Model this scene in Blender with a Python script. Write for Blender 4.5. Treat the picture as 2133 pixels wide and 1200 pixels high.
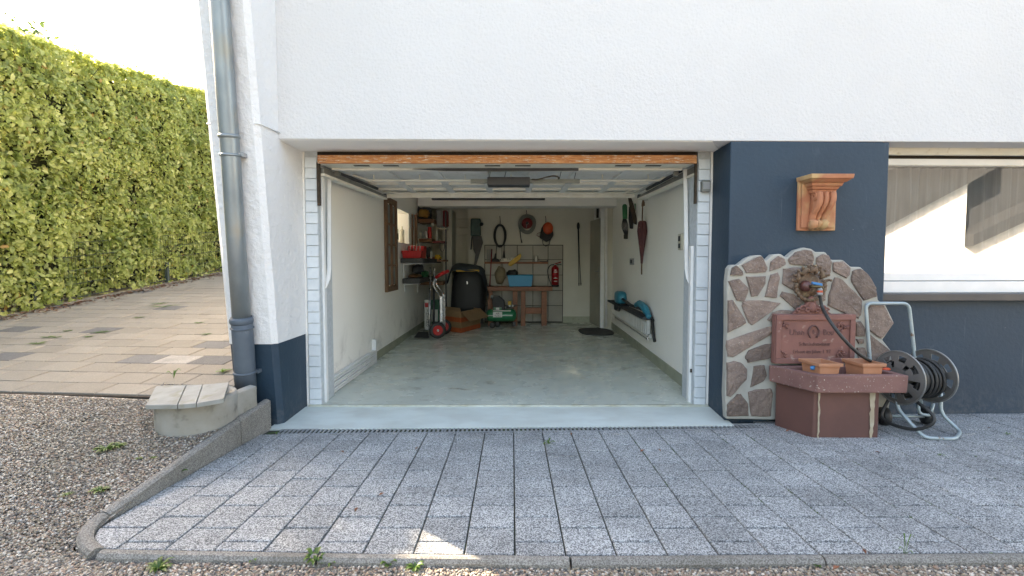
import bpy, bmesh, math, random
import numpy as np
from math import sin, cos, tan, pi, radians, sqrt, atan2, floor
from mathutils import Vector, Matrix, noise

random.seed(7)
SC = bpy.context.scene
COL = SC.collection
for o in list(bpy.data.objects):
    bpy.data.objects.remove(o)

# ---------------------------------------------------------------- camera, sky, sun, exposure
F, PITCH, CAMZ = 1050.0, radians(3.0), 1.2
cam_d = bpy.data.cameras.new('camera')
cam = bpy.data.objects.new('camera', cam_d)
COL.objects.link(cam)
cam.location = (0, 0, CAMZ)
cam.rotation_euler = (pi / 2 - PITCH, 0, 0)
cam_d.sensor_width = 36
cam_d.lens = F / 2133 * 36
cam_d.clip_start = 0.05
cam_d.clip_end = 2000
SC.camera = cam

SUN_AZ, SUN_EL = radians(-50), radians(28.2)        # azimuth from +Y towards +X
w = bpy.data.worlds.new('World')
SC.world = w
w.use_nodes = True
nt = w.node_tree
sky = nt.nodes.new('ShaderNodeTexSky')
sky.sky_type = 'NISHITA'
sky.sun_disc = False
sky.sun_elevation = SUN_EL
sky.sun_rotation = SUN_AZ % (2 * pi)
sky.air_density = 1.0
sky.dust_density = 2.5
sky.ozone_density = 0.6
bg = nt.nodes['Background']
bg.inputs['Strength'].default_value = 0.14
nt.links.new(sky.outputs[0], bg.inputs[0])

sd = bpy.data.lights.new('sun', 'SUN')
sd.energy = 4.2
sd.angle = radians(0.53)
sd.color = (1.0, 0.93, 0.82)
sun = bpy.data.objects.new('sun', sd)
COL.objects.link(sun)
to_sun = Vector((sin(SUN_AZ) * cos(SUN_EL), cos(SUN_AZ) * cos(SUN_EL), sin(SUN_EL)))
sun.rotation_euler = to_sun.to_track_quat('Z', 'Y').to_euler()
sun.location = (-10, 10, 12)

vs = SC.view_settings
vs.view_transform = 'Standard'
vs.look = 'None'
vs.gamma = 1.0
vs.use_curve_mapping = False
vs.exposure = 2.9
vs.use_white_balance = True
vs.white_balance_temperature = 8050
vs.white_balance_tint = 12
try:
    SC.cycles.max_bounces = 10
    SC.cycles.diffuse_bounces = 8
    SC.cycles.transparent_max_bounces = 12
    SC.cycles.use_denoising = True
    SC.cycles.sample_clamp_indirect = 8
except Exception:
    pass

# ---------------------------------------------------------------- pixels to places
def ray(px, py):
    r, u = px - 1066.5, 600 - py
    return Vector((r, F * cos(PITCH) + u * sin(PITCH), -F * sin(PITCH) + u * cos(PITCH)))
def at(px, py, Y):
    d = ray(px, py)
    return Vector((0, 0, CAMZ)) + d * (Y / d.y)
def atz(px, py, z):
    d = ray(px, py)
    return Vector((0, 0, CAMZ)) + d * ((z - CAMZ) / d.z)
def atx(px, py, X):
    d = ray(px, py)
    return Vector((0, 0, CAMZ)) + d * (X / d.x)
KW = 0.024                                          # the house front runs this much off square
def atw(px, py, Y0):                                # on the plane Y = Y0 + KW X
    d = ray(px, py)
    return Vector((0, 0, CAMZ)) + d * (Y0 / (d.y - KW * d.x))
RW = Matrix.Translation((0, 0, 0)) @ Matrix.Rotation(math.atan(KW), 4, 'Z')
PK, PC = 30 / F, 0.0
def pave_z(Y):                                      # the paving falls towards the drain
    return -0.02 + 0.027 * (3.65 - Y)
def atp(px, py):                                    # on the paving
    d = ray(px, py)
    t = (pave_z(0) - CAMZ) / (d.z + 0.027 * d.y)
    return Vector((0, 0, CAMZ)) + d * t

# ---------------------------------------------------------------- mesh building
class MB:
    def __init__(s, M=None):
        s.v, s.f, s.sm = [], [], []
        s.M = M
    def add(s, vs, fs, smooth=False, M=None):
        b = len(s.v)
        for p in vs:
            p = Vector(p)
            if M is not None: p = M @ p
            if s.M is not None: p = s.M @ p
            s.v.append(p)
        for f in fs:
            s.f.append([b + i for i in f]); s.sm.append(smooth)
        return s
    def box(s, x0, x1, y0, y1, z0, z1, M=None):
        x0, x1 = min(x0, x1), max(x0, x1); y0, y1 = min(y0, y1), max(y0, y1); z0, z1 = min(z0, z1), max(z0, z1)
        return s.hexa([(x0, y0, z0), (x1, y0, z0), (x1, y1, z0), (x0, y1, z0), (x0, y0, z1), (x1, y0, z1), (x1, y1, z1), (x0, y1, z1)], M)
    def hexa(s, p, M=None):
        return s.add(p, [(0, 3, 2, 1), (4, 5, 6, 7), (0, 1, 5, 4), (1, 2, 6, 5), (2, 3, 7, 6), (3, 0, 4, 7)], False, M)
    def ext(s, poly, vec, M=None, smooth=False):      # extrude a 3D polygon (listed anticlockwise seen from -vec side)
        n = len(poly); vec = Vector(vec)
        vs = [Vector(p) for p in poly] + [Vector(p) + vec for p in poly]
        fs = [tuple(range(n)), tuple(range(2 * n - 1, n - 1, -1))]
        s.add(vs, fs, False, M)
        b = len(s.v) - 2 * n
        for i in range(n):
            j = (i + 1) % n
            s.f.append([b + i, b + n + i, b + n + j, b + j]); s.sm.append(smooth)
        return s
    def tube(s, pts, r, n=8, closed=False, caps=True, flat=None, M=None):
        pts = [Vector(p) for p in pts]
        m = len(pts)
        rs = r if isinstance(r, (list, tuple)) else [r] * m
        T = []
        for i in range(m):
            if closed: t = pts[(i + 1) % m] - pts[i - 1]
            else: t = pts[min(i + 1, m - 1)] - pts[max(i - 1, 0)]
            T.append(t.normalized() if t.length > 1e-9 else Vector((0, 0, 1)))
        up = Vector((0, 0, 1)) if abs(T[0].z) < 0.9 else Vector((0, 1, 0))
        N = (up - T[0] * up.dot(T[0])).normalized()
        vs, fs = [], []
        for i in range(m):
            N = (N - T[i] * N.dot(T[i]))
            N = N.normalized() if N.length > 1e-6 else T[i].orthogonal().normalized()
            B = T[i].cross(N)
            for k in range(n):
                a = 2 * pi * k / n
                e = (flat or 1)
                vs.append(pts[i] + (N * cos(a) * e + B * sin(a)) * rs[i])
        q = m if closed else m - 1
        for i in range(q):
            j = (i + 1) % m
            for k in range(n):
                l = (k + 1) % n
                fs.append((i * n + k, i * n + l, j * n + l, j * n + k))
        s.add(vs, fs, True, M)
        if not closed and caps:
            b = len(s.v) - m * n
            s.f.append([b + k for k in range(n - 1, -1, -1)]); s.sm.append(False)
            s.f.append([b + (m - 1) * n + k for k in range(n)]); s.sm.append(False)
        return s
    def lathe(s, prof, M, n=20, smooth=True, caps=True):          # prof: (r, h) pairs about local Z
        vs, fs = [], []
        for (r, h) in prof:
            for k in range(n):
                a = 2 * pi * k / n
                vs.append((r * cos(a), r * sin(a), h))
        for i in range(len(prof) - 1):
            for k in range(n):
                l = (k + 1) % n
                fs.append((i * n + k, i * n + l, (i + 1) * n + l, (i + 1) * n + k))
        s.add(vs, fs, smooth, M)
        b = len(s.v) - len(vs)
        if caps:
            s.f.append([b + k for k in range(n - 1, -1, -1)]); s.sm.append(False)
            e = b + (len(prof) - 1) * n
            s.f.append([e + k for k in range(n)]); s.sm.append(False)
        return s
    def ball(s, c, r, nu=14, nv=9, M=None):
        rx, ry, rz = (r, r, r) if not isinstance(r, (tuple, list)) else r
        vs, fs = [(0, 0, 1)], []
        for i in range(1, nv):
            t = pi * i / nv
            for k in range(nu):
                a = 2 * pi * k / nu
                vs.append((sin(t) * cos(a), sin(t) * sin(a), cos(t)))
        vs.append((0, 0, -1))
        for k in range(nu):
            l = (k + 1) % nu
            fs.append((0, 1 + k, 1 + l))
            for i in range(nv - 2):
                a = 1 + i * nu
                fs.append((a + k, a + nu + k, a + nu + l, a + l))
            a = 1 + (nv - 2) * nu
            fs.append((a + k, len(vs) - 1, a + l))
        vs = [(c[0] + x * rx, c[1] + y * ry, c[2] + z * rz) for x, y, z in vs]
        return s.add(vs, fs, True, M)
    def mesh(s, name, off=Vector((0, 0, 0))):
        me = bpy.data.meshes.new(name)
        me.from_pydata([tuple(v - off) for v in s.v], [], s.f)
        me.polygons.foreach_set('use_smooth', s.sm)
        me.update()
        return me

WL = {}
def wl(p): return WL.get(p, Vector((0, 0, 0))) if p is not None else Vector((0, 0, 0))
def props(o, label=None, cat=None, group=None, kind=None):
    if label: o['label'] = label
    if cat: o['category'] = cat
    if group: o['group'] = group
    if kind: o['kind'] = kind
    return o
def thing(name, label, cat, loc=(0, 0, 0), group=None, parent=None):
    o = bpy.data.objects.new(name, None)
    o.empty_display_size = 0.1
    COL.objects.link(o)
    o.location = loc
    WL[o] = Vector(loc)
    return props(o, label, cat, group)
def recalc(me):
    bm = bmesh.new(); bm.from_mesh(me)
    bmesh.ops.recalc_face_normals(bm, faces=bm.faces)
    bm.to_mesh(me); bm.free()
def part(name, mb, mat, parent, bevel=0, seg=2, fix=True, label=None, kind=None, loc=None):
    """one mesh object; vertices are given in world space"""
    off = Vector(loc) if loc is not None else wl(parent)
    me = mb.mesh(name, off)
    if fix: recalc(me)
    me.materials.append(mat)
    o = bpy.data.objects.new(name, me)
    COL.objects.link(o)
    if parent is not None:
        o.parent = parent
        o.location = off - wl(parent)
    else:
        o.location = off
    WL[o] = Vector(off)
    if bevel:
        m = o.modifiers.new('bevel', 'BEVEL'); m.width = bevel; m.segments = seg; m.limit_method = 'ANGLE'; m.angle_limit = radians(40)
        m.harden_normals = False
    return props(o, label, None, None, kind)
def solo(name, mb, mat, label, cat, loc, bevel=0, group=None, kind=None, seg=2):
    """a thing that is one mesh"""
    o = part(name, mb, mat, None, bevel, seg, loc=loc)
    return props(o, label, cat, group, kind)
def struct(name, mb, mat, bevel=0, parent=None):
    return part(name, mb, mat, parent, bevel, kind='structure')
def piece(name, me, parent, M):
    o = bpy.data.objects.new(name, me)
    COL.objects.link(o)
    o.parent = parent
    o.matrix_local = Matrix.Translation(-wl(parent)) @ M
    WL[o] = M.translation.copy()
    return o
def fbox(mb, px0, py0, px1, py1, Y0, Y1, M=None):   # box with its front face over a pixel rectangle at depth Y0
    a = at((px0 + px1) / 2, py0, Y0); b = at((px0 + px1) / 2, py1, Y0)
    l = at(px0, (py0 + py1) / 2, Y0); r = at(px1, (py0 + py1) / 2, Y0)
    return mb.box(l.x, r.x, Y0, Y1, b.z, a.z, M)
def Rot(ax, deg): return Matrix.Rotation(radians(deg), 4, ax)
def Tr(*p): return Matrix.Translation(p if len(p) == 3 else p[0])
AX = {'x': Matrix.Rotation(pi / 2, 4, 'Y'), 'y': Matrix.Rotation(-pi / 2, 4, 'X'), 'z': Matrix.Identity(4)}
def text_mb(mb, s, size, depth, M, font_scale_x=1.0):
    c = bpy.data.curves.new('t', 'FONT'); c.body = s; c.size = size; c.extrude = depth
    c.align_x = 'CENTER'; c.align_y = 'CENTER'; c.resolution_u = 2
    o = bpy.data.objects.new('t', c); COL.objects.link(o)
    bpy.context.view_layer.update()
    me = bpy.data.meshes.new_from_object(o.evaluated_get(bpy.context.evaluated_depsgraph_get()))
    mb.add([(v.co.x * font_scale_x, v.co.y, v.co.z) for v in me.vertices], [tuple(p.vertices) for p in me.polygons], False, M)
    bpy.data.objects.remove(o); bpy.data.meshes.remove(me)
    return mb

# ---------------------------------------------------------------- materials
def base(name):
    m = bpy.data.materials.new(name); m.use_nodes = True
    nt = m.node_tree
    return m, nt, nt.nodes['Principled BSDF']
def N(nt, t, **k):
    n = nt.nodes.new(t)
    for a, b in k.items():
        if a.startswith('i_'):
            n.inputs[a[2:].replace('_', ' ')].default_value = b
        else: setattr(n, a, b)
    return n
def L(nt, a, b): nt.links.new(a, b)
def noise_n(nt, vec, scale, detail=4, rough=.55, dist=0):
    n = N(nt, 'ShaderNodeTexNoise'); n.inputs['Scale'].default_value = scale
    n.inputs['Detail'].default_value = detail; n.inputs['Roughness'].default_value = rough; n.inputs['Distortion'].default_value = dist
    L(nt, vec, n.inputs['Vector']); return n.outputs[0]
def ramp(nt, fac, lo, hi, a=(0, 0, 0), b=(1, 1, 1)):
    r = N(nt, 'ShaderNodeValToRGB')
    r.color_ramp.elements[0].position = lo; r.color_ramp.elements[1].position = hi
    r.color_ramp.elements[0].color = (*a, 1); r.color_ramp.elements[1].color = (*b, 1)
    L(nt, fac, r.inputs[0]); return r.outputs[0]
def mix(nt, fac, a, b, mode='MIX'):
    m = N(nt, 'ShaderNodeMix', data_type='RGBA', blend_type=mode)
    for i, x in ((0, fac), (6, a), (7, b)):
        if hasattr(x, 'links'): L(nt, x, m.inputs[i])
        elif i == 0: m.inputs[0].default_value = x
        else: m.inputs[i].default_value = (*x, 1)
    return m.outputs[2]
def math_n(nt, op, a, b=None, clamp=False):
    m = N(nt, 'ShaderNodeMath', operation=op, use_clamp=clamp)
    for i, x in ((0, a), (1, b)):
        if x is None: continue
        if hasattr(x, 'links'): L(nt, x, m.inputs[i])
        else: m.inputs[i].default_value = x
    return m.outputs[0]
def bump(nt, bs, h, strength=.5, dist=.002):
    b = N(nt, 'ShaderNodeBump'); b.inputs['Strength'].default_value = strength; b.inputs['Distance'].default_value = dist
    L(nt, h, b.inputs['Height']); L(nt, b.outputs[0], bs.inputs['Normal']); return b
def coords(nt, scale=None):
    t = N(nt, 'ShaderNodeTexCoord').outputs['Object']
    if scale:
        m = N(nt, 'ShaderNodeMapping'); m.inputs['Scale'].default_value = scale; L(nt, t, m.inputs[0]); return m.outputs[0]
    return t
def mk(name, c1, c2=None, scale=6, lo=.35, hi=.65, rough=.6, metal=0, bs=0, bd=.001, bst=.6, rnd=0, spec=.5, stretch=None, c3=None, s3=40, t3=(.6, .72), detail=5, rv=.08, isl=0, coat=0):
    m, nt, b = base(name)
    v = coords(nt, stretch)
    if c2 is None: c2 = tuple(x * .86 for x in c1)
    n = noise_n(nt, v, scale, detail)
    col = mix(nt, ramp(nt, n, lo, hi), c1, c2)
    if c3 is not None:
        col = mix(nt, ramp(nt, noise_n(nt, v, s3, 3), *t3), col, c3)
    if rnd or isl:
        if isl: r = N(nt, 'ShaderNodeNewGeometry').outputs['Random Per Island']; rnd = isl
        else: r = N(nt, 'ShaderNodeObjectInfo').outputs['Random']
        mr = N(nt, 'ShaderNodeMapRange'); mr.inputs[3].default_value = 1 - rnd; mr.inputs[4].default_value = 1 + rnd
        L(nt, r, mr.inputs[0])
        h = N(nt, 'ShaderNodeHueSaturation'); L(nt, mr.outputs[0], h.inputs['Value']); L(nt, col, h.inputs['Color'])
        col = h.outputs[0]
    L(nt, col, b.inputs['Base Color'])
    mr = N(nt, 'ShaderNodeMapRange'); mr.inputs[3].default_value = max(0.02, rough - rv); mr.inputs[4].default_value = min(1, rough + rv)
    L(nt, n, mr.inputs[0]); L(nt, mr.outputs[0], b.inputs['Roughness'])
    b.inputs['Metallic'].default_value = metal
    b.inputs['Specular IOR Level'].default_value = spec
    if coat: b.inputs['Coat Weight'].default_value = coat
    if bs: bump(nt, b, noise_n(nt, v, bs, 4), bst, bd)
    return m

def stucco(name, c, c2, strength=1.0, sc=55, dist=.006):
    m, nt, b = base(name)
    v = coords(nt)
    n1 = noise_n(nt, v, sc, 6, .6, .6)
    vo = N(nt, 'ShaderNodeTexVoronoi'); vo.inputs['Scale'].default_value = sc * .55; L(nt, v, vo.inputs['Vector'])
    h = math_n(nt, 'ADD', n1, math_n(nt, 'MULTIPLY', vo.outputs['Distance'], .5))
    h = math_n(nt, 'ADD', h, math_n(nt, 'MULTIPLY', noise_n(nt, v, 5, 3), 1.4))
    col = mix(nt, ramp(nt, noise_n(nt, v, 1.3, 5), .3, .75), c, c2)
    col = mix(nt, ramp(nt, n1, .62, .8), col, tuple(x * .82 for x in c))
    L(nt, col, b.inputs['Base Color']); b.inputs['Roughness'].default_value = .9
    b.inputs['Specular IOR Level'].default_value = .2
    bump(nt, b, h, strength, dist)
    return m
MT = {}
MT['stucco'] = stucco('white stucco', (.63, .63, .63), (.605, .605, .605), .75, 72, .006)
MT['stucco_rough'] = stucco('rough white stucco', (.74, .74, .74), (.70, .70, .70), 1.0, 34, .011)
MT['soffit'] = stucco('soffit paint', (.84, .83, .80), (.80, .79, .76), .3, 60, .003)

def blue_paint():
    m, nt, b = base('dark blue wall paint')
    v = coords(nt)
    c = mix(nt, ramp(nt, noise_n(nt, v, 2.2, 6), .3, .7), (.0135, .039, .066), (.011, .032, .055))
    st = coords(nt, (14, 14, .8))
    c = mix(nt, ramp(nt, noise_n(nt, st, 2.0, 4), .66, .85), c, (.085, .11, .135))
    c = mix(nt, ramp(nt, noise_n(nt, v, 22, 3), .74, .80), c, (.12, .14, .16))
    sx = N(nt, 'ShaderNodeSeparateXYZ'); L(nt, v, sx.inputs[0])
    gmr = N(nt, 'ShaderNodeMapRange'); gmr.inputs[1].default_value = .22; gmr.inputs[2].default_value = -.04; L(nt, sx.outputs[2], gmr.inputs[0])
    c = mix(nt, math_n(nt, 'MULTIPLY', gmr.outputs[0], math_n(nt, 'MULTIPLY', ramp(nt, noise_n(nt, v, 17, 7, .7), .45, .72), .55)), c, (.13, .13, .125))
    c = mix(nt, math_n(nt, 'MULTIPLY', ramp(nt, noise_n(nt, v, 3.3, 8, .7, .5), .60, .72), .35), c, (.07, .095, .12))
    L(nt, c, b.inputs['Base Color']); b.inputs['Roughness'].default_value = .62
    bump(nt, b, noise_n(nt, v, 34, 5), .55, .005)
    return m
MT['blue'] = blue_paint()

def inner_wall():
    m, nt, b = base('interior white wall')
    v = coords(nt)
    c = mix(nt, ramp(nt, noise_n(nt, v, 1.1, 6), .3, .7), (.90, .89, .845), (.86, .85, .80))
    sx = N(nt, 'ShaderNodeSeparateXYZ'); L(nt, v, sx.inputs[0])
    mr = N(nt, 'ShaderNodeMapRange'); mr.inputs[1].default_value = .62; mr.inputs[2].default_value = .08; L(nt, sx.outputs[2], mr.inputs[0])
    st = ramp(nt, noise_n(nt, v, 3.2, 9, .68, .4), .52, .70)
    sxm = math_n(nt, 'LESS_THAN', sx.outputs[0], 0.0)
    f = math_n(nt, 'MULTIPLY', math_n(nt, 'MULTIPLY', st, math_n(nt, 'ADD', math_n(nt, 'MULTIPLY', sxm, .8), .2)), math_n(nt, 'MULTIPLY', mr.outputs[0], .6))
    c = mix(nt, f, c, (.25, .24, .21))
    L(nt, c, b.inputs['Base Color']); b.inputs['Roughness'].default_value = .85
    bump(nt, b, noise_n(nt, v, 40, 4), .35, .002)
    return m
MT['inner'] = inner_wall()
MT['backwall'] = mk('back wall paint', (.62, .61, .54), (.56, .55, .48), scale=2, rough=.85, bs=30)
MT['white_paint'] = mk('white paint', (.76, .77, .77), (.70, .71, .70), scale=9, rough=.5, bs=80, bd=.0005)
MT['brick_white'] = mk('blue white painted brick', (.66, .71, .74), (.60, .65, .68), scale=14, rough=.6, bs=60, bd=.001, rnd=.04, c3=(.48, .50, .50), s3=25, t3=(.68, .8))
MT['brick_joint'] = mk('brick joint', (.50, .54, .57), (.42, .46, .48), scale=30, rough=.8)
MT['cream_metal'] = mk('cream enamel steel', (.72, .70, .60), (.64, .61, .50), scale=7, rough=.42, bs=20, bd=.0004, c3=(.42, .33, .2), s3=22, t3=(.70, .82))
MT['door_panel'] = mk('door underside', (.68, .69, .68), (.60, .61, .60), scale=4, rough=.5, c3=(.38, .37, .33), s3=12, t3=(.62, .8))
MT['grey_steel'] = mk('grey steel rail', (.20, .20, .185), (.15, .15, .14), scale=10, rough=.45, metal=.3, c3=(.25, .16, .09), s3=30, t3=(.68, .78))
MT['dark_steel'] = mk('dark steel', (.04, .042, .047), (.03, .03, .033), scale=12, rough=.5)
MT['mid_grey'] = mk('grey plastic housing', (.20, .21, .19), (.16, .17, .155), scale=8, rough=.5)
MT['slot'] = mk('dark gap and rust', (.035, .028, .02), scale=20, rough=.9)  # near black fill for shaded gaps, slots and joints, and for rust marks

def wood_edge():
    m, nt, b = base('bare orange timber with paint remains')
    v = coords(nt, (1.2, 14, 14))
    wv = N(nt, 'ShaderNodeTexWave', wave_type='BANDS', bands_direction='Z'); wv.inputs['Scale'].default_value = 2.6
    wv.inputs['Distortion'].default_value = 9; wv.inputs['Detail'].default_value = 4; wv.inputs['Detail Scale'].default_value = 1.6
    L(nt, v, wv.inputs['Vector'])
    c = mix(nt, wv.outputs[1], (.50, .20, .07), (.30, .10, .03))
    c = mix(nt, ramp(nt, noise_n(nt, coords(nt, (3, 20, 20)), 4, 5), .40, .66), c, (.56, .27, .11))
    fl = ramp(nt, noise_n(nt, coords(nt, (5, 40, 40)), 2.5, 6, .7), .565, .60)
    c = mix(nt, fl, c, (.60, .56, .48))
    c = mix(nt, ramp(nt, noise_n(nt, coords(nt, (2, 16, 16)), 3, 6, .7), .62, .68), c, (.12, .055, .025))
    L(nt, c, b.inputs['Base Color']); b.inputs['Roughness'].default_value = .7
    bump(nt, b, wv.outputs[1], .4, .002)
    return m
MT['wood_edge'] = wood_edge()

def floor_mat():
    m, nt, b = base('pale green garage floor paint')
    v = coords(nt)
    c = mix(nt, ramp(nt, noise_n(nt, v, 1.4, 6, .6, .6), .32, .68), (.64, .68, .60), (.54, .57, .50))
    c = mix(nt, ramp(nt, noise_n(nt, v, 6, 6, .65), .56, .72), c, (.48, .51, .44))
    c = mix(nt, ramp(nt, noise_n(nt, coords(nt, (1.0, 2.2, 1)), 2.1, 8, .72, 1.3), .585, .66), c, (.34, .33, .26))
    c = mix(nt, ramp(nt, noise_n(nt, v, 26, 2), .74, .78), c, (.13, .11, .08))
    L(nt, c, b.inputs['Base Color'])
    r = N(nt, 'ShaderNodeMapRange'); r.inputs[3].default_value = .14; r.inputs[4].default_value = .40
    L(nt, noise_n(nt, v, 3, 5), r.inputs[0]); L(nt, r.outputs[0], b.inputs['Roughness'])
    b.inputs['Specular IOR Level'].default_value = .45
    bump(nt, b, noise_n(nt, v, 18, 5), .16, .002)
    return m
MT['floor'] = floor_mat()
MT['apron'] = mk('apron paint', (.64, .70, .665), (.55, .595, .555), scale=2.6, rough=.5, bs=90, bd=.001, c3=(.50, .52, .48), s3=3, t3=(.5, .8), stretch=(1, 1.6, 1))
MT['lip'] = mk('worn threshold lip', (.52, .54, .47), (.38, .37, .28), scale=9, rough=.6)
MT['skirting'] = mk('painted floor skirting', (.36, .375, .29), (.28, .30, .22), scale=5, rough=.55, c3=(.2, .2, .16), s3=9, t3=(.62, .75))

def paver_mat(name, light, dark, cell, lo=.32, hi=.72, dirt=(.07, .072, .075)):
    m, nt, b = base(name)
    v = coords(nt)
    oi = N(nt, 'ShaderNodeObjectInfo')
    vv = N(nt, 'ShaderNodeVectorMath', operation='ADD'); L(nt, v, vv.inputs[0]); L(nt, oi.outputs['Location'], vv.inputs[1])
    v = vv.outputs[0]
    vo = N(nt, 'ShaderNodeTexVoronoi'); vo.inputs['Scale'].default_value = cell; L(nt, v, vo.inputs['Vector'])
    bw = N(nt, 'ShaderNodeSeparateColor'); L(nt, vo.outputs['Color'], bw.inputs[0])
    g = ramp(nt, bw.outputs[0], lo, hi)
    c = mix(nt, g, dark, light)
    n = noise_n(nt, v, 1.9, 6, .62)
    c = mix(nt, math_n(nt, 'MULTIPLY', ramp(nt, n, .46, .7), .42), c, dirt)
    mr = N(nt, 'ShaderNodeMapRange'); mr.inputs[3].default_value = .88; mr.inputs[4].default_value = 1.07; L(nt, oi.outputs['Random'], mr.inputs[0])
    h = N(nt, 'ShaderNodeHueSaturation'); L(nt, mr.outputs[0], h.inputs['Value']); L(nt, c, h.inputs['Color'])
    L(nt, h.outputs[0], b.inputs['Base Color']); b.inputs['Roughness'].default_value = .85
    b.inputs['Specular IOR Level'].default_value = .3
    bump(nt, b, bw.outputs[0], .5, .002)
    return m
MT['paver'] = paver_mat('granite flecked concrete paver', (.49, .50, .495), (.12, .125, .128), 250)
MT['kerb'] = paver_mat('weathered kerb concrete', (.30, .285, .26), (.15, .14, .125), 260, dirt=(.09, .08, .06))
MT['joint'] = mk('dark joint soil', (.035, .035, .03), (.05, .06, .028), scale=8, rough=.95, bs=90, bd=.004, c3=(.05, .09, .02), s3=6, t3=(.6, .7))
MT['drive'] = paver_mat('tan driveway paver', (.295, .257, .21), (.25, .22, .182), 150, dirt=(.22, .18, .14))
MT['drive_dark'] = paver_mat('anthracite driveway paver', (.175, .165, .155), (.14, .13, .125), 120)
MT['drive_pale'] = paver_mat('pale driveway paver', (.42, .38, .34), (.35, .32, .28), 120)
MT['drive_joint'] = mk('driveway joint sand', (.13, .105, .075), (.09, .08, .05), scale=9, rough=.95, c3=(.07, .11, .025), s3=3, t3=(.6, .68))

def gravel_mat(name, island=True):
    m, nt, b = base(name)
    if island: r = N(nt, 'ShaderNodeNewGeometry').outputs['Random Per Island']
    else:
        vo = N(nt, 'ShaderNodeTexVoronoi'); vo.inputs['Scale'].default_value = 75; L(nt, coords(nt), vo.inputs['Vector'])
        sc_ = N(nt, 'ShaderNodeSeparateColor'); L(nt, vo.outputs['Color'], sc_.inputs[0]); r = sc_.outputs[0]
        bump(nt, b, vo.outputs['Distance'], 1, .008)
    cr = N(nt, 'ShaderNodeValToRGB'); e = cr.color_ramp; e.interpolation = 'CONSTANT'
    cols = [(.32, .26, .19), (.17, .145, .125), (.45, .39, .32), (.25, .18, .135), (.10, .09, .082), (.34, .29, .235), (.28, .19, .14), (.56, .50, .43), (.20, .18, .165), (.25, .205, .145)]
    e.elements[0].position = 0; e.elements[0].color = (*cols[0], 1)
    e.elements[1].position = .1; e.elements[1].color = (*cols[1], 1)
    for i in range(2, 10):
        q = e.elements.new(i / 10); q.color = (*cols[i], 1)
    L(nt, r, cr.inputs[0])
    v = coords(nt)
    c = mix(nt, math_n(nt, 'MULTIPLY', ramp(nt, noise_n(nt, v, 2.3, 4), .45, .7), .35), cr.outputs[0], (.15, .135, .10))
    L(nt, c, b.inputs['Base Color']); b.inputs['Roughness'].default_value = .75
    return m
MT['gravel'] = gravel_mat('gravel stones')
MT['gravel_bed'] = gravel_mat('gravel bed', False)
MT['soil'] = mk('soil and old lawn', (.07, .075, .035), (.10, .09, .055), scale=1.2, rough=.95, bs=12, bd=.02)

def leaf_mat(name, c1, c2, c3, tr=.45, rough=.45):
    m, nt, b = base(name)
    r = N(nt, 'ShaderNodeNewGeometry').outputs['Random Per Island']
    cr = N(nt, 'ShaderNodeValToRGB'); e = cr.color_ramp
    e.elements[0].color = (*c1, 1); e.elements[1].position = 1; e.elements[1].color = (*c3, 1)
    q = e.elements.new(.55); q.color = (*c2, 1)
    q = e.elements.new(.988); q.color = (*c3, 1); e.elements[-1].position = .99; e.elements[-1].color = (.40, .13, .03, 1) if 'hedge' in name else (*c3, 1)
    L(nt, r, cr.inputs[0])
    c = mix(nt, .35, cr.outputs[0], mix(nt, ramp(nt, noise_n(nt, coords(nt), 1.7, 4), .35, .65), c1, c3))
    L(nt, c, b.inputs['Base Color']); b.inputs['Roughness'].default_value = rough
    t = N(nt, 'ShaderNodeBsdfTranslucent')
    tc = mix(nt, .5, c, (c3[0] * 1.5, c3[1] * 1.6, c3[2]))
    L(nt, tc, t.inputs[0])
    ms = N(nt, 'ShaderNodeMixShader'); ms.inputs[0].default_value = tr
    L(nt, b.outputs[0], ms.inputs[1]); L(nt, t.outputs[0], ms.inputs[2])
    L(nt, ms.outputs[0], nt.nodes['Material Output'].inputs[0])
    return m
MT['hedge'] = leaf_mat('hedge leaves', (.05, .095, .022), (.24, .305, .07), (.60, .60, .25), .45)
MT['tree_leaf'] = leaf_mat('tree leaves', (.03, .06, .02), (.05, .09, .03), (.08, .12, .04), .3)
MT['weed'] = leaf_mat('weed leaves', (.04, .09, .02), (.075, .15, .028), (.14, .23, .045), .35)
MT['twig'] = mk('twigs', (.07, .05, .035), (.04, .03, .02), scale=20, rough=.9)
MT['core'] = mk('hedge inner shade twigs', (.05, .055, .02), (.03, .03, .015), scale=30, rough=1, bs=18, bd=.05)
MT['dry_leaf'] = mk('dry leaf', (.22, .07, .035), (.16, .09, .04), scale=20, rough=.7, rnd=.3)
# ---------------------------------------------------------------- ground, gravel, paving
RWI = RW.inverted()
def wloc(px, py, Y0): return RWI @ atw(px, py, Y0)
def clamp(x, a=0.0, b=1.0): return max(a, min(b, x))
DY0, DZ0, DS = atz(160, 820, .24).y, .24, .111      # driveway front edge, height there, rise
DA = radians(5)
DD = Vector((sin(DA), cos(DA), DS)).normalized()    # up the driveway
DE = Vector((cos(DA), -sin(DA), 0))                 # across it
DN = DE.cross(DD).normalized()
DO = atz(330, 823, .24)
def drive_z(x, y): 
    p = (x - DO.x) * sin(DA) + (y - DO.y) * cos(DA)
    return DZ0 + DS * p
def gz(x, y):
    z = .02 + .105 * max(0, y - 2.1) - .02 * clamp((2.1 - y) / .15)
    if x < -1.9: z += .04 * clamp((-1.9 - x) / 1.0, 0, 1.6) * clamp((y - 1.9) / 1.2)
    if x < -2.3: z += .022 * clamp((y - 3.1) / .5)
    return z
def grid(mb, xs, ys, h, M=None):
    nx = len(xs)
    vs = [(x, y, h(x, y)) for y in ys for x in xs]
    fs = [(j * nx + i, j * nx + i + 1, (j + 1) * nx + i + 1, (j + 1) * nx + i) for j in range(len(ys) - 1) for i in range(nx - 1)]
    return mb.add(vs, fs, True, M)
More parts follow.
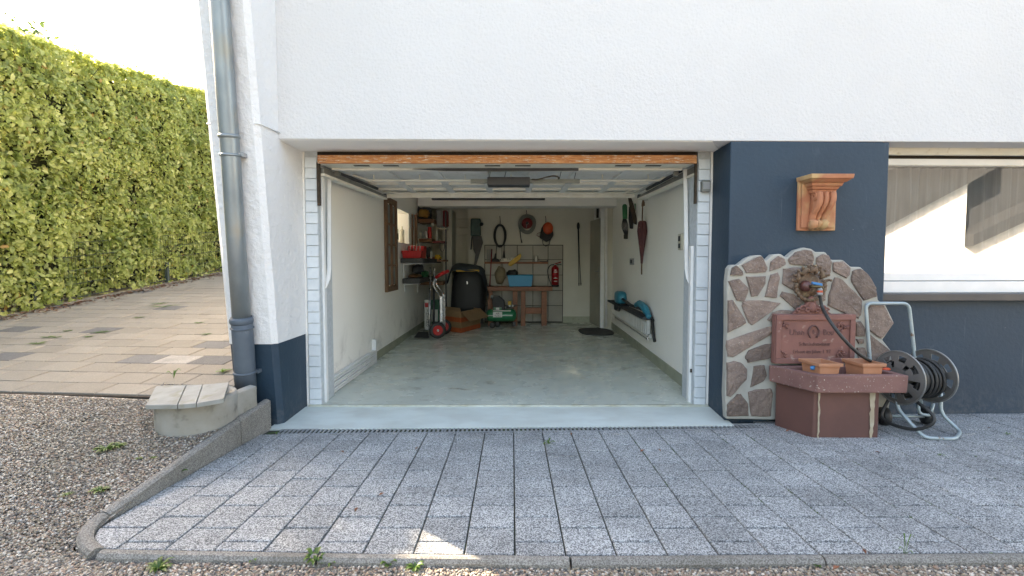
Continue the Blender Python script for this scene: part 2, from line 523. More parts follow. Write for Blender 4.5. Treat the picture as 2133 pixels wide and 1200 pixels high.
def lin(a, b, n): return [a + (b - a) * i / (n - 1) for i in range(n)]

def gh(x, y):
    if x > -1.95: return -.16
    return max(-.06, min(gz(x, y) - .08, 9)) if y < 3.5 else drive_z(x, min(y, 22)) - .09
mb = MB(); grid(mb, [-300, -80, -40, -20, -12, -8, -6, -4, -3, -2.2, -2.0, -1.9, 0, 4, 10, 40, 300], [-300, -60, -20, -6, 0, 1.9, 2.4, 3, 3.45, 3.6, 5, 8, 12, 16, 22, 40, 120, 600], gh)
struct('ground', mb, MT['soil'])

mb = MB()
grid(mb, lin(-7, -1.83, 60), lin(-4, 3.56, 60), lambda x, y: gz(x, y) - .004 + .006 * noise.noise((x * 5, y * 5, 0)))
grid(mb, lin(-1.83, 7, 60), lin(-4, 1.99, 30), lambda x, y: gz(x, y) + .004 * noise.noise((x * 5, y * 5, 0)) - .003)
grid(mb, lin(-26, 26, 40), lin(-16, -4, 14), lambda x, y: gz(x, y))
gravel_bed = struct('gravel_ground', mb, MT['gravel_bed'])

def in_view(x, y, z, m=40):
    d = Vector((x, y, z - CAMZ))
    f = d.y * cos(PITCH) - d.z * sin(PITCH)
    if f < .1: return False
    u = d.y * sin(PITCH) + d.z * cos(PITCH)
    px, py = 1066.5 + F * d.x / f, 600 - F * u / f
    return -m < px < 2133 + m and -m < py < 1200 + m

def stones_mesh(pts, sizes, name, seed=3):
    rng = np.random.default_rng(seed)
    t = (1 + 5 ** .5) / 2
    iv = np.array([(-1, t, 0), (1, t, 0), (-1, -t, 0), (1, -t, 0), (0, -1, t), (0, 1, t), (0, -1, -t), (0, 1, -t), (t, 0, -1), (t, 0, 1), (-t, 0, -1), (-t, 0, 1)], float)
    iv /= np.linalg.norm(iv[0])
    fc = np.array([(0, 11, 5), (0, 5, 1), (0, 1, 7), (0, 7, 10), (0, 10, 11), (1, 5, 9), (5, 11, 4), (11, 10, 2), (10, 7, 6), (7, 1, 8), (3, 9, 4), (3, 4, 2), (3, 2, 6), (3, 6, 8), (3, 8, 9), (4, 9, 5), (2, 4, 11), (6, 2, 10), (8, 6, 7), (9, 8, 1)])
    n = len(pts)
    P = np.array(pts); S = np.array(sizes)
    sc = rng.uniform(.6, 1.15, (n, 3)) * S[:, None]; sc[:, 2] *= .62
    V = iv[None] * sc[:, None, :] * (1 + rng.uniform(-.16, .16, (n, 12, 1)))
    a = rng.uniform(0, 2 * pi, n); b = rng.uniform(-.5, .5, n)
    cb, sb = np.cos(b)[:, None], np.sin(b)[:, None]
    x, y, z = V[..., 0], V[..., 1] * cb - V[..., 2] * sb, V[..., 1] * sb + V[..., 2] * cb
    ca, sa = np.cos(a)[:, None], np.sin(a)[:, None]
    V = np.stack([x * ca - y * sa, x * sa + y * ca, z], -1) + P[:, None, :]
    Fc = fc[None] + (np.arange(n) * 12)[:, None, None]
    me = bpy.data.meshes.new(name)
    me.vertices.add(n * 12); me.vertices.foreach_set('co', V.reshape(-1))
    me.loops.add(n * 60); me.loops.foreach_set('vertex_index', Fc.reshape(-1).astype(np.int32))
    me.polygons.add(n * 20); me.polygons.foreach_set('loop_start', np.arange(0, n * 60, 3, dtype=np.int32))
    me.polygons.foreach_set('use_smooth', np.ones(n * 20, bool))
    me.update(calc_edges=True)
    return me
# ---- kerb and paving
k1, k2, k4 = atp(563, 893), atp(503, 926), atp(228, 1084)
zt1, zt2, zt4 = at(564, 833, k1.y).z, at(503, 874, k2.y).z, at(228, 1067, k4.y).z
cv = [k4, atp(206, 1100), atp(196, 1117), atp(201, 1131), atp(219, 1143)]
f1, f2 = atp(1066, 1158), atp(2133, 1151)
def catmull(P, n):
    out = []
    for i in range(len(P) - 1):
        p0, p1, p2, p3 = P[max(i - 1, 0)], P[i], P[i + 1], P[min(i + 2, len(P) - 1)]
        for k in range(n):
            t = k / n
            out.append(.5 * ((2 * p1) + (p2 - p0) * t + (2 * p0 - 5 * p1 + 4 * p2 - p3) * t * t + (3 * p1 - p0 - 3 * p2 + p3) * t ** 3))
    out.append(P[-1]); return out
cvs = catmull(cv, 4)
fr = cv[-1]
far = f2 + (f2 - f1) * 2.1

def inside_kerb(x, y):
    if x > -1.62: 
        a, b = (fr, f1) if x < f1.x else (f1, far)
        return y > a.y + (b.y - a.y) * (x - a.x) / (b.x - a.x) - .052
    poly = [k1 + Vector((0, .5, 0)), k2, k4] + cvs + [Vector((-1.5, fr.y, 0)), Vector((-1.5, 4, 0))]
    P2 = Vector((x, y, 0)); ins = False; n = len(poly); dm = 9
    for i in range(n):
        a, b = poly[i], poly[(i + 1) % n]
        if (a.y > y) != (b.y > y) and x < (b.x - a.x) * (y - a.y) / (b.y - a.y) + a.x: ins = not ins
        e = Vector((b.x - a.x, b.y - a.y)); l2 = e.length_squared
        if l2 > 1e-9:
            t = clamp(((x - a.x) * e.x + (y - a.y) * e.y) / l2); dm = min(dm, ((a.x + e.x * t - x) ** 2 + (a.y + e.y * t - y) ** 2) ** .5)
    return ins or dm < .054
rg = random.Random(11)
pts, sz = [], []
WCX, WCY, WR = -2.07, 3.27, .235                     # concrete well ring
while len(pts) < 44000:
    if rg.random() < .74:
        y = 1.80 + 1.80 * rg.random() ** 1.0; x = -1.60 - rg.random() * 2.3
        if inside_kerb(x, y): continue
        if y > 3.52 + .3 * rg.random() * 0 and x < -2.2: continue
    else:
        x = -2.2 + 4.6 * rg.random(); y = 1.78 + .22 * rg.random()
        if inside_kerb(x, y): continue
    z = gz(x, y)
    if not in_view(x, y, z, 50): continue
    if (x - WCX) ** 2 + (y - WCY) ** 2 < (WR + .004) ** 2: continue
    p = (x - DO.x) * sin(DA) + (y - DO.y) * cos(DA)
    if p > -.02 and x < -2.12: continue
    s = rg.uniform(.0040, .0088) * (1.35 if rg.random() < .05 else 1)
    pts.append((x, y, z + rg.uniform(-.001, .008) + .006 * noise.noise((x * 5, y * 5, 0)))); sz.append(s)
me = stones_mesh(pts, sz, 'gravel_stones'); me.materials.append(MT['gravel'])
o = bpy.data.objects.new('gravel_stones', me); COL.objects.link(o)
props(o, 'loose pale and brown pebbles of the gravel yard', 'gravel', kind='stuff')

mb = MB()
_o = [k1 + Vector((-.03, .35, 0)), k1 + Vector((-.03, 0, 0)), k2 + Vector((-.03, 0, 0))] + [p + Vector((-.02, -.005, 0)) for p in cvs] + [fr + Vector((0, -.02, 0)), f1 + Vector((0, -.02, 0)), far + Vector((0, -.02, 0)), Vector((far.x, 4.1, 0)), Vector((1.7, 4.1, 0)), Vector((1.7, 3.72, 0)), Vector((-1.7, 3.66, 0))]
mb.add([(p.x, p.y, pave_z(p.y) - .013) for p in _o], [tuple(range(len(_o)))])
paving = struct('paving', mb, MT['joint'])

def clip(poly, a, b):          # keep what is left of a->b
    out = []
    for i in range(len(poly)):
        p, q = poly[i], poly[(i + 1) % len(poly)]
        sp = (b[0] - a[0]) * (p[1] - a[1]) - (b[1] - a[1]) * (p[0] - a[0])
        sq = (b[0] - a[0]) * (q[1] - a[1]) - (b[1] - a[1]) * (q[0] - a[0])
        if sp >= 0: out.append(p)
        if (sp >= 0) != (sq >= 0):
            t = sp / (sp - sq); out.append((p[0] + (q[0] - p[0]) * t, p[1] + (q[1] - p[1]) * t))
    return out
def area(p): return .5 * sum(p[i][0] * p[(i + 1) % len(p)][1] - p[(i + 1) % len(p)][0] * p[i][1] for i in range(len(p)))
def inset(poly, d):
    n = len(poly); out = []
    for i in range(n):
        p0, p1, p2 = Vector(poly[i - 1]), Vector(poly[i]), Vector(poly[(i + 1) % n])
        e1, e2 = (p1 - p0), (p2 - p1)
        if e1.length < 1e-6 or e2.length < 1e-6: return None
        e1.normalize(); e2.normalize()
        n1, n2 = Vector((-e1.y, e1.x)), Vector((-e2.y, e2.x))
        b = n1 + n2
        if b.length < .2: return None
        b.normalize(); out.append(tuple(p1 + b * (d / max(.4, b.dot(n1)))))
    return out
def slab_mesh(name, poly, t, ch, lift=0.0):      # chamfered slab, local XY, top at 0
    ins = inset(poly, ch) or poly
    n = len(poly)
    vs = [(x, y, -t) for x, y in poly] + [(x, y, -ch) for x, y in poly] + [(x, y, 0) for x, y in ins]
    fs = []
    for i in range(n):
        j = (i + 1) % n
        fs += [(i, j, n + j, n + i), (n + i, n + j, 2 * n + j, 2 * n + i)]
    fs.append(tuple(range(2 * n, 3 * n)))
    me = bpy.data.meshes.new(name); me.from_pydata(vs, [], fs); me.update(); return me
# drain line (front edge), measured across the photograph
dl, dr = atz(572, 905, -.022), atz(1602, 893, -.022)
dn = Vector((-(dr - dl).y, (dr - dl).x, 0)).normalized(); du = (dr - dl).normalized()
left_edges = [(Vector(k1), Vector(k2)), (Vector(k2), Vector(k4))] + list(zip(cvs[:-1], cvs[1:])) + [(fr, f1), (f1, far)]
CW, RH, G, GR = .2047, .2195, .0034, .0052
X0 = atp(1072, 1100).x
Y0a = atp(1120, 1076).y
Y0b = atp(1010, 1052).y
SL = Matrix.Rotation(-math.atan(.027), 4, 'X')
full = slab_mesh('paver', [(-CW / 2 + G, -RH / 2 + GR), (CW / 2 - G, -RH / 2 + GR), (CW / 2 - G, RH / 2 - GR), (-CW / 2 + G, RH / 2 - GR)], .03, .003)
full.materials.append(MT['paver'])
rp = random.Random(5)
npv = 0
outer = MB()
for c in range(-10, 31):
    xa = X0 + c * CW; xc = xa + CW / 2
    off = Y0a if c % 2 == 0 else Y0b
    for r in range(-3, 14):
        ya = off + r * RH
        poly = [(xa + G, ya + GR), (xa + CW - G, ya + GR), (xa + CW - G, ya + RH - GR), (xa + G, ya + RH - GR)]
        if ya > 4.05 or ya + RH < 1.9: continue
        if xa > 6.2: continue
        p = poly
        for a, b in left_edges:
            d = (b - a).normalized() * .0
            nn = Vector((-(b - a).y, (b - a).x, 0)).normalized() * .004
            a2, b2 = a + nn, b + nn
            p = clip(p, a2, b2)
            if len(p) < 3: break
        if len(p) >= 3 and xc < dr.x + .05:
            p = clip(p, (dr.x, dr.y - .006), (dl.x, dl.y - .006))
        if len(p) < 3 or area(p) < .0012: continue
        q = []
        for v_ in p:
            if not q or (Vector(v_) - Vector(q[-1])).length > .004: q.append(v_)
        if (Vector(q[0]) - Vector(q[-1])).length < .004: q.pop()
        if len(q) < 3: continue
        cx, cy = xa + CW / 2, ya + RH / 2
        if not any(in_view(x, y, pave_z(y), 130) for x, y in poly):
            outer.add([(x, y, pave_z(y)) for x, y in q], [tuple(range(len(q)))]); continue
        if area(q) > CW * RH * .90: m_ = full
        else:
            m_ = slab_mesh('paver', [(x - cx, y - cy) for x, y in q], .03, .0025); m_.materials.append(MT['paver'])
        T = Tr(cx, cy, pave_z(cy) + rp.uniform(-.0015, .0015)) @ SL @ Rot('X', rp.uniform(-.25, .25)) @ Rot('Y', rp.uniform(-.3, .3))
        piece('paver', m_, paving, T); npv += 1
print('pavers', npv)
part('outer_pavers', outer, MT['paver'], paving, fix=False, kind='stuff')

def kerb_piece(pi, zi, w=.055, M=MT['kerb'], depth=.16):
    n = len(pi); vs = []
    for i in range(n):
        t = (pi[min(i + 1, n - 1)] - pi[max(i - 1, 0)]); t.z = 0; t.normalize()
        o_ = Vector((t.y, -t.x, 0)) * w
        a, b = pi[i], pi[i] + o_
        z = zi[i]; r = .012
        sec = [(0, z - depth), (0, z - r), (.25, z - .002), (.5, z + .002), (.8, z - .001), (1, z - r * 1.2), (1, z - depth)]
        for s_, zz in sec: vs.append((a.x + (b.x - a.x) * s_, a.y + (b.y - a.y) * s_, zz))
    k = 7; fs = []
    for i in range(n - 1):
        for j in range(k - 1): fs.append((i * k + j, i * k + j + 1, (i + 1) * k + j + 1, (i + 1) * k + j))
    fs += [tuple(range(k)), tuple(range((n - 1) * k + k - 1, (n - 1) * k - 1, -1))]
    m = MB(); m.add(vs, fs, False)
    return m
def sub(a, b, n): return [a.lerp(b, i / (n - 1)) for i in range(n)]
gap = .004
def seg(a, b, za, zb, w=.055, depth=.2):
    d = (b - a).normalized() * gap
    P = sub(a + d, b - d, 6)
    return part('kerb_stone', kerb_piece(P, lin(za, zb, 6), w, depth=depth), MT['kerb'], paving)
seg(k1 + Vector((0, .02, 0)), k2, zt1, zt2, .06, .25)
seg(k2, k4, zt2, zt4, .055, .22)
part('kerb_stone', kerb_piece([cvs[0] + Vector((0, -gap, 0))] + cvs[1:-1] + [cvs[-1]], lin(zt4, pave_z(fr.y) + .014, len(cvs)), .058, depth=.1), MT['kerb'], paving)
fx = [fr.x + gap, atp(1187, 1162).x]
L1 = fx[1] - fx[0]
cuts = [fr.x + gap, fx[1] - 1.0, fx[1], fx[1] + 1.0, fx[1] + 2.0, fx[1] + 3.0, fx[1] + 4.0, fx[1] + 5.0, fx[1] + 6.0]
def front_pt(x):
    a, b = (fr, f1) if x < f1.x else (f1, far)
    t = (x - a.x) / (b.x - a.x); return a.lerp(b, t)
for a, b in zip(cuts[:-1], cuts[1:]):
    A, B = front_pt(a), front_pt(b)
    seg(A, B, pave_z(A.y) + .008, pave_z(B.y) + .008, .056, .08)

# ---- driveway
def dpt(u, v, h=0): return DO + DE * u + DD * v + DN * h
mb = MB(); mb.add([dpt(-9, 0, -.02), dpt(.65, 0, -.02), dpt(-1.25, 22, -.02), dpt(-9, 22, -.02)], [(0, 1, 2, 3)])
driveway = struct('driveway', mb, MT['drive_joint'])
DMX = Matrix(((DE.x, DD.x, DN.x, 0), (DE.y, DD.y, DN.y, 0), (DE.z, DD.z, DN.z, 0), (0, 0, 0, 1)))
rd = random.Random(21)
PW = .335
dmesh = {}
def dslab(w_, h_, mt):
    k = (round(w_, 4), round(h_, 4), mt)
    if k not in dmesh:
        me = slab_mesh('paver', [(-w_ / 2 + .004, -h_ / 2 + .004), (w_ / 2 - .004, -h_ / 2 + .004), (w_ / 2 - .004, h_ / 2 - .004), (-w_ / 2 + .004, h_ / 2 - .004)], .03, .004)
        me.materials.append(MT[mt]); dmesh[k] = me
    return dmesh[k]
dark_px = [(265, 748), (430, 720), (390, 0), (20, 740), (230, 688), (70, 685), (130, 640), (295, 610), (345, 641), (470, 753), (340, 568)]
dark_pts = []
for (px, py) in dark_px:
    if py:
        d = ray(px, py); t = ((DO - Vector((0, 0, CAMZ))).dot(DN)) / d.dot(DN)
        q = Vector((0, 0, CAMZ)) + d * t - DO; dark_pts.append((q.dot(DE), q.dot(DD)))
v = 0.0; row = 0; ndp = 0
mbr = MB()
while v < 9.5:
    h_ = .245 if row else .215
    u0 = -(row % 2) * PW * .5 - .0
    u = u0 + PW * 2.5
    while u > -6.0:
        c = dpt(u - PW / 2, v + h_ / 2)
        if c.x > -7.5 and c.x < -2.0 - .0 * v and not (row == 0 and u > .5):
            mt = 'drive'
            for (a, b) in dark_pts:
                if abs(u - PW / 2 - a) < PW / 2 and abs(v + h_ / 2 - b) < h_ / 2: mt = 'drive_dark'
            if row == 3 and -.36 < u < -.05: mt = 'drive_pale'
            w_ = PW
            T = Tr(c + DN * rd.uniform(-.002, .002)) @ DMX @ Rot('X', rd.uniform(-.3, .3)) @ Rot('Y', rd.uniform(-.3, .3))
            if v < 4.4 and in_view(c.x, c.y, c.z, 120):
                piece('paver', dslab(w_, h_, mt), driveway, T); ndp += 1
            else:
                g_ = .005
                mbr.add([(-w_ / 2 + g_, -h_ / 2 + g_, 0), (w_ / 2 - g_, -h_ / 2 + g_, 0), (w_ / 2 - g_, h_ / 2 - g_, 0), (-w_ / 2 + g_, h_ / 2 - g_, 0)], [(0, 1, 2, 3)], False, T)
        u -= PW
    v += h_; row += 1
print('drive pavers', ndp)
part('far_pavers', mbr, MT['drive'], driveway, fix=False, kind='stuff')
mb = MB(); mb.add([dpt(-9, -.014, -.012), dpt(.1, -.014, -.012), dpt(.1, .004, -.010), dpt(-9, .004, -.010), dpt(-9, -.014, -.12), dpt(.1, -.014, -.12)], [(0, 1, 2, 3), (4, 5, 1, 0)])
part('edge_strip', mb, MT['twig'], driveway, fix=False)

# ---------------------------------------------------------------- the house
HZ = 2.10
YJ = 4.17
house = thing('house', 'white rendered house with dark blue plinth and open ground floor garage', 'house', (0, 5, 0))
P = lambda *a, **k: part(*a, **k)
XL = -1.72
fl, frr = atz(583, 289.5, HZ), atz(2133, 296.5, HZ)
print('facade', fl, frr, 'jamb soffit z', at(1066, 316, YJ).z, 'threshold Y', atz(1066, 848, 0).y, 'drain', dl, dr, 'kerb', k1, k2, k4, zt1, zt2, zt4)
kf = (frr.y - fl.y) / (frr.x - fl.x)
facY = lambda x: fl.y + kf * (x - fl.x)
mb = MB(); mb.ext([(XL, facY(XL), HZ), (9, facY(9), HZ), (9, 4.45, HZ), (XL, 4.45, HZ)], (0, 0, 2.5))
P('upper_wall', mb, MT['stucco'], house, bevel=.006)
mb = MB(); mb.ext([(XL + .004, facY(XL) + .012, HZ - .004), (1.5, facY(1.5) + .012, HZ - .004), (1.7, YJ, HZ - .004), (XL + .004, YJ, HZ - .004)], (0, 0, .003))
P('soffit', mb, MT['soffit'], house)
mb = MB(); mb.box(-2.07, 9, 4.45, 10.6, 2.42, 4.6)
P('upper_storey', mb, MT['stucco'], house)
mb = MB(); mb.box(-2.5, 9.4, 4.0, 10.8, 4.62, 4.80)
P('roof', mb, MT['dark_steel'], house)
# corner pillar, its front leaning out as it rises
def pf(z): return 3.715 - .118 * z
def pillar(mb, z0, z1, grow=0, n=10):
    zs = lin(z0, z1, n)
    ring = []
    for z in zs:
        y = pf(z) - grow; c = .035
        ring.append([(-2.07 - grow, YJ + .3), (-2.07 - grow, y + c), (-2.07 - grow + c, y), (XL + grow - c, y), (XL + grow, y + c), (XL + grow, YJ + .3)])
    k = 6
    vs = [(x, y, z) for z, r in zip(zs, ring) for x, y in r]
    fs = []
    for i in range(n - 1):
        for j in range(k):
            l = (j + 1) % k
            fs.append((i * k + j, i * k + l, (i + 1) * k + l, (i + 1) * k + j))
    fs += [tuple(range(k)), tuple(range(n * k - 1, (n - 1) * k - 1, -1))]
    return mb.add(vs, fs, False)
mb = MB(); pillar(mb, .60, 4.6, .004)
P('corner_pillar', mb, MT['stucco_rough'], house)
mb = MB(); pillar(mb, -.12, .598)
P('plinth', mb, MT['blue'], house)
# cable across the pillar
c0 = at(431, 258, pf(1.98) - .012); c1 = at(536, 257, pf(1.98) - .012); c2 = Vector((XL + .012, 3.62, at(556, 262, 3.55).z)); c3 = Vector((XL + .012, facY(XL) - .002, at(580, 273, 3.7).z))
P('cable', MB().tube([c0, c0.lerp(c1, .5) + Vector((0, 0, -.004)), c1, Vector((XL + .006, pf(1.98) + .01, c1.z)), c2, c3], .006, 6), MT['white_paint'], house)

# garage jambs: painted brick ends
def jamb(x0, x1, ys, name='brick', lastwide=None):
    mb = MB(); 
    a, b = at(x0, 600, YJ).x, at(x1, 600, YJ).x
    mb.box(a, b, YJ + .012, YJ + .30, -.02, HZ + .0)
    back = P('jamb', mb, MT['brick_joint'], house)
    for (ya, yb) in zip(ys[:-1], ys[1:]):
        za, zb = at((x0 + x1) / 2, ya, YJ).z, at((x0 + x1) / 2, yb, YJ).z
        m = MB().hexa([(a + .004, YJ - .004, zb + .003), (b - .004, YJ - .004, zb + .003), (b - .004, YJ + .02, zb + .003), (a + .004, YJ + .02, zb + .003),
                       (a + .004, YJ + .003, za - .0015), (b - .004, YJ + .003, za - .0015), (b - .004, YJ + .02, za - .0015), (a + .004, YJ + .02, za - .0015)])
        part('brick', m, MT['brick_white'], back, bevel=.002, seg=1)
yl = [327, 350, 372, 396, 419, 443, 466, 489, 512, 535, 558, 581, 604.5, 627.6, 650, 673.5, 697, 719, 742, 764, 787, 810, 832, 847]
jamb(639, 665, yl)
yr = [331, 353, 376, 398, 421, 444, 467, 489, 512, 535, 600, 604, 626, 648, 671, 694, 717, 740, 762, 784, 807, 829, 848]
jamb(1450, 1475.5, yr)
mb = MB(); a = at(632, 600, YJ).x - .03; mb.box(a, at(639, 600, YJ).x - .002, YJ + .006, YJ + .3, -.02, HZ)
P('jamb_margin', mb, MT['soffit'], house); mb = MB()
b_ = at(1479, 600, YJ).x + .02; mb.box(at(1475.5, 600, YJ).x + .002, b_, YJ + .006, YJ + .3, -.02, HZ)
P('jamb_margin', mb, MT['soffit'], house)
# header strip above the jambs
# door frame posts
jl, jr = at(665, 600, 4.24), at(1450, 600, 4.24)
mb = MB(); mb.box(jl.x, at(676, 600, 4.24).x, 4.24, 4.29, 0, 2.03); P('door_frame', mb, MT['white_paint'], house, bevel=.003)
mb = MB(); mb.box(at(1438, 600, 4.24).x, jr.x, 4.24, 4.29, 0, at(1444, 512, 4.24).z); P('door_frame', mb, MT['white_paint'], house, bevel=.003)
mb = MB(); mb.box(at(1445, 600, 4.26).x, jr.x, 4.255, 4.285, at(1444, 512, 4.24).z, 2.03); P('door_frame', mb, MT['cream_metal'], house, bevel=.002)
mb = MB(); fbox(mb, 660, 338, 665.5, 428, 4.155, 4.185); P('timber_strip', mb, MT['twig'], house); mb = MB(); fbox(mb, 1448, 338, 1452, 424, 4.155, 4.185); P('timber_strip', mb, MT['twig'], house)
mb = MB(); fbox(mb, 659, 316, 1452, 323, 4.185, 4.22); P('gap_shade', mb, MT['slot'], house)  # dark strip stands in for the shaded gap above the door edge
# small rust marks / strikes on the frame
mb = MB(); fbox(mb, 669, 771, 672.5, 785, 4.228, 4.245); P('strike_plate', mb, MT['slot'], house); mb = MB(); fbox(mb, 1438.5, 769, 1443, 776, 4.228, 4.245); P('strike_plate', mb, MT['slot'], house)

# apron, garage floor
flL, flR = at(632, 848, YJ).x, at(1480, 850, YJ).x
mb = MB(); e1, e2 = dl + dn * .125, dr + dn * .125
mb.add([(e1.x - .1, e1.y - .015, -.021), (1.66, e1.y + .035 + (1.66 - e1.x) * KW - .045, -.021), (1.66, YJ - .02, -.008), (-1.76, YJ - .02, -.008),
        (e1.x - .1, e1.y, -.15), (1.66, e1.y + .08, -.15)], [(0, 1, 2, 3), (4, 5, 1, 0)])
struct('garage_apron', mb, MT['apron'])
mb = MB(); mb.box(-1.70, 1.64, YJ - .025, YJ + .01, -.05, .004); P('threshold', mb, MT['lip'], house, bevel=.003)
struct('garage_floor', MB().add([(-1.9, YJ - .0, 0), (2.0, YJ - .0, 0), (2.2, 10.4, 0), (-2.05, 10.4, 0)], [(0, 1, 2, 3)]), MT['floor'])

# drain
drain = thing('drain_channel', 'long grey steel slotted drain channel across the front of the garage apron', 'drain', ((dl.x + dr.x) / 2, dl.y, -.03))
dlen = (dr - dl).length; DM = Matrix(((du.x, dn.x, 0, dl.x), (du.y, dn.y, 0, dl.y), (0, 0, 1, dl.z), (0, 0, 0, 1)))
MT['galv'] = mk('weathered galvanised steel', (.36, .375, .38), (.26, .27, .275), scale=9, rough=.5, metal=.25, c3=(.3, .3, .3), s3=30)
P('channel', MB(DM).box(0, dlen, 0, .125, -.09, -.03), MT['dark_steel'], drain)
MT['conc'] = mk('aged concrete', (.34, .325, .29), (.25, .235, .20), scale=5, rough=.85, bs=45, bd=.003, c3=(.14, .13, .11), s3=10, t3=(.58, .76))
P('edge', MB(DM).box(-.02, dlen + .02, -.012, -.001, -.06, -.004), MT['conc'], drain)
nseg = 3
sl = dlen / nseg
for k in range(nseg):
    m = MB(DM); a, b = k * sl + .002, (k + 1) * sl - .002
    m.box(a, b, .002, .014, -.03, .001); m.box(a, b, .110, .123, -.03, .001)
    nb = int((b - a) / .032)
    for i in range(nb + 1):
        x = a + i * (b - a - .016) / nb
        m.box(x, x + .014, .0145, .1095, -.022, -.002)
    P('grate', m, MT['galv'], drain)

# pier and right wing, along the slightly turned front
YP, YWL = 3.775, 3.93
pa, pb, pc = wloc(1480.5, 600, YJ - KW * 1.6), wloc(1515.5, 600, YP), wloc(1851, 330, YP)
pc2 = wloc(1843, 600, YP)
px_r = (pc.x + pc2.x) / 2
def wpoly(mb, pts, z0, z1): return mb.ext([(x, y, z0) for x, y in pts], (0, 0, z1 - z0))
P('blue_pier', wpoly(MB(RW), [(pa.x, pa.y), (pb.x, pb.y), (px_r, YP), (px_r, 4.5), (pa.x, 4.5)], -.15, HZ - .003), MT['blue'], house, bevel=.008)
zs0 = wloc(2000, 627, YWL - .06).z; zs1 = wloc(2000, 612, YWL - .06).z
P('blue_wall', MB(RW).box(px_r + .002, 8, YWL, 4.4, -.15, zs0 - .002), MT['blue'], house, bevel=.004)
MT['anthra'] = mk('anthracite window board', (.045, .046, .052), scale=6, rough=.45)
P('window_sill', MB(RW).box(px_r - .03, 8, YWL - .065, 4.02, zs0, zs1), MT['anthra'], house, bevel=.004)
# window
win = thing  # parts of the window hang under one frame mesh
YG = 4.02
zf = lambda py, Y: wloc(2000, py, Y).z
mb = MB(RW)
zb0, zb1, zt0, zt1_ = zs1 + .001, zf(569, YG), zf(345, YG), zf(331, YG)
mb.box(px_r + .004, 5.2, YG - .012, YG + .06, zb0, zf(586, YG)); mb.box(px_r + .004, 5.2, YG, YG + .06, zf(584.5, YG), zb1)
mb.box(px_r + .004, 5.2, YG, YG + .06, zt0, zt1_)
mb.box(px_r + .002, px_r + .028, YG + .001, YG + .06, zb1, zt0); mb.box(5.1, 5.2, YG + .001, YG + .06, zb1, zt0)
MT['win_white'] = mk('white window frame', (.78, .78, .78), (.72, .72, .72), scale=5, rough=.35)
MT['win_cream'] = mk('cream shutter board', (.70, .68, .60), (.62, .60, .52), scale=5, rough=.5, c3=(.5, .46, .36), s3=14)
wf = P('window', mb, MT['win_white'], house, bevel=.003)
mb = MB(RW); mb.box(px_r + .002, 5.2, YG - .05, YG - .02, zf(323, YG - .05), zf(303, YG - .05)); mb.box(px_r + .002, 5.2, YG - .06, YG - .0505, zf(303, YG - .05) + .001, HZ - .003)
part('shutter_box', mb, MT['win_cream'], wf, bevel=.002)
mb = MB(RW); mb.box(px_r + .002, 5.2, YG + .03, YG + .08, zt1_ + .001, HZ); part('shutter_gap_shade', mb, MT['slot'], wf)  # dark backing stands in for the shaded gap below the shutter box
mb = MB(RW); mb.box(px_r + .03, 5.2, YG - .018, YG - .012, zf(345, YG) - .002, zf(345, YG) + .003); part('frame_lip', mb, MT['win_cream'], wf)
def glass_mat():
    m, nt, b = base('window glass')
    g = N(nt, 'ShaderNodeBsdfGlossy'); g.inputs['Roughness'].default_value = 0.0; g.inputs[0].default_value = (1, 1, 1, 1)
    t = N(nt, 'ShaderNodeBsdfTransparent'); t.inputs[0].default_value = (.9, .92, .91, 1)
    ms = N(nt, 'ShaderNodeMixShader')
    fr_ = N(nt, 'ShaderNodeFresnel'); fr_.inputs[0].default_value = 1.9
    f = math_n(nt, 'MULTIPLY', fr_.outputs[0], 3.4, True)
    L(nt, f, ms.inputs[0]); L(nt, t.outputs[0], ms.inputs[1]); L(nt, g.outputs[0], ms.inputs[2])
    L(nt, ms.outputs[0], nt.nodes['Material Output'].inputs[0]); return m
MT['glass'] = glass_mat()
mb = MB(RW); mb.add([(px_r + .01, YG + .03, zb1), (5.15, YG + .03, zb1), (5.15, YG + .03, zt0), (px_r + .01, YG + .03, zt0)], [(0, 1, 2, 3)])
part('pane', mb, MT['glass'], wf, fix=False)
# room behind the window
MT['room'] = mk('room wall', (.5, .49, .47), scale=2, rough=.9)
mb = MB(RW)
mb.box(px_r, 8, 8.0, 8.1, -.1, 2.42); mb.box(8, 8.1, 4.4, 8.1, -.1, 2.42); mb.box(px_r - .1, px_r, 4.5, 8.1, -.1, 2.42); mb.box(px_r, 8, 4.4, 8, -.1, .0)
mb.box(5.2, 8, YWL + .02, 4.4, zs1, HZ + .0)
P('room_walls', mb, MT['room'], house)
P('room_ceiling', MB(RW).box(px_r, 8, 4.46, 8, 2.36, 2.41), MT['room'], house)
m, nt, b = base('sheer white curtain')
b.inputs['Base Color'].default_value = (.84, .86, .88, 1); b.inputs['Roughness'].default_value = .9
tr = N(nt, 'ShaderNodeBsdfTranslucent'); tr.inputs[0].default_value = (.6, .6, .62, 1)
tp = N(nt, 'ShaderNodeBsdfTransparent')
ms = N(nt, 'ShaderNodeMixShader'); ms.inputs[0].default_value = .35; L(nt, b.outputs[0], ms.inputs[1]); L(nt, tr.outputs[0], ms.inputs[2])
m2 = N(nt, 'ShaderNodeMixShader'); pleat_stripes = ramp(nt, noise_n(nt, coords(nt, (26, 0, .35)), 1.0, 3, .6), .36, .62, (.0,) * 3, (.24,) * 3); L(nt, pleat_stripes, m2.inputs[0]); L(nt, ms.outputs[0], m2.inputs[1]); L(nt, tp.outputs[0], m2.inputs[2])  # random transparency stripes stand in for the shading of the pleats
L(nt, m2.outputs[0], nt.nodes['Material Output'].inputs[0]); MT['curtain'] = m
vs, fs = [], []
nx, nz = 420, 8
rc = random.Random(3)
ph = [rc.uniform(.7, 1.4) for _ in range(60)]
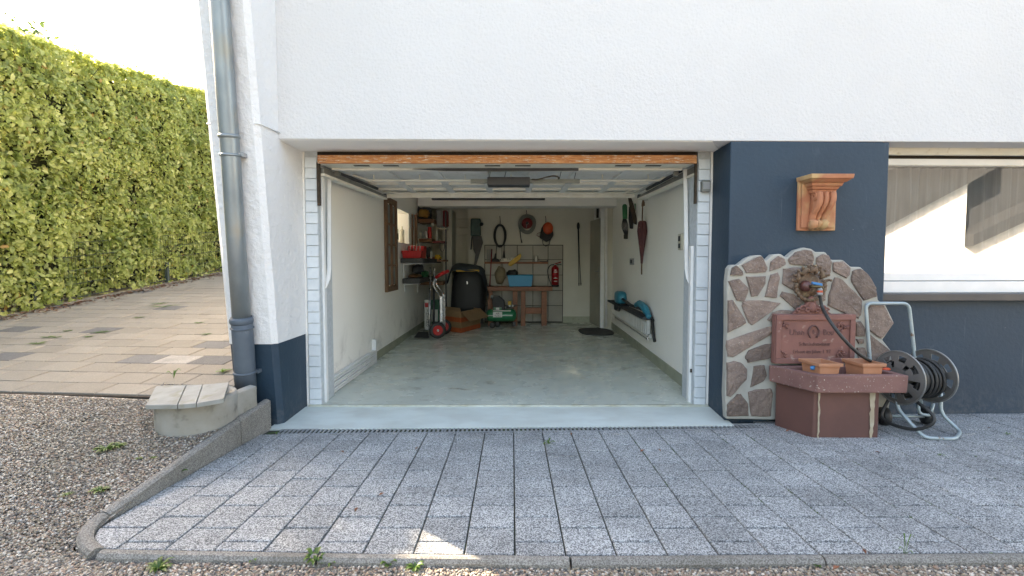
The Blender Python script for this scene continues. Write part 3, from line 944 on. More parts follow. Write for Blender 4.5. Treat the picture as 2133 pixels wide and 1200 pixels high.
for j in range(nz):
    t = j / (nz - 1); z = zt0 + .02 + (zb1 - .05 - zt0) * t
    for i in range(nx):
        x = px_r + .02 + 2.3 * i / (nx - 1)
        fr1 = 1.5 * sin(x * 58 + 2.2 * sin(x * 7)) * (1 - t * .35) + 1.2 * sin(x * 27 + t * .5 + 1.7 * sin(x * 3.1))
        vs.append((x, 4.26 + (.016 + .012 * t) * fr1 + .006 * sin(x * 150) * (1 - t), z))
for j in range(nz - 1):
    for i in range(nx - 1): fs.append((j * nx + i, j * nx + i + 1, (j + 1) * nx + i + 1, (j + 1) * nx + i))
cb = MB(RW); cb.add(vs, fs, True)
o = solo('sheer_curtain', cb, MT['curtain'], 'sheer white pleated curtain hanging behind the window pane', 'curtain', (3.6, 4.3, zt0), 0)

# ---- garage shell
XW0, XW1 = -1.665, -1.63
def lw(y): return XW0 + (XW1 - XW0) * (y - 4.3) / 5.6
wy0, wy1, wz0, wz1 = 7.16, 8.06, at(838, 508, 8.0).z, at(850, 447, 8.0).z + .02
mb = MB()
def slabw(y0, y1, z0, z1): mb.hexa([(-2.07, y0, z0), (lw(y0), y0, z0), (lw(y1), y1, z0), (-2.07, y1, z0), (-2.07, y0, z1), (lw(y0), y0, z1), (lw(y1), y1, z1), (-2.07, y1, z1)])
slabw(YJ + .305, wy0, -.1, 2.415); slabw(wy1, 10.62, -.1, 2.415); slabw(wy0, wy1, -.1, wz0); slabw(wy0, wy1, wz1, 2.415)
P('side_wall', mb, MT['inner'], house)
nw = P('niche_window', MB().box(-2.03, -1.99, wy0, wy1, wz0, wz0 + .04).box(-2.03, -1.99, wy0, wy1, wz1 - .04, wz1).box(-2.03, -1.99, wy0, wy0 + .04, wz0 + .041, wz1 - .041).box(-2.03, -1.99, wy1 - .04, wy1, wz0 + .041, wz1 - .041), MT['white_paint'], house)
def dusty():  # pane added to scatter the sun beam and dim its floor spot
    m, nt, b = base('sun softening pane')
    t = N(nt, 'ShaderNodeBsdfTransparent'); t.inputs[0].default_value = (.62, .62, .58, 1)
    d = N(nt, 'ShaderNodeBsdfTranslucent'); d.inputs[0].default_value = (.85, .85, .78, 1)
    ms = N(nt, 'ShaderNodeMixShader'); ms.inputs[0].default_value = .93
    L(nt, t.outputs[0], ms.inputs[1]); L(nt, d.outputs[0], ms.inputs[2]); L(nt, ms.outputs[0], nt.nodes['Material Output'].inputs[0]); return m
part('pane', MB().add([(-2.01, wy0 + .04, wz0 + .04), (-2.01, wy1 - .04, wz0 + .04), (-2.01, wy1 - .04, wz1 - .04), (-2.01, wy0 + .04, wz1 - .04)], [(0, 1, 2, 3)]), dusty(), nw, fix=False)
def rwx(y): return 1.615 + (1.80 - 1.615) * (y - 4.3) / 5.0
mb = MB(); mb.hexa([(rwx(YJ + .305), YJ + .305, -.1), (2.5, YJ + .305, -.1), (2.5, 10.2, -.1), (rwx(10.2), 10.2, -.1), (rwx(YJ + .305), YJ + .305, 2.415), (2.5, YJ + .305, 2.415), (2.5, 10.2, 2.415), (rwx(10.2), 10.2, 2.415)])
P('party_wall', mb, MT['inner'], house)
YB = 9.9
xb = lambda px: at(px, 560, YB).x
zb = lambda py: at(1100, py, YB).z
mb = MB(); mb.box(xb(977), 2.2, YB, YB + .2, -.1, 2.415); mb.box(-2.0, xb(977), YB + .45, YB + .6, -.1, 2.415); mb.box(xb(977) - .01, xb(977), YB, YB + .45, -.1, 2.415)
mb.box(xb(926), xb(944), YB - .25, YB + .45, -.1, 2.2)
P('back_wall', mb, MT['backwall'], house)
P('garage_ceiling', MB().box(-2.06, 2.4, 4.452, 10.62, 2.30, 2.41), MT['inner'], house)
P('ceiling_beam', MB().box(-1.6, 2.1, 8.6, 9.0, zb(438) - .06, 2.30), MT['soffit'], house, bevel=.01)
# skirting bands of floor paint
mb = MB()
mb.hexa([(lw(5.9) + 0, 5.9, 0), (lw(5.9) + .006, 5.9, 0), (lw(9.9) + .006, 9.9, 0), (lw(9.9), 9.9, 0), (lw(5.9), 5.9, .1), (lw(5.9) + .006, 5.9, .1), (lw(9.9) + .006, 9.9, .1), (lw(9.9), 9.9, .1)])
P('skirting', mb, MT['skirting'], house); mb = MB()
mb.hexa([(rwx(4.3) - .007, 4.3, 0), (rwx(4.3), 4.3, 0), (rwx(9.2), 9.2, 0), (rwx(9.2) - .007, 9.2, 0), (rwx(4.3) - .007, 4.3, .115), (rwx(4.3), 4.3, .115), (rwx(9.2), 9.2, .115), (rwx(9.2) - .007, 9.2, .115)])
P('skirting', mb, MT['skirting'], house); mb = MB()
mb.box(xb(1173), xb(1230), YB - .006, YB, 0, .12)
P('skirting', mb, MT['skirting'], house)

# back wall tiles
MT['tile'] = mk('beige wall tile', (.30, .285, .24), (.26, .245, .21), scale=4, rough=.35, rnd=.07)
tcols = [1010, 1045.5, 1077.5, 1110, 1141.5, 1172]; trows = [511, 541, 573, 605, 636.5, 670]
ground_ = P('tiled_panel', MB().box(xb(1009), xb(1173), YB - .004, YB, 0, zb(510)), MT['slot'], house)
for i in range(5):
    for j in range(5):
        part('tile', MB().box(xb(tcols[i]) + .005, xb(tcols[i + 1]) - .005, YB - .014, YB - .003, max(.004, zb(trows[j + 1]) + .005), zb(trows[j]) - .005), MT['tile'], ground_, bevel=.002, seg=1)
# boards in the dark recess
mb = MB()
for i, py in enumerate([452, 471, 488, 520, 556]): pass
for (a, b) in [(437, 452), (454, 470), (473, 487)]:
    part('recess_board', MB().box(xb(946), xb(976), YB + .38, YB + .44, zb(b), zb(a)), MT['backwall'], house, bevel=.003)
# inner door at the right rear, its frame, transom
MT['door_paint'] = mk('grey cream door paint', (.36, .35, .29), (.32, .31, .26), scale=3, rough=.5)
d0, d1 = at(1229, 560, 9.85), at(1250, 560, 9.1)
idoor = P('inner_door', MB().hexa([(d0.x, 9.85, .01), (d1.x, 9.1, .01), (d1.x + .04, 9.12, .01), (d0.x + .04, 9.87, .01), (d0.x, 9.85, at(1240, 458, 9.5).z), (d1.x, 9.1, at(1240, 458, 9.5).z), (d1.x + .04, 9.12, at(1240, 458, 9.5).z), (d0.x + .04, 9.87, at(1240, 458, 9.5).z)]), MT['door_paint'], house)
part('handle', MB().tube([(d1.x - .015, 9.2, 1.02), (d1.x - .05, 9.2, 1.02), (d1.x - .06, 9.34, 1.02)], .009, 6).box(d1.x - .012, d1.x - .004, 9.17, 9.23, .92, 1.1), MT['galv'], idoor)
P('door_casing', MB().box(at(1251, 560, 9.05).x, at(1257, 560, 9.05).x + .02, 9.05, 9.85, 0, 2.3), MT['white_paint'], house, bevel=.004)
P('wall_return', MB().box(at(1257, 560, 9.0).x + .022, rwx(9) + .1, 9.0, 9.85, 0, 2.3), MT['backwall'], house)
mb = MB().box(d0.x + .03, d1.x + .02, 9.3, 9.35, at(1240, 456, 9.3).z + .02, at(1240, 432, 9.3).z); P('transom', mb, MT['slot'], house)
P('heating_pipe', MB().tube([at(1262.5, 680, 8.9), at(1262.5, 425, 8.9)], .022, 8), MT['white_paint'], house)
P('ceiling_pipe', MB().tube([at(985, 433, 9.7), at(1155, 434, 9.7)], .022, 6), MT['backwall'], house)
# ceiling lamp tube (unlit) and dark strip above the beam
P('lamp_batten', MB().box(at(900, 415, 8.5).x, at(1135, 415, 8.5).x, 8.45, 8.56, at(1000, 416.5, 8.5).z, at(1000, 413.5, 8.5).z), MT['dark_steel'], house)
# ---------------------------------------------------------------- downpipe
MT['zinc'] = mk('weathered zinc pipe', (.28, .315, .33), (.20, .23, .245), scale=5, rough=.42, metal=.5, c3=(.27, .26, .225), s3=6, t3=(.55, .75), stretch=(1, 1, .5))
MT['pipe_blue'] = mk('blue grey painted pipe', (.085, .11, .135), (.07, .09, .115), scale=8, rough=.55, c3=(.15, .17, .18), s3=14, t3=(.68, .78))
def pipe_pt(px, py, off):
    Y = 3.5
    for _ in range(6):
        z = at(px, py, Y).z; Y = pf(z) - off
    return at(px, py, Y)
dp = thing('downpipe', 'grey zinc rain downpipe with blue painted foot on the corner pillar', 'downpipe', pipe_pt(512, 800, .075))
PP = [pipe_pt(x, y, .075) for x, y in [(452, -330), (457, 0), (474, 240), (479, 300), (490, 480), (503, 662)]]
part('pipe', MB().tube(PP, .0605, 20), MT['zinc'], dp)
LP = [pipe_pt(x, y, .075) for x, y in [(503, 660), (506, 700), (510, 765), (512.5, 812)]]
part('lower_pipe', MB().tube(LP, [.070, .071, .071, .071], 20), MT['pipe_blue'], dp)
def collar(py, px, r, h, mat_, name='collar'):
    c = pipe_pt(px, py, .075); u = (PP[3] - PP[4]).normalized()
    M_ = Tr(c) @ u.to_track_quat('Z', 'Y').to_matrix().to_4x4()
    return part(name, MB().lathe([(r * .93, -h), (r, -h * .6), (r * 1.03, 0), (r, h * .6), (r * .93, h)], M_, 24), mat_, dp)
collar(284, 477.5, .068, .012, MT['zinc']); collar(668, 503, .0765, .022, MT['pipe_blue']); collar(683, 504.5, .077, .006, MT['pipe_blue'])
cl_ = collar(323, 480, .0675, .009, MT['zinc'], 'bracket'); c = pipe_pt(500, 322, .06)
part('bolt', MB().box(c.x - .012, c.x + .022, c.y - .012, c.y + .05, c.z - .014, c.z + .014).tube([c + Vector((.004, -.03, 0)), c + Vector((.004, .02, 0))], .008, 6), MT['galv'], cl_)
cl_ = collar(775, 510.5, .078, .009, MT['pipe_blue'], 'bracket'); c = pipe_pt(535, 774, .05)
part('bolt', MB().box(c.x - .022, c.x + .012, c.y - .01, c.y + .06, c.z - .012, c.z + .012), MT['pipe_blue'], cl_)

# ---------------------------------------------------------------- concrete well with slab lid
gzw = gz(WCX, WCY)
well = thing('inspection_shaft', 'round concrete shaft ring in the gravel under a lid of three slabs', 'well', (WCX, WCY, gzw))
ztop = .335
part('shaft_ring', MB().lathe([(WR - .006, gzw - .15), (WR, gzw + .02), (WR + .002, ztop - .02), (WR - .006, ztop), (WR - .04, ztop), (WR - .045, gzw), (.01, gzw)], Tr(WCX, WCY, 0), 36, caps=False), MT['conc'], well)
MT['lid'] = mk('pale lichen covered slab', (.30, .30, .275), (.24, .235, .21), scale=7, rough=.8, bs=30, bd=.003, c3=(.22, .21, .16), s3=9, t3=(.55, .7))
def lp(px, py, z): return atz(px, py, z)
lids = [[(303, 844, .335), (369, 843, .347), (387, 802, .372), (325, 804, .352)], [(370.5, 843, .347), (408, 840, .357), (421.5, 801, .382), (388.5, 802, .372)], [(409.5, 840, .357), (466, 830, .380), (477, 796, .398), (423, 801, .383)]]
for q in lids:
    p = [lp(*a) for a in q]
    lo = [v - Vector((0, 0, .028)) for v in p]
    part('lid_slab', MB().hexa([*lo, *p]), MT['lid'], well, bevel=.003)
# short block and steel grid
p = [at(481, 825, 3.30), at(535, 804, 3.52)]
b0 = Vector((p[0].x, p[0].y, 0)); b1 = Vector((p[1].x, p[1].y, 0)); nn = Vector((-(b1 - b0).y, (b1 - b0).x, 0)).normalized() * .055
mb = MB(); mb.hexa([(b0.x, b0.y, .08), (b1.x, b1.y, .10), (b1.x + nn.x, b1.y + nn.y, .10), (b0.x + nn.x, b0.y + nn.y, .08),
                    (b0.x, b0.y, p[0].z), (b1.x, b1.y, p[1].z), (b1.x + nn.x, b1.y + nn.y, p[1].z + .008), (b0.x + nn.x, b0.y + nn.y, p[0].z + .008)])
solo('concrete_block', mb, MT['conc'], 'short upright concrete edging block between the shaft ring and the downpipe', 'block', (b0.x, b0.y, .1), bevel=.006)
g0, g1, g2, g3 = [atz(x, y, .262) for x, y in [(318, 822), (462, 815), (478, 795), (342, 798)]]
gg = thing('foot_grate', 'dark steel mesh grate lying at the front edge of the driveway behind the shaft lid', 'grate', g0)
mb = MB()
fr4 = [g0, g1, g2, g3]
for i in range(4): mb.tube([fr4[i], fr4[(i + 1) % 4]], .006, 4)
part('frame', mb, MT['dark_steel'], gg)
mb = MB()
for i in range(1, 16): mb.tube([g0.lerp(g1, i / 16), g3.lerp(g2, i / 16)], .0025, 4)
for i in range(1, 7): mb.tube([g0.lerp(g3, i / 7), g1.lerp(g2, i / 7)], .0025, 4)
part('mesh', mb, MT['dark_steel'], gg, kind='stuff')
mb = MB(); mb.add([v - Vector((0, 0, .012)) for v in fr4], [(0, 1, 2, 3)]); part('under_sheet', mb, MT['slot'], gg, fix=False)  # flat dark sheet close under the mesh

# ---------------------------------------------------------------- hedge
H0 = Vector((-6.5, 6.4)); HD = Vector((sin(radians(5.2)), cos(radians(5.2)))); HN = Vector((HD.y, -HD.x))   # HN faces the driveway
def hbase(s): 
    p = H0 + HD * s; return p
def hgz(s): 
    p = hbase(s); return drive_z(p.x, p.y)
def htop(s): return 3.66 + .10 * noise.noise((s * .9, 0, 3)) + .05 * noise.noise((s * 3, 0, 8))
hedge = thing('hedge', 'tall clipped leafy green hedge along the left side of the driveway', 'hedge', (hbase(2).x, hbase(2).y, hgz(2)))
nr = np.random.default_rng(4)
def leaves_mesh(name, P_, N_, size, seed=1, droop=.3, sv=.35, jit=.9):
    r = np.random.default_rng(seed); n = len(P_)
    P_ = np.asarray(P_); N_ = np.asarray(N_) + r.normal(0, jit, (n, 3)) * .7
    N_ /= np.linalg.norm(N_, axis=1)[:, None]
    T = r.normal(0, 1, (n, 3)); T[:, 2] -= droop
    T -= N_ * (T * N_).sum(1)[:, None]; T /= np.linalg.norm(T, axis=1)[:, None]
    B = np.cross(N_, T)
    s = size * r.uniform(1 - sv, 1 + sv, n)
    tpl = np.array([(-.5, 0, 0), (-.12, .27, .10), (.28, .22, .06), (.55, 0, -.10), (.28, -.22, .06), (-.12, -.27, .10), (.05, 0, 0)])
    V = P_[:, None, :] + s[:, None, None] * (tpl[None, :, 0:1] * T[:, None] + tpl[None, :, 1:2] * B[:, None] + tpl[None, :, 2:3] * N_[:, None])
    fc = np.array([(0, 6, 1, 0), (1, 6, 2, 0), (2, 6, 3, 0), (3, 6, 4, 0), (4, 6, 5, 0), (5, 6, 0, 0)])[:, :3]
    Fc = fc[None] + (np.arange(n) * 7)[:, None, None]
    me = bpy.data.meshes.new(name)
    me.vertices.add(n * 7); me.vertices.foreach_set('co', V.reshape(-1))
    me.loops.add(n * 18); me.loops.foreach_set('vertex_index', Fc.reshape(-1).astype(np.int32))
    me.polygons.add(n * 6); me.polygons.foreach_set('loop_start', np.arange(0, n * 18, 3, dtype=np.int32))
    me.polygons.foreach_set('use_smooth', np.ones(n * 6, bool))
    me.update(calc_edges=True); return me
def bulge(s, h): return .16 * noise.noise((s * 1.1, h * 1.1, 0)) + .10 * noise.noise((s * 3.2, h * 3.2, 5)) + .05 * noise.noise((s * 8, h * 8, 9))
Pn, Nn = [], []
rh = random.Random(9)
n_front = 105000
S0, S1 = -1.6, 9.0
while len(Pn) < n_front:
    s = S0 + (S1 - S0) * rh.random(); top = htop(s)
    k = rh.random()
    if k < .80:
        h = top * rh.random() ** .95; d = bulge(s, h) - abs(rh.gauss(0, .09)) + .03
        if h > top - .25: d -= (h - top + .25) * .5
        nrm = (HN.x, HN.y, .25)
    elif k < .94:
        h = top + bulge(s, 9) * .6 - abs(rh.gauss(0, .05)) + (.12 * rh.random() if rh.random() < .12 else 0); d = -1.1 * rh.random(); nrm = (0, 0, 1)
    else:
        h = top * rh.random(); d = -1.15 + rh.gauss(0, .08); nrm = (-HN.x, -HN.y, .2)
    if h < .05 + .06 * rh.random() and rh.random() < .5: continue
    if noise.noise((s * 2.6, h * 2.6, 31)) > .34 and k < .8 and rh.random() < .72: continue
    p = hbase(s); Pn.append((p.x + HN.x * d, p.y + HN.y * d, hgz(s) + h)); Nn.append(nrm)
off = wl(hedge)
me = leaves_mesh('foliage', np.array(Pn) - np.array(off), Nn, .064, 2, droop=.4, sv=.6)
me.materials.append(MT['hedge'])
o = bpy.data.objects.new('foliage', me); COL.objects.link(o); o.parent = hedge; WL[o] = off; o['kind'] = 'stuff'
# the hedge runs on past the picture's left edge
Pn, Nn = [], []
while len(Pn) < 16000:
    s = -15.5 + (S0 + 15.5) * rh.random(); h = 3.7 * rh.random(); k = rh.random()
    if k < .8: d = bulge(s, h) - abs(rh.gauss(0, .1)); nrm = (HN.x, HN.y, .25)
    else: h = 3.66; d = -1.1 * rh.random(); nrm = (0, 0, 1)
    p = hbase(s); Pn.append((p.x + HN.x * d, p.y + HN.y * d, max(.02, hgz(max(s, -3.2))) + h)); Nn.append(nrm)
me = leaves_mesh('foliage', np.array(Pn) - np.array(off), Nn, .13, 6, droop=.4, sv=.4); me.materials.append(MT['hedge'])
o = bpy.data.objects.new('foliage', me); COL.objects.link(o); o.parent = hedge; WL[o] = off; o['kind'] = 'stuff'
def core2(s, h, d): p = hbase(s); return (p.x + HN.x * d, p.y + HN.y * d, hgz(max(s, -3.2)) * .9 + h)
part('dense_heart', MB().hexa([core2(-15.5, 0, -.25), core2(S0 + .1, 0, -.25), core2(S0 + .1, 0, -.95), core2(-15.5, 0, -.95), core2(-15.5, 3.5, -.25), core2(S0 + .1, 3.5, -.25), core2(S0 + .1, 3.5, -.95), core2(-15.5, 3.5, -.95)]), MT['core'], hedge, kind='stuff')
# inner volume of dense shade leaves and twigs
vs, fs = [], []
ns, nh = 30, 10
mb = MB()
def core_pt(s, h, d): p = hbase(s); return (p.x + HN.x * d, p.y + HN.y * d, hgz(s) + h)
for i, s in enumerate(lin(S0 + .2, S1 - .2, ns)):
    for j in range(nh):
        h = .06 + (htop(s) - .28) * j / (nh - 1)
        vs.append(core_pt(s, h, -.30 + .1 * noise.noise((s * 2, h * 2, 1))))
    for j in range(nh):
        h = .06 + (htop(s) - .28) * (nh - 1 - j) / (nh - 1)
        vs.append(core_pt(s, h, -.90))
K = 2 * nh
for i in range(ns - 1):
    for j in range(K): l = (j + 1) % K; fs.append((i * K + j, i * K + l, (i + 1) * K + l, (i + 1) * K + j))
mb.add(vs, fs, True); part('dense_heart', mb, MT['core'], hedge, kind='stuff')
mb = MB()
for i in range(44):
    s = S0 + .3 + i * (S1 - S0 - .5) / 43 + rh.uniform(-.06, .06); d = -.35 + rh.uniform(-.1, .1)
    q = [core_pt(s, 0, d), core_pt(s + rh.uniform(-.1, .1), .5, d + rh.uniform(-.1, .15)), core_pt(s + rh.uniform(-.2, .2), 1.3, d + rh.uniform(-.1, .2))]
    mb.tube(q, [.022, .018, .01], 5)
for i in range(260):
    s = rh.uniform(S0 + .3, S1 - .3); h = rh.uniform(.3, 3.3); q = core_pt(s, h, -.25)
    e = core_pt(s + rh.uniform(-.3, .3), h + rh.uniform(0, .4), rh.uniform(-.05, .08)); mb.tube([q, Vector(q).lerp(Vector(e), .5) + Vector((0, 0, .03)), e], [.008, .006, .003], 4)
part('stems', mb, MT['twig'], hedge, kind='stuff')

# wire fence at the hedge foot
MT['fence'] = mk('dark green fence wire', (.03, .045, .04), scale=20, rough=.5)
fe = thing('wire_fence', 'low dark green wire mesh fence at the foot of the hedge', 'fence', core_pt(2, 0, .1))
def fpt(s, h): return Vector(core_pt(s, h, .0))
for s in (.4, 2.75, 5.1):
    a = fpt(s, -.05); part('post', MB().box(a.x - .025, a.x + .025, a.y - .025, a.y + .025, a.z, a.z + .42), MT['fence'], fe, bevel=.003)
for h in (.05, .25, .45, .65, .85):
    part('wire', MB().tube([fpt(s, h) for s in lin(-1, 7, 6)], .006 if h < .1 else .0035, 4), MT['fence'], fe)
mb = MB()
for i in range(140): s = -1 + 8 * i / 139; mb.tube([fpt(s, .04), fpt(s, .85)], .002, 3, caps=False)
part('mesh_wires', mb, MT['fence'], fe, kind='stuff')

# tree beyond the hedge, its crown just showing in the top left corner
tb = Vector((-12.6, 11.6, drive_z(-12.6, 11.6) - .1))
tree = thing('tree', 'dark leafy tree rising behind the hedge at the top left corner', 'tree', tb)
part('trunk', MB().tube([tb, tb + Vector((.1, 0, 1.5)), tb + Vector((0, .1, 3)), tb + Vector((.2, 0, 4.6)), tb + Vector((.3, .1, 6.2))], [.22, .17, .14, .09, .03], 10), MT['twig'], tree)
mb = MB(); Pn, Nn = [], []
rt = random.Random(17)
for i in range(26):
    z = 2.4 + rt.random() * 3.6; a = rt.random() * 2 * pi; r_ = (1.9 - .28 * abs(z - 3.8)) * rt.uniform(.5, 1)
    st = tb + Vector((.1, 0, z - .6)); en = tb + Vector((cos(a) * r_, sin(a) * r_, z + rt.uniform(.1, .7)))
    mb.tube([st, st.lerp(en, .5) + Vector((0, 0, .08)), en], [.04, .025, .008], 5)
    for k in range(330):
        q = en + Vector((rt.gauss(0, .34), rt.gauss(0, .34), rt.gauss(0, .26))); Pn.append(tuple(q - tb)); Nn.append((rt.gauss(0, .5), rt.gauss(0, .5), 1))
part('limb', mb, MT['twig'], tree)
me = leaves_mesh('crown', Pn, Nn, .12, 5); me.materials.append(MT['tree_leaf'])
o = bpy.data.objects.new('crown', me); COL.objects.link(o); o.parent = tree; WL[o] = tb; o['kind'] = 'stuff'

# ---------------------------------------------------------------- terracotta corbel
MT['terra'] = mk('terracotta', (.46, .19, .10), (.37, .14, .07), scale=7, rough=.75, bs=40, bd=.001, c3=(.50, .33, .16), s3=5, t3=(.46, .66))
S = 3.640 / F
def wl_x(px, py, Y): return wloc(px, py, Y).x
bx0, bz0 = wloc(1657, 480, YP).x, wloc(1690, 481, YP).z
bz1 = wloc(1690, 378, YP).z
bx1 = wloc(1727, 480, YP - .03).x + .02
cz = wloc(1730, 361, YP - .2).z
sx0, sx1 = wloc(1692, 362, YP - .19).x, wloc(1783, 362, YP - .19).x
corb = thing('wall_corbel', 'orange terracotta scroll corbel fixed high on the blue pier', 'corbel', RW @ Vector(((bx0 + bx1) / 2, YP, bz0)))
part('back_plate', MB(RW).box(bx0, bx1 + .03, YP - .028, YP - .001, bz0, cz - .03), MT['terra'], corb, bevel=.006)
part('back_plate', MB(RW).box(bx0 + .018, bx1 + .012, YP - .045, YP - .0285, bz0 + .02, cz - .04), MT['terra'], corb, bevel=.006)
cxm = (sx0 + sx1) / 2 - .005
mid = (bx0 + bx1 + .03) / 2
def step(z0, z1, w, d, w2=None, d2=None):
    w2, d2 = w2 or w, d2 or d
    return MB(RW).hexa([(cxm - w, YP - d, z0), (cxm + w, YP - d, z0), (cxm + w, YP - .001, z0), (cxm - w, YP - .001, z0), (cxm - w2, YP - d2, z1), (cxm + w2, YP - d2, z1), (cxm + w2, YP - .001, z1), (cxm - w2, YP - .001, z1)])
W = (sx1 - sx0) / 2
def cn(*a): part('cornice_step', step(*a), MT['terra'], corb, bevel=.004)
cn(cz - .032, cz, W * .97, .185, W, .19); cn(cz - .052, cz - .033, W * .80, .150, W * .94, .176)
cn(cz - .078, cz - .053, W * .70, .125, W * .76, .135); cn(cz - .10, cz - .079, W * .60, .105, W * .66, .115); cn(cz - .125, cz - .101, W * .54, .09, W * .56, .098)
# S scroll body with three reeds
zt_ = cz - .125; zb_ = bz0 + .02; Hh = zt_ - zb_
def sprof(t):        # t 0 top .. 1 bottom: how far it stands out
    return .085 + .028 * sin(pi * min(1, t * 1.7)) - .075 * (t ** 1.3) + (.045 * math.exp(-((t - .9) / .07) ** 2))
def shift(t): return -.03 * t
for k, (o_, w_, ex) in enumerate([(-.052, .022, 0), (0, .016, -.008), (.052, .022, 0)]):
    m = MB(RW); q = []
    for i in range(26):
        t = i / 25; q.append(Vector((cxm + (o_) * (1 - .25 * t) + shift(t), YP - .03 - sprof(t) - ex * 0, zt_ - Hh * t)))
    m.tube(q, [w_ * (1 + .35 * math.exp(-((i / 25 - .9) / .08) ** 2)) for i in range(26)], 8, flat=1)
    part('scroll_reed', m, MT['terra'], corb)
m = MB(RW); vs, fs = [], []
for i in range(26):
    t = i / 25; w_ = .07 * (1 - .2 * t); c_ = cxm + shift(t); y_ = YP - .03 - sprof(t)
    vs += [(c_ - w_, y_ + .006, zt_ - Hh * t), (c_ + w_, y_ + .006, zt_ - Hh * t), (c_ + w_, YP - .04, zt_ - Hh * t), (c_ - w_, YP - .04, zt_ - Hh * t)]
for i in range(25):
    for j in range(4): l = (j + 1) % 4; fs.append((i * 4 + j, i * 4 + l, i * 4 + 4 + l, i * 4 + 4 + j))
fs += [(0, 1, 2, 3), (103, 102, 101, 100)]
m.add(vs, fs, True); part('scroll_body', m, MT['terra'], corb)
for (t, r_, dx) in [(.12, .034, 0), (.9, .022, 0)]:      # volutes on the left flank
    y_ = YP - .045 - sprof(t) * .55; z_ = zt_ - Hh * t; x_ = cxm - .07 * (1 - .2 * t) + shift(t)
    q = [(x_ - .003, y_ + cos(a) * r_ * (1 - a / 16), z_ + sin(a) * r_ * (1 - a / 16)) for a in [i * .45 for i in range(30)]]
    part('volute', MB(RW).tube(q, .007, 6), MT['terra'], corb)
for i, o_ in enumerate((-.05, 0, .05)):
    part('foot_roll', MB(RW).ball((cxm + o_ * .8 - .03, YP - .062, zb_ + .028), (.025, .03, .03)), MT['terra'], corb)

# ---------------------------------------------------------------- rubble stone wall panel with its stones
MT['stone'] = mk('brown red porphyry stone', (.215, .160, .132), (.145, .105, .088), scale=9, rough=.8, bs=24, bd=.02, bst=1, rnd=.26, c3=(.33, .28, .24), s3=130, t3=(.60, .70), detail=8)
MT['mortar'] = mk('pale mortar', (.40, .39, .35), (.32, .31, .275), scale=5, rough=.9, bs=35, bd=.004)
sp = lambda x, y: (1500 + x / 2.727, 490 + y / 2.727)
YS = 3.695
outline = [(35, 1045), (28, 900), (35, 720), (38, 560), (40, 260), (48, 190), (65, 168), (105, 168), (150, 132), (190, 115), (235, 112), (262, 145), (300, 110), (345, 105), (378, 128), (430, 85), (480, 70), (520, 78), (545, 95), (600, 95), (635, 140), (700, 140), (745, 180), (800, 180), (850, 230), (890, 300), (900, 370), (940, 393), (992, 500), (925, 595), (985, 670), (990, 800), (960, 1000), (700, 1050), (300, 1050)]
sw = thing('stone_wall_panel', 'decorative irregular stone wall panel in front of the blue pier behind the fountain', 'stone wall', RW @ Vector((2.0, YS, pave_z(3.7))))
pl = [wloc(*sp(x, y), YS + .012) for x, y in outline]
mb = MB(RW); mb.ext([(p.x, p.y, p.z) for p in pl], (0, YP - YS - .013, 0))
part('mortar_bed', mb, MT['mortar'], sw, bevel=.012, seg=3)
stones = [
 [(60, 228), (70, 185), (95, 172), (130, 205), (132, 228)], [(125, 170), (220, 122), (240, 120), (272, 185), (262, 210), (150, 215)],
 [(285, 205), (290, 150), (335, 118), (370, 135), (376, 165), (345, 185)], [(390, 135), (430, 97), (480, 82), (525, 90), (537, 130), (525, 175), (400, 165)],
 [(548, 165), (552, 125), (585, 107), (620, 115), (637, 150), (630, 215), (610, 240), (570, 190)], [(645, 205), (645, 155), (700, 148), (742, 185), (738, 225), (720, 245)],
 [(748, 255), (755, 205), (800, 190), (845, 225), (890, 300), (892, 350), (820, 372), (765, 290)], [(150, 235), (262, 233), (260, 275), (215, 345), (180, 350)],
 [(48, 262), (110, 248), (163, 300), (162, 320), (140, 378), (95, 370)], [(257, 350), (290, 225), (330, 212), (340, 240), (322, 355)],
 [(355, 275), (362, 190), (440, 182), (545, 200), (600, 260), (600, 370), (560, 400), (480, 380), (430, 320)], [(343, 345), (355, 320), (420, 335), (470, 380), (430, 420)],
 [(615, 400), (620, 340), (655, 240), (700, 255), (810, 370), (805, 440), (790, 475), (700, 440)], [(125, 400), (135, 375), (240, 370), (348, 385), (300, 430), (185, 512), (165, 500)],
 [(45, 555), (47, 370), (75, 370), (145, 480), (148, 500)], [(842, 425), (860, 395), (930, 397), (988, 500), (918, 588), (845, 540)],
 [(42, 600), (250, 530), (300, 515), (300, 560), (75, 695), (45, 690)], [(145, 690), (165, 655), (260, 620), (330, 615), (330, 690), (160, 725)],
 [(40, 725), (80, 715), (120, 725), (155, 760), (152, 820), (60, 920), (40, 915)], [(175, 865), (195, 745), (255, 740), (268, 800), (250, 830)],
 [(162, 895), (200, 880), (290, 872), (302, 900), (290, 1030), (180, 1028)], [(42, 965), (100, 905), (120, 903), (162, 960), (165, 1028), (42, 1030)],
 [(772, 495), (800, 490), (825, 530), (822, 575), (775, 575)], [(850, 560), (975, 662), (960, 715), (860, 715)], [(775, 590), (815, 590), (820, 615), (790, 618)],
 [(780, 640), (825, 640), (840, 700), (790, 720)], [(870, 760), (970, 740), (960, 860), (880, 900)], [(270, 482), (300, 440), (350, 425), (415, 430), (400, 450), (320, 500)]]
rs = random.Random(3)
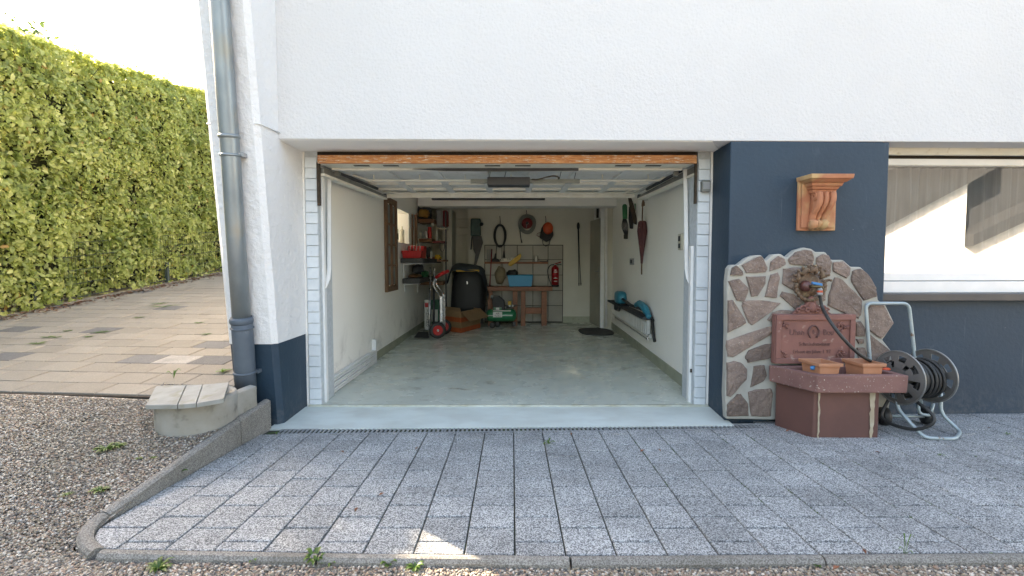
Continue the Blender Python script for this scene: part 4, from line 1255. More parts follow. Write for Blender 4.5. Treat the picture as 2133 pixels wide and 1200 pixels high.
for st in stones:
    q = [wloc(*sp(x, y), YS) for x, y in st]
    c = sum(q, Vector()) / len(q)
    # roughen outline
    out = []
    for i in range(len(q)):
        a, b = q[i], q[(i + 1) % len(q)]
        out += [a, a.lerp(b, .33) + (a.lerp(b, .33) - c) * rs.uniform(-.03, .05), a.lerp(b, .67) + (a.lerp(b, .67) - c) * rs.uniform(-.03, .05)]
    d = rs.uniform(0, .006)
    ins = [c + (p - c) * .93 for p in out]
    n = len(out)
    vs = [(p.x, YS + .02, p.z) for p in out] + [(p.x, YS + .006 - d, p.z) for p in out] + [(p.x, YS - .001 - d + rs.uniform(-.002, .005), p.z) for p in ins] + [(c.x, YS - .004 - d + rs.uniform(-.004, .004), c.z)]
    fs = []
    for i in range(n):
        j = (i + 1) % n
        fs += [(i, j, n + j, n + i), (n + i, n + j, 2 * n + j, 2 * n + i), (2 * n + i, 2 * n + j, 3 * n)]
    m = MB(RW); m.add(vs, fs, False); part('stone', m, MT['stone'], sw)

# ---------------------------------------------------------------- wreath ornament and tap
MT['wreath'] = mk('brown weathered cast ornament', (.17, .105, .065), (.11, .07, .045), scale=18, rough=.75, bs=70, bd=.003, c3=(.26, .20, .13), s3=22, t3=(.52, .68))
wc = wloc(1685, 594.5, YS - .02); R_ = 31 / F * wc.y
orn = thing('fountain_mask', 'round brown leaf wreath ornament on the stone panel above the plaque', 'ornament', RW @ wc)
part('disc', MB(RW).lathe([(R_ * .9, .018), (R_ * .8, -.005), (.0, -.014)], Tr(wc.x, YS - .012, wc.z) @ AX['y'], 24, caps=False), MT['wreath'], orn)
for i in range(22):
    a = 2 * pi * i / 22; rr = R_ * (1.0 if sin(a) < .1 else 1.04)
    p = Vector((wc.x + cos(a) * rr, wc.y - .012, wc.z + sin(a) * rr))
    if sin(a) > .15:
        Ml = Tr(p) @ Matrix.Rotation(-(a - pi / 2) * 1.0, 4, 'Y')
        part('leaf_lobe', MB(RW).ball((0, -.004, .012), (.011, .013, .026 + .006 * (i % 2)), 8, 6, M=Ml).ball((.004 * (1 if cos(a) > 0 else -1), -.020, .034), (.010, .010, .011), 7, 5, M=Ml), MT['wreath'], orn)
        if i % 2: continue       # curled acanthus leaves round the top
        q = []
        for k in range(7):
            t = k / 6; b_ = a + .55 * t * (1 if cos(a) > 0 else -1); r2 = rr - .022 + .075 * t - .032 * t * t
            q.append((wc.x + cos(b_) * r2, wc.y - .008 - .028 * sin(pi * t), wc.z + sin(b_) * r2))
        part('leaf_curl', MB(RW).tube(q, [.007, .014, .016, .014, .012, .010, .005], 6), MT['wreath'], orn)
    else:
        part('leaf_curl', MB(RW).tube([p + Vector((cos(a + 1.2) * .026, 0, sin(a + 1.2) * .026)), p + Vector((0, -.014, 0)), p - Vector((cos(a + 1.2) * .026, 0, sin(a + 1.2) * .026))], [.007, .014, .006], 6), MT['wreath'], orn)
for dx in (-.028, 0, .028):
    part('rosette', MB(RW).ball((wc.x + dx, wc.y - .026, wc.z + R_ * 1.06 + .004 - abs(dx) * .2), (.015, .014, .016), 8, 6), MT['wreath'], orn)
# tap
MT['brown_ball'] = mk('red brown glazed ball', (.13, .05, .04), (.09, .035, .03), scale=20, rough=.3)
MT['brass'] = mk('dull brass', (.17, .13, .07), (.10, .08, .05), scale=30, rough=.4, metal=.7)
MT['blue_lever'] = mk('blue tap lever', (.04, .22, .50), scale=10, rough=.35)
MT['orange_pl'] = mk('orange plastic', (.65, .09, .03), scale=10, rough=.4)
MT['grey_pl'] = mk('grey plastic', (.30, .31, .32), scale=10, rough=.4)
tc = wloc(1683.5, 596.5, YS - .07)
tap = thing('garden_tap', 'garden tap with blue lever in the middle of the wreath', 'tap', RW @ tc)
part('rosette_ball', MB(RW).ball((tc.x, tc.y + .03, tc.z), (.042, .045, .042), 16, 12), MT['brown_ball'], tap)
e = tc + Vector((.075, -.04, 0))
part('spout', MB(RW).tube([tc + Vector((.005, 0, 0)), tc + Vector((.02, -.035, .001)), tc + Vector((.055, -.045, 0)), e, e + Vector((.005, -.003, -.02))], [.013, .014, .012, .011, .011], 10), MT['brass'], tap)
part('lever', MB(RW).hexa([(tc.x + .002, tc.y - .05, tc.z + .018), (tc.x + .072, tc.y - .055, tc.z + .004), (tc.x + .072, tc.y - .035, tc.z + .004), (tc.x + .002, tc.y - .03, tc.z + .018),
    (tc.x + .002, tc.y - .05, tc.z + .036), (tc.x + .072, tc.y - .055, tc.z + .022), (tc.x + .072, tc.y - .035, tc.z + .022), (tc.x + .002, tc.y - .03, tc.z + .036)]), MT['blue_lever'], tap, bevel=.004)
hc = wloc(1708, 604, YS - .11)
part('hose_connector', MB(RW).lathe([(.009, .028), (.011, .012), (.017, .010), (.018, -.004)], Tr(hc), 14), MT['grey_pl'], tap)
part('connector_ring', MB(RW).lathe([(.0185, -.004), (.0195, -.018)], Tr(hc), 14), MT['orange_pl'], tap)
part('connector_collar', MB(RW).lathe([(.018, -.018), (.019, -.024), (.018, -.036), (.012, -.038)], Tr(hc), 14), MT['grey_pl'], tap)

# ---------------------------------------------------------------- sandstone plaque and trough
MT['sand'] = mk('red sandstone', (.235, .105, .085), (.18, .082, .07), scale=5, rough=.85, bs=110, bd=.0012, c3=(.33, .24, .20), s3=16, t3=(.62, .74))
MT['sand_rim'] = mk('red sandstone with lichen', (.225, .115, .10), (.17, .085, .075), scale=4, rough=.85, bs=110, bd=.0015, c3=(.46, .42, .36), s3=70, t3=(.64, .72))
MT['sand_smooth'] = mk('dark brown trough base', (.135, .06, .048), (.105, .048, .04), scale=3, rough=.7, bs=60, bd=.001)  # one darker brown over the whole trough base
yq = 3.63
pl0, pr0, plb = wloc(1615, 700, yq), wloc(1782, 700, yq), wloc(1700, 755, yq)
plt = wloc(1700, 655, yq)
plq = thing('sandstone_plaque', 'red sandstone plaque carved with a horseshoe and old lettering above the trough', 'plaque', RW @ Vector(((pl0.x + pr0.x) / 2, yq, plb.z)))
x0, x1, z0, z1 = pl0.x, pr0.x, plb.z - .01, plt.z
part('slab', MB(RW).box(x0, x1, yq + .006, YS - .012, z0, z1), MT['sand'], plq, bevel=.005)
bw = .042
for b_ in [(x0 + .004, x1 - .004, z1 - bw, z1 - .002), (x0 + .004, x1 - .004, z0 + .002, z0 + bw), (x0 + .004, x0 + bw, z0 + bw + .001, z1 - bw - .001), (x1 - bw, x1 - .004, z0 + bw + .001, z1 - bw - .001)]:
    part('border', MB(RW).box(b_[0], b_[1], yq - .008, yq + .0055, b_[2], b_[3]), MT['sand'], plq, bevel=.004)
MT['carve'] = mk('carved sandstone', (.14, .07, .062), (.105, .055, .05), scale=20, rough=.9)
cx_, cz_ = (x0 + x1) / 2, (z0 + z1) / 2
hs = [(cx_ - .012 + .038 * cos(a) * (1 if abs(sin(a)) > .2 else 1.05), yq + .002, cz_ + .052 + .048 * sin(a)) for a in [radians(-55) + radians(290) * i / 18 for i in range(19)]]
part('horseshoe', MB(RW).tube(hs, .010, 6, flat=.7), MT['carve'], plq)
def carve(s, x, z, size, fx=.92):
    m = MB(RW); text_mb(m, s, size, .0015, Tr(x, yq + .0045, z) @ Rot('X', 90), fx); return part('lettering', m, MT['carve'], plq)
carve('Uhan', cx_ - .135, cz_ + .048, .062, .85); carve('Beu', cx_ + .10, cz_ + .048, .062, .85); carve('0', cx_ - .012, cz_ + .052, .045, .7)
carve('Schmiedemeister', cx_ - .0, cz_ - .038, .040, .85); carve('Erbaut im Jahre 1 97', cx_ - .02, cz_ - .094, .038, .9)
rq = random.Random(8)
def leafcl(cx0, cz0, w_, h_, n, nm='carved_leaves'):
    m = MB(RW)
    for i in range(n):
        x = cx0 + rq.uniform(-w_, w_); z = cz0 + rq.uniform(-h_, h_); a = rq.uniform(0, pi); l_ = rq.uniform(.008, .018)
        m.tube([(x - cos(a) * l_, yq + .005, z - sin(a) * l_), (x, yq - .003, z), (x + cos(a) * l_, yq + .005, z + sin(a) * l_)], [.003, .007, .003], 5)
    part(nm, m, MT['sand'], plq)
leafcl(x1 - .095, z1 - .095, .04, .035, 14); leafcl(x1 - .09, z0 + .08, .04, .03, 12); leafcl(x0 + .075, z1 - .085, .02, .025, 6); leafcl(x0 + .08, z0 + .07, .025, .018, 6)
# crest on top
m = MB(RW)
cr0, cr1 = wloc(1655, 652, yq).x, wloc(1737, 652, yq).x; crz = wloc(1692, 620, yq).z
cxx = (cr0 + cr1) / 2 - .005; hw = (cr1 - cr0) / 2
crest = [(cr0, z1 + .001), (cr0 + hw * .25, z1 + .035), (cr0 + hw * .55, z1 + .055), (cxx - .04, z1 + .075), (cxx - .02, crz - .005), (cxx, crz + .01), (cxx + .025, crz - .01), (cxx + .035, z1 + .075), (cr1 - hw * .55, z1 + .05), (cr1 - hw * .3, z1 + .03), (cr1, z1 + .001)]
m.ext([(x, yq + .02, z) for x, z in crest[::-1]], (0, .03, 0)); part('crest', m, MT['sand'], plq, bevel=.004)
for sgn in (-1, 1):
    for (a0, b0_, r_) in [(.25, .028, .02), (.5, .045, .022), (.72, .03, .018)]:
        q = [(cxx + sgn * hw * a0 + cos(t) * r_ * (1 - t / 9), yq + .012, z1 + b0_ + sin(t) * r_ * (1 - t / 9)) for t in [i * .6 for i in range(12)]]
        part('crest_scroll', MB(RW).tube(q, .008, 6), MT['sand'], plq)
part('crest_shield', MB(RW).ball((cxx, yq + .018, z1 + .05), (.028, .022, .036), 12, 8), MT['sand'], plq)

tr_ = thing('water_trough', 'red sandstone water trough on a boxed base below the plaque', 'trough', (2.25, 3.6, pave_z(3.6)))
fz0, fz1 = .318, .450
A = [at(1703, 800, 3.36), at(1885, 800, 3.39)]
xL, xR = A[0].x, A[1].x
bl = at(1599, 765, 3.73).x; br_ = xR - .02
fz1 = at(1790, 782, 3.37).z; fz0 = at(1790, 819, 3.37).z
def ring4(x0, x1, yf, xb0, xb1, yb, z): return [(x0, yf, z), (x1, yf, z), (xb1, yb, z), (xb0, yb, z)]
yb_ = RW.to_3x3() @ Vector((2.2, 3.66, 0)); ybk = yb_.y
mb = MB()
r0 = ring4(xL, xR, 3.365, bl, br_, ybk, fz0); r1 = ring4(xL - .004, xR + .004, 3.36, bl - .004, br_ + .004, ybk, fz1)
t = .055
i1 = ring4(xL + t, xR - t, 3.36 + t, bl + t, br_ - t, ybk - t, fz1); i0 = ring4(xL + t + .01, xR - t - .01, 3.37 + t, bl + t + .01, br_ - t - .01, ybk - t - .01, fz0 + .03)
mb.add(r0 + r1 + i1 + i0, [(3, 2, 1, 0)] + [(i, (i + 1) % 4, 4 + (i + 1) % 4, 4 + i) for i in range(4)] + [(4 + i, 4 + (i + 1) % 4, 8 + (i + 1) % 4, 8 + i) for i in range(4)] + [(8 + i, 8 + (i + 1) % 4, 12 + (i + 1) % 4, 12 + i) for i in range(4)] + [(12, 13, 14, 15)])
part('basin', mb, MT['sand_rim'], tr_, bevel=.010, seg=3)
q0, q1, q2 = at(1693, 900, 3.425).x, at(1829, 900, 3.425).x, at(1613, 860, 3.72).x
zb_0 = pave_z(3.43) - .04
mb = MB(); mb.hexa([(q0, 3.425, zb_0), (q1, 3.425, zb_0), (q1 - .01, ybk, zb_0), (q2, ybk, zb_0), (q0, 3.425, fz0 - .001), (q1, 3.425, fz0 - .001), (q1 - .01, ybk, fz0 - .001), (q2, ybk, fz0 - .001)])
part('base', mb, MT['sand_smooth'], tr_, bevel=.006)
MT['seam'] = mk('pale mortar seam', (.42, .37, .28), (.34, .28, .2), scale=16, rough=.9)
rm = random.Random(2)
for xs in (q0 + .035, q1 - .05):
    vs = []; n = 14
    for i in range(n):
        z = zb_0 + .03 + (fz0 - zb_0 - .03) * i / (n - 1); wob = rm.uniform(-.004, .004); w_ = (.005 if xs < q0 + .1 else .010) * rm.uniform(.7, 1.3) * (1 + (.7 * i / n if xs > q0 + .1 else .2))
        vs += [(xs + wob - w_, 3.421, z), (xs + wob + w_, 3.421, z)]
    part('mortar_seam', MB().add(vs, [(2 * i, 2 * i + 1, 2 * i + 3, 2 * i + 2) for i in range(n - 1)]), MT['seam'], tr_, fix=False)

# ---------------------------------------------------------------- two terracotta planters
MT['planter'] = mk('orange clay planter', (.45, .215, .125), (.37, .165, .09), scale=5, rough=.6, bs=50, bd=.0004)
MT['planter_in'] = mk('clay planter inside', (.36, .155, .09), (.27, .11, .06), scale=5, rough=.7)
def planter(pxa, pxb, pyt, pxbl, pybl, label):
    yf_ = 3.40; A_, B_ = at(pxa, pyt, yf_), at(pxb, pyt, yf_); zt = A_.z
    Cb = atz(pxbl, pybl, zt); yb2 = min(Cb.y, 3.60); sh = (Cb.x - A_.x) * (yb2 - yf_) / (Cb.y - yf_)
    w_ = B_.x - A_.x; zb2 = fz0 + .032; tp = .016
    th = thing('clay_planter', label, 'planter', (A_.x + w_ / 2, 3.55, zb2))
    def rg4(g, z, gy=None):
        return [(A_.x + g, yf_ + g, z), (B_.x - g, yf_ + g, z), (B_.x - g + sh, yb2 - g, z), (A_.x + g + sh, yb2 - g, z)]
    lv = [rg4(tp + .012, zb2), rg4(tp, zt - .026), rg4(tp - .002, zt - .024), rg4(.002, zt - .022), rg4(0, zt), rg4(.012, zt + .0), rg4(.014, zt - .02), rg4(tp + .020, zb2 + .012)]
    vs = [p for l in lv for p in l]; fs = [(3, 2, 1, 0)]
    for k in range(7):
        for i in range(4): j = (i + 1) % 4; fs.append((k * 4 + i, k * 4 + j, k * 4 + 4 + j, k * 4 + 4 + i))
    fs.append((28, 29, 30, 31))
    part('box', MB().add(vs, fs), MT['planter'], th, bevel=.003)
    return A_, B_, zt, zb2
planter(1706, 1758, 758, 1650, 743, 'left orange clay planter box in the trough holding a small blue clip')
planter(1797, 1848, 758, 1728, 740, 'right orange clay planter box in the trough beside the hose')
c = at(1693, 752, 3.47)
solo('plastic_clip', MB().lathe([(.012, 0), (.016, .01), (.012, .022)], Tr(c.x, c.y, c.z - .06), 12).tube([c - Vector((.01, 0, .04)), c - Vector((-.02, .02, .03))], .005, 6), MT['blue_lever'], 'small blue plastic clip lying in the left clay planter', 'clip', c - Vector((0, 0, .06)))
c = at(1846, 778, 3.55)
solo('hose_fitting', MB().ball((c.x, c.y, fz1 + .004), (.03, .02, .012), 10, 6), MT['orange_pl'], 'small red plastic piece on the right rim of the trough', 'fitting', (c.x, c.y, fz1))

# ---------------------------------------------------------------- hose and hose reel cart
MT['tube'] = mk('pale blue painted steel tube', (.36, .43, .45), (.29, .35, .365), scale=10, rough=.4, metal=.25, c3=(.20, .12, .08), s3=18, t3=(.66, .74))
MT['drum'] = mk('grey pressed drum', (.17, .165, .155), (.12, .115, .11), scale=7, rough=.5, metal=.25)
MT['drum_rim'] = mk('worn drum rim', (.30, .30, .29), (.20, .20, .19), scale=12, rough=.4, metal=.5)
MT['hose'] = mk('black rubber hose', (.022, .022, .022), (.032, .032, .03), scale=20, rough=.55)
cart = thing('hose_reel_cart', 'garden hose reel cart with pale steel frame standing beside the trough', 'hose reel', (2.9, 3.55, pave_z(3.5)))
yc = 3.56
cl2, cr2 = at(1876, 788, yc - .02), at(1950, 790, yc + .02)
ax_ = (cr2 - cl2).normalized(); ax_ = Vector((ax_.x, ax_.y + .10, 0)).normalized()
cl2 = Vector((cl2.x, yc, cl2.z)); Ld = (cr2.x - cl2.x)
cr2 = cl2 + ax_ * Ld
RD = .188
DMt = Matrix.Translation(cl2) @ Vector((ax_.x, ax_.y, 0)).to_track_quat('Z', 'Y').to_matrix().to_4x4()
def drum_side(h, nm='drum_side'):
    """disc with a ring of openings"""
    m = MB(); n = 48; rings = [.026, .075, .118, .158, RD]
    hts = [-.018, -.016, -.008, -.004, 0]; sg = 1 if h == 0 else -1
    vs = []
    for r_, z in zip(rings, hts):
        for k in range(n): a = 2 * pi * k / n; vs.append((r_ * cos(a), r_ * sin(a), h + sg * z))
    fs = []
    for i in range(4):
        for k in range(n):
            l = (k + 1) % n
            if i == 2 and k % 6 in (0, 1, 2): continue
            if i == 1 and k % 8 in (0, 1) : continue
            fs.append((i * n + k, i * n + l, (i + 1) * n + l, (i + 1) * n + k))
    m.add(vs, fs, False, DMt)
    o_ = part(nm, m, MT['drum'], cart)
    md = o_.modifiers.new('solid', 'SOLIDIFY'); md.thickness = .004; md.offset = 0
    rim = MB(); rim.tube([DMt @ Vector((RD * cos(2 * pi * k / 48), RD * sin(2 * pi * k / 48), h)) for k in range(48)], .0065, 6, closed=True)
    part('rim', rim, MT['drum_rim'], o_)
drum_side(0); drum_side(Ld)
part('axle', MB().tube([cl2 - ax_ * .05, cr2 + ax_ * .06], .014, 8), MT['dark_steel'], cart)
part('hub', MB().lathe([(.06, .01), (.06, Ld - .01)], DMt, 20), MT['drum'], cart)
hub = DMt @ Vector((0, 0, -.03))
part('hub_nut', MB().lathe([(.014, -.035), (.014, -.02)], DMt, 6), MT['blue_lever'], cart)
# inverted U handle behind the drum
def bent(P_, r=.03, n=5):
    P_ = [Vector(p) for p in P_]; out = [P_[0]]
    for i in range(1, len(P_) - 1):
        a, b, c = P_[i - 1], P_[i], P_[i + 1]
        d1, d2 = min(r, (a - b).length / 2), min(r, (c - b).length / 2)
        s, e = b + (a - b).normalized() * d1, b + (c - b).normalized() * d2
        for k in range(n + 1): t = k / n; out.append(s * (1 - t) ** 2 + b * 2 * t * (1 - t) + e * t * t)
    out.append(P_[-1]); return out
yh = 3.74
h1, h2, h3, h4 = at(1812, 748, yh), at(1803, 632, yh), at(1893, 632, yh), at(1906, 748, yh)
hb1 = Vector((h1.x + .03, 3.70, .12)); hb2 = Vector((h4.x + .03, 3.70, .12))
part('handle', MB().tube(bent([hb1, h1, h2, h3, h4, hb2], .05), .0125, 8), MT['tube'], cart)
pz = lambda p: Vector((p[0], p[1], pave_z(p[1]) + .012))
fA = atp(1925, 916); fB = atp(1990, 918); fC = atp(2001, 903)
l1 = Vector((cl2.x + .03, 3.60, .34)); r1_ = Vector((cr2.x - .0, 3.62, .34))
u1 = at(1868, 850, 3.56); u2 = at(1960, 862, 3.60)
part('foot_frame', MB().tube(bent([at(1869, 800, 3.60), u1, pz((fA.x, fA.y)), pz((fB.x, fB.y)), pz((fC.x, fC.y)), u2, at(1959, 800, 3.62)], .05), .0125, 8), MT['tube'], cart)
part('cross_tube', MB().tube([at(1850, 866, 3.70), at(1925, 868, 3.72)], .011, 8), MT['tube'], cart)
part('cross_tube', MB().tube(bent([at(1912, 842, 3.66), at(1915, 862, 3.66), at(1938, 866, 3.66), at(1944, 840, 3.66)], .03), .011, 8), MT['tube'], cart)
for (px, Yw) in ((1930, 3.74), (1842, 3.72)):
    c = at(px, 869, Yw); rw_ = c.z - pave_z(Yw)
    c.z = pave_z(Yw) + .066
    Mw = Matrix.Translation(c) @ Vector((1, -.2, 0)).to_track_quat('Z', 'Y').to_matrix().to_4x4()
    wv = part('wheel', MB().lathe([(.02, -.03), (.055, -.028), (.066, -.02), (.066, .02), (.055, .028), (.02, .03)], Mw, 20), MT['hose'], cart)
    part('hub_cap', MB().lathe([(.018, -.034), (.022, -.028)], Mw, 12), MT['drum'], wv)
part('wheel_axle', MB().tube([at(1842, 868, 3.72), at(1930, 868, 3.74)], .008, 6), MT['dark_steel'], cart)
part('crank', MB().tube([cr2 + ax_ * .05, cr2 + ax_ * .06 + Vector((0, -.02, .10)), cr2 + ax_ * .12 + Vector((0, -.02, .10))], .008, 6), MT['dark_steel'], cart)

# hose: wound coils on the drum, then up to the tap
rh2 = random.Random(12)
pts_ = []
layers = [(.088, 0), (.107, 1), (.126, 0)]
nt_ = 11
for li, (r_, rev) in enumerate(layers):
    for k in range(nt_ * 20):
        t = k / (nt_ * 20); tt = 1 - t if rev else t
        a = 2 * pi * k / 20
        rr = r_ + .009 * sin(a * .31 + li) + (.012 * (.5 - .5 * sin(a)) * (.5 + .5 * sin(a * .11 + li))) + rh2.uniform(-.001, .001)
        pts_.append(DMt @ Vector((rr * cos(a), rr * sin(a) - .004 * li, .018 + (Ld - .036) * tt + .006 * sin(a * .53))))
hose = thing('garden_hose', 'black rubber hose running from the tap and wound on the reel cart', 'hose', hc_w := (RW @ hc))
part('coil', MB().tube(pts_, .0098, 6), MT['hose'], hose)
s0 = RW @ (hc + Vector((0, 0, -.036)))
curve = [s0, at(1713, 640, s0.y - .01), at(1728, 668, 3.50), at(1757, 706, 3.44), at(1790, 738, 3.46), at(1822, 757, 3.56), at(1850, 775, 3.66), Vector((cl2.x + .02, 3.66, .22)), Vector((cl2.x - .06, 3.62, .06)), Vector((cl2.x + .02, 3.42, .045)), Vector((cl2.x + .09, 3.36, .16)), DMt @ Vector((.15, -.06, .06))]
part('free_length', MB().tube(catmull(curve, 8), .0115, 10), MT['hose'], hose)
# ---------------------------------------------------------------- tilted up garage door
od = thing('overhead_door', 'white tilt garage door swung up under the ceiling with a bare orange timber bottom edge', 'garage door', (0, 5, 2.0))
D = lambda n, mb, m, **k: part(n, mb, MT[m], od, **k)
ea, eb = at(661, 331, 4.10), at(1452, 331, 4.10)
ez0, ez1 = at(1066, 340, 4.10).z, at(1066, 323, 4.10).z
D('timber_edge', MB().box(ea.x, eb.x, 4.10, 4.13, ez0, ez1), 'wood_edge', bevel=.002)
D('panel', MB().box(ea.x + .01, eb.x - .01, 4.131, 6.12, ez0 + .045, ez0 + .062), 'door_panel')
D('underside_board', MB().box(ea.x + .01, eb.x - .01, 4.131, 4.33, ez0 + .002, ez0 + .012), 'cream_metal', bevel=.001)
for px in (738, 799, 1010, 1073, 1281, 1344):
    a, b = at(px, 341, 4.22), at(px + 32, 341, 4.22)
    D('vent_slot', MB().box(a.x, b.x, 4.19, 4.235, ez0 - .001, ez0 + .001), 'slot')
MT['ivory'] = mk('ivory painted frame steel', (.78, .76, .68), (.70, .67, .58), scale=8, rough=.42, c3=(.5, .42, .3), s3=26, t3=(.68, .8))
def bar(px0, px1, py0, py1, Y, th=.035, m='ivory', n='cross_bar'):
    mb = MB(); fbox(mb, px0, py0, px1, py1, Y, Y + th); return D(n, mb, m, bevel=.003)
bar(690, 1422, 343.5, 354, 4.34, .045)
bar(800, 1322, 404, 411.5, 6.02, .05)
zt2_, zb2_ = at(1066, 404, 6.02).z, at(1066, 377, 4.9).z
for (yy, pyc, pxa, pxb, pxe0, pye0, pxe1, pye1) in [(4.9, 376, 768, 1373, 727, 362, 1395, 362), (6.0, 402, 830, 1300, 790, 397, 1320, 394)]:
    a, b = at(pxa, pyc, yy), at(pxb, pyc, yy); e0, e1 = at(pxe0, pye0, yy - .05), at(pxe1, pye1, yy - .05)
    D('truss_rod', MB().tube([e0, a, b, e1], .010, 6), 'ivory')
def pins(Y, pyt, pyb, n, x0, x1):
    for i in range(n):
        x = x0 + (x1 - x0) * i / (n - 1); a, b = at(1066, pyt, Y), at(1066, pyb, Y)
        D('spacer_pin', MB().tube([(x, Y, a.z), (x, Y, b.z)], .007, 5), 'ivory')
pins(4.9, 361, 376, 7, -1.33, 1.31); pins(6.0, 394, 403, 8, -1.38, 1.34)
ribx = [-1.55, -1.155, -.70, -.256, .19, .59, 1.04, 1.47]
for x in ribx:
    D('rib', MB().box(x - .035, x + .035, 4.39, 6.0, ez0 + .02, ez0 + .044), 'door_panel', bevel=.002)
for (Y, m) in [(4.55, 'ivory'), (5.35, 'ivory'), (5.75, 'ivory')]:
    for a, b in zip(ribx[:-1], ribx[1:]):
        D('rail_strip', MB().box(a + .036, b - .036, Y, Y + .03, ez0 + .018, ez0 + .044), m)
# seal strip and operator box hanging from it
mb = MB(); a = [at(858, 352, 4.32), at(930, 350.5, 4.32), at(1205, 350, 4.32), at(1205, 355.5, 4.32), at(1000, 356.5, 4.32), at(930, 356, 4.32)]
mb.ext([tuple(p) for p in a[::-1]], (0, .015, 0)); D('dark_seal_strip', mb, 'dark_steel')
mb = MB(); fbox(mb, 980, 373, 1208, 381, 4.62, 4.66); D('operator_rail', mb, 'mid_grey', bevel=.002)
mb = MB(); fbox(mb, 1015, 368.5, 1104, 385.5, 4.58, 4.74); D('operator_box', mb, 'dark_steel', bevel=.006)
D('cable', MB().tube(catmull([at(1108, 374, 4.6), at(1120, 374, 4.57), at(1140, 369, 4.57), at(1152, 367, 4.57), at(1163, 369, 4.58), at(1163, 373, 4.6)], 4), .007, 5), 'twig')
for px in (1196, 1165, 1018, 1050): 
    D('hanger', MB().tube([at(px, 374, 4.64), at(px + 4, 357, 4.64)], .003, 4), 'dark_steel')
# side rails
for sx, (a, b, c_, d_) in ((-1, ((662, 349), (796, 407), (664, 364), (796, 414))), (1, ((1450, 344), (1330, 408), (1450, 362), (1325, 415)))):
    p0, p1 = at(*a, 4.2), at(*b, 5.9); q0_, q1_ = at(*c_, 4.2), at(*d_, 5.9)
    x0, x1 = p0.x, p1.x; z0, z1 = p0.z, q0_.z
    D('guide_rail', MB().hexa([(x0, 4.2, z1 + .012), (x0 + .05, 4.2, z1 + .012), (x1 + .05, 5.9, q1_.z + .012), (x1, 5.9, q1_.z + .012), (x0, 4.2, z0), (x0 + .05, 4.2, z0), (x1 + .05, 5.9, p1.z), (x1, 5.9, p1.z)]), 'grey_steel', bevel=.002)
    D('rail_flange', MB().hexa([(x0 - .012, 4.2, z1 - .01), (x0 + .055, 4.2, z1 - .01), (x1 + .055, 5.92, q1_.z - .008), (x1 - .012, 5.92, q1_.z - .008), (x0 - .012, 4.2, z1 + .01), (x0 + .055, 4.2, z1 + .01), (x1 + .055, 5.92, q1_.z + .01), (x1 - .012, 5.92, q1_.z + .01)]), 'ivory')
    D('spring', MB().tube([(x0 + .02 - sx * .03, 4.55, p0.z + .015), (x1 + .02 - sx * .03, 5.5, p1.z + .02)], .016, 8), 'dark_steel')
    D('end_roller', MB().lathe([(.03, -.02), (.03, .02)], Tr(x1 + .02, 5.93, q1_.z + .03) @ AX['x'], 12), 'dark_steel')
D('hinge_bracket', MB().box(*sorted((at(697, 358, 4.42).x, at(706, 358, 4.42).x)), 4.42, 4.47, at(700, 366, 4.42).z, at(700, 356, 4.42).z), 'grey_steel', bevel=.003)
D('hinge_bracket', MB().box(*sorted((at(1405, 358, 4.42).x, at(1414, 358, 4.42).x)), 4.42, 4.47, at(1400, 366, 4.42).z, at(1400, 356, 4.42).z), 'grey_steel', bevel=.003)
# swing arms
for (pts2) in ([(686, 356), (686, 560), (684, 582), (675, 602)], [(1427, 352), (1430, 560), (1433, 580), (1443, 601)]):
    q = [at(*pts2[0], 4.40), at(*pts2[1], 4.32), at(*pts2[2], 4.30), at(*pts2[3], 4.27)]
    mb = MB()
    for a, b in zip(q[:-1], q[1:]):
        w_ = .016
        mb.hexa([(a.x - w_, a.y - .006, a.z), (a.x + w_, a.y - .006, a.z), (a.x + w_, a.y + .006, a.z), (a.x - w_, a.y + .006, a.z), (b.x - w_, b.y - .006, b.z), (b.x + w_, b.y - .006, b.z), (b.x + w_, b.y + .006, b.z), (b.x - w_, b.y + .006, b.z)])
    D('swing_arm', mb, 'white_paint')
    a = q[2]; D('arm_bracket', MB().box(a.x - .03 if a.x < 0 else a.x - .005, a.x + .005 if a.x < 0 else a.x + .03, a.y + .007, a.y + .03, a.z - .02, a.z + .02), 'grey_steel', bevel=.002)
# control box on the right jamb
cb = thing('control_box', 'small grey control box mounted on the white brick jamb right of the garage opening', 'control box', at(1468, 400, YJ - .05))
mb = MB(); fbox(mb, 1463, 376, 1481, 399, YJ - .05, YJ - .004); part('housing', mb, MT['mid_grey'], cb, bevel=.004)
mb = MB(); fbox(mb, 1465, 379, 1479, 394, YJ - .0535, YJ - .0505); part('lid', mb, MT['grey_pl'], cb, bevel=.002)

# ---------------------------------------------------------------- along the left wall
MT['old_wood'] = mk('old brown window wood', (.19, .105, .055), (.13, .07, .04), scale=6, rough=.75, stretch=(8, 8, 1), bs=30)
MT['old_glass'] = mk('dusty old glass', (.30, .32, .31), (.22, .24, .235), scale=5, rough=.12)
of = thing('old_window_frame', 'old brown wooden window frame with eight dusty panes hanging on the left garage wall', 'window frame', (lw(6.9) + .03, 6.9, .85))
y0f, y1f = 6.52, 7.12
tops = (at(804, 408, y0f).z, at(826, 414, y1f).z); bots = (at(806, 609, y0f).z, at(828, 606, y1f).z)
ztp, zbt = tops[0], bots[0]
fx0 = lambda y: lw(y) + .004
def fr_box(n, ya, yb, za, zb, t0=.0, t1=.035, m='old_wood', bv=.003):
    part(n, MB().hexa([(fx0(ya) + t0, ya, za), (fx0(ya) + t1, ya, za), (fx0(yb) + t1, yb, za), (fx0(yb) + t0, yb, za), (fx0(ya) + t0, ya, zb), (fx0(ya) + t1, ya, zb), (fx0(yb) + t1, yb, zb), (fx0(yb) + t0, yb, zb)]), MT[m], of, bevel=bv)
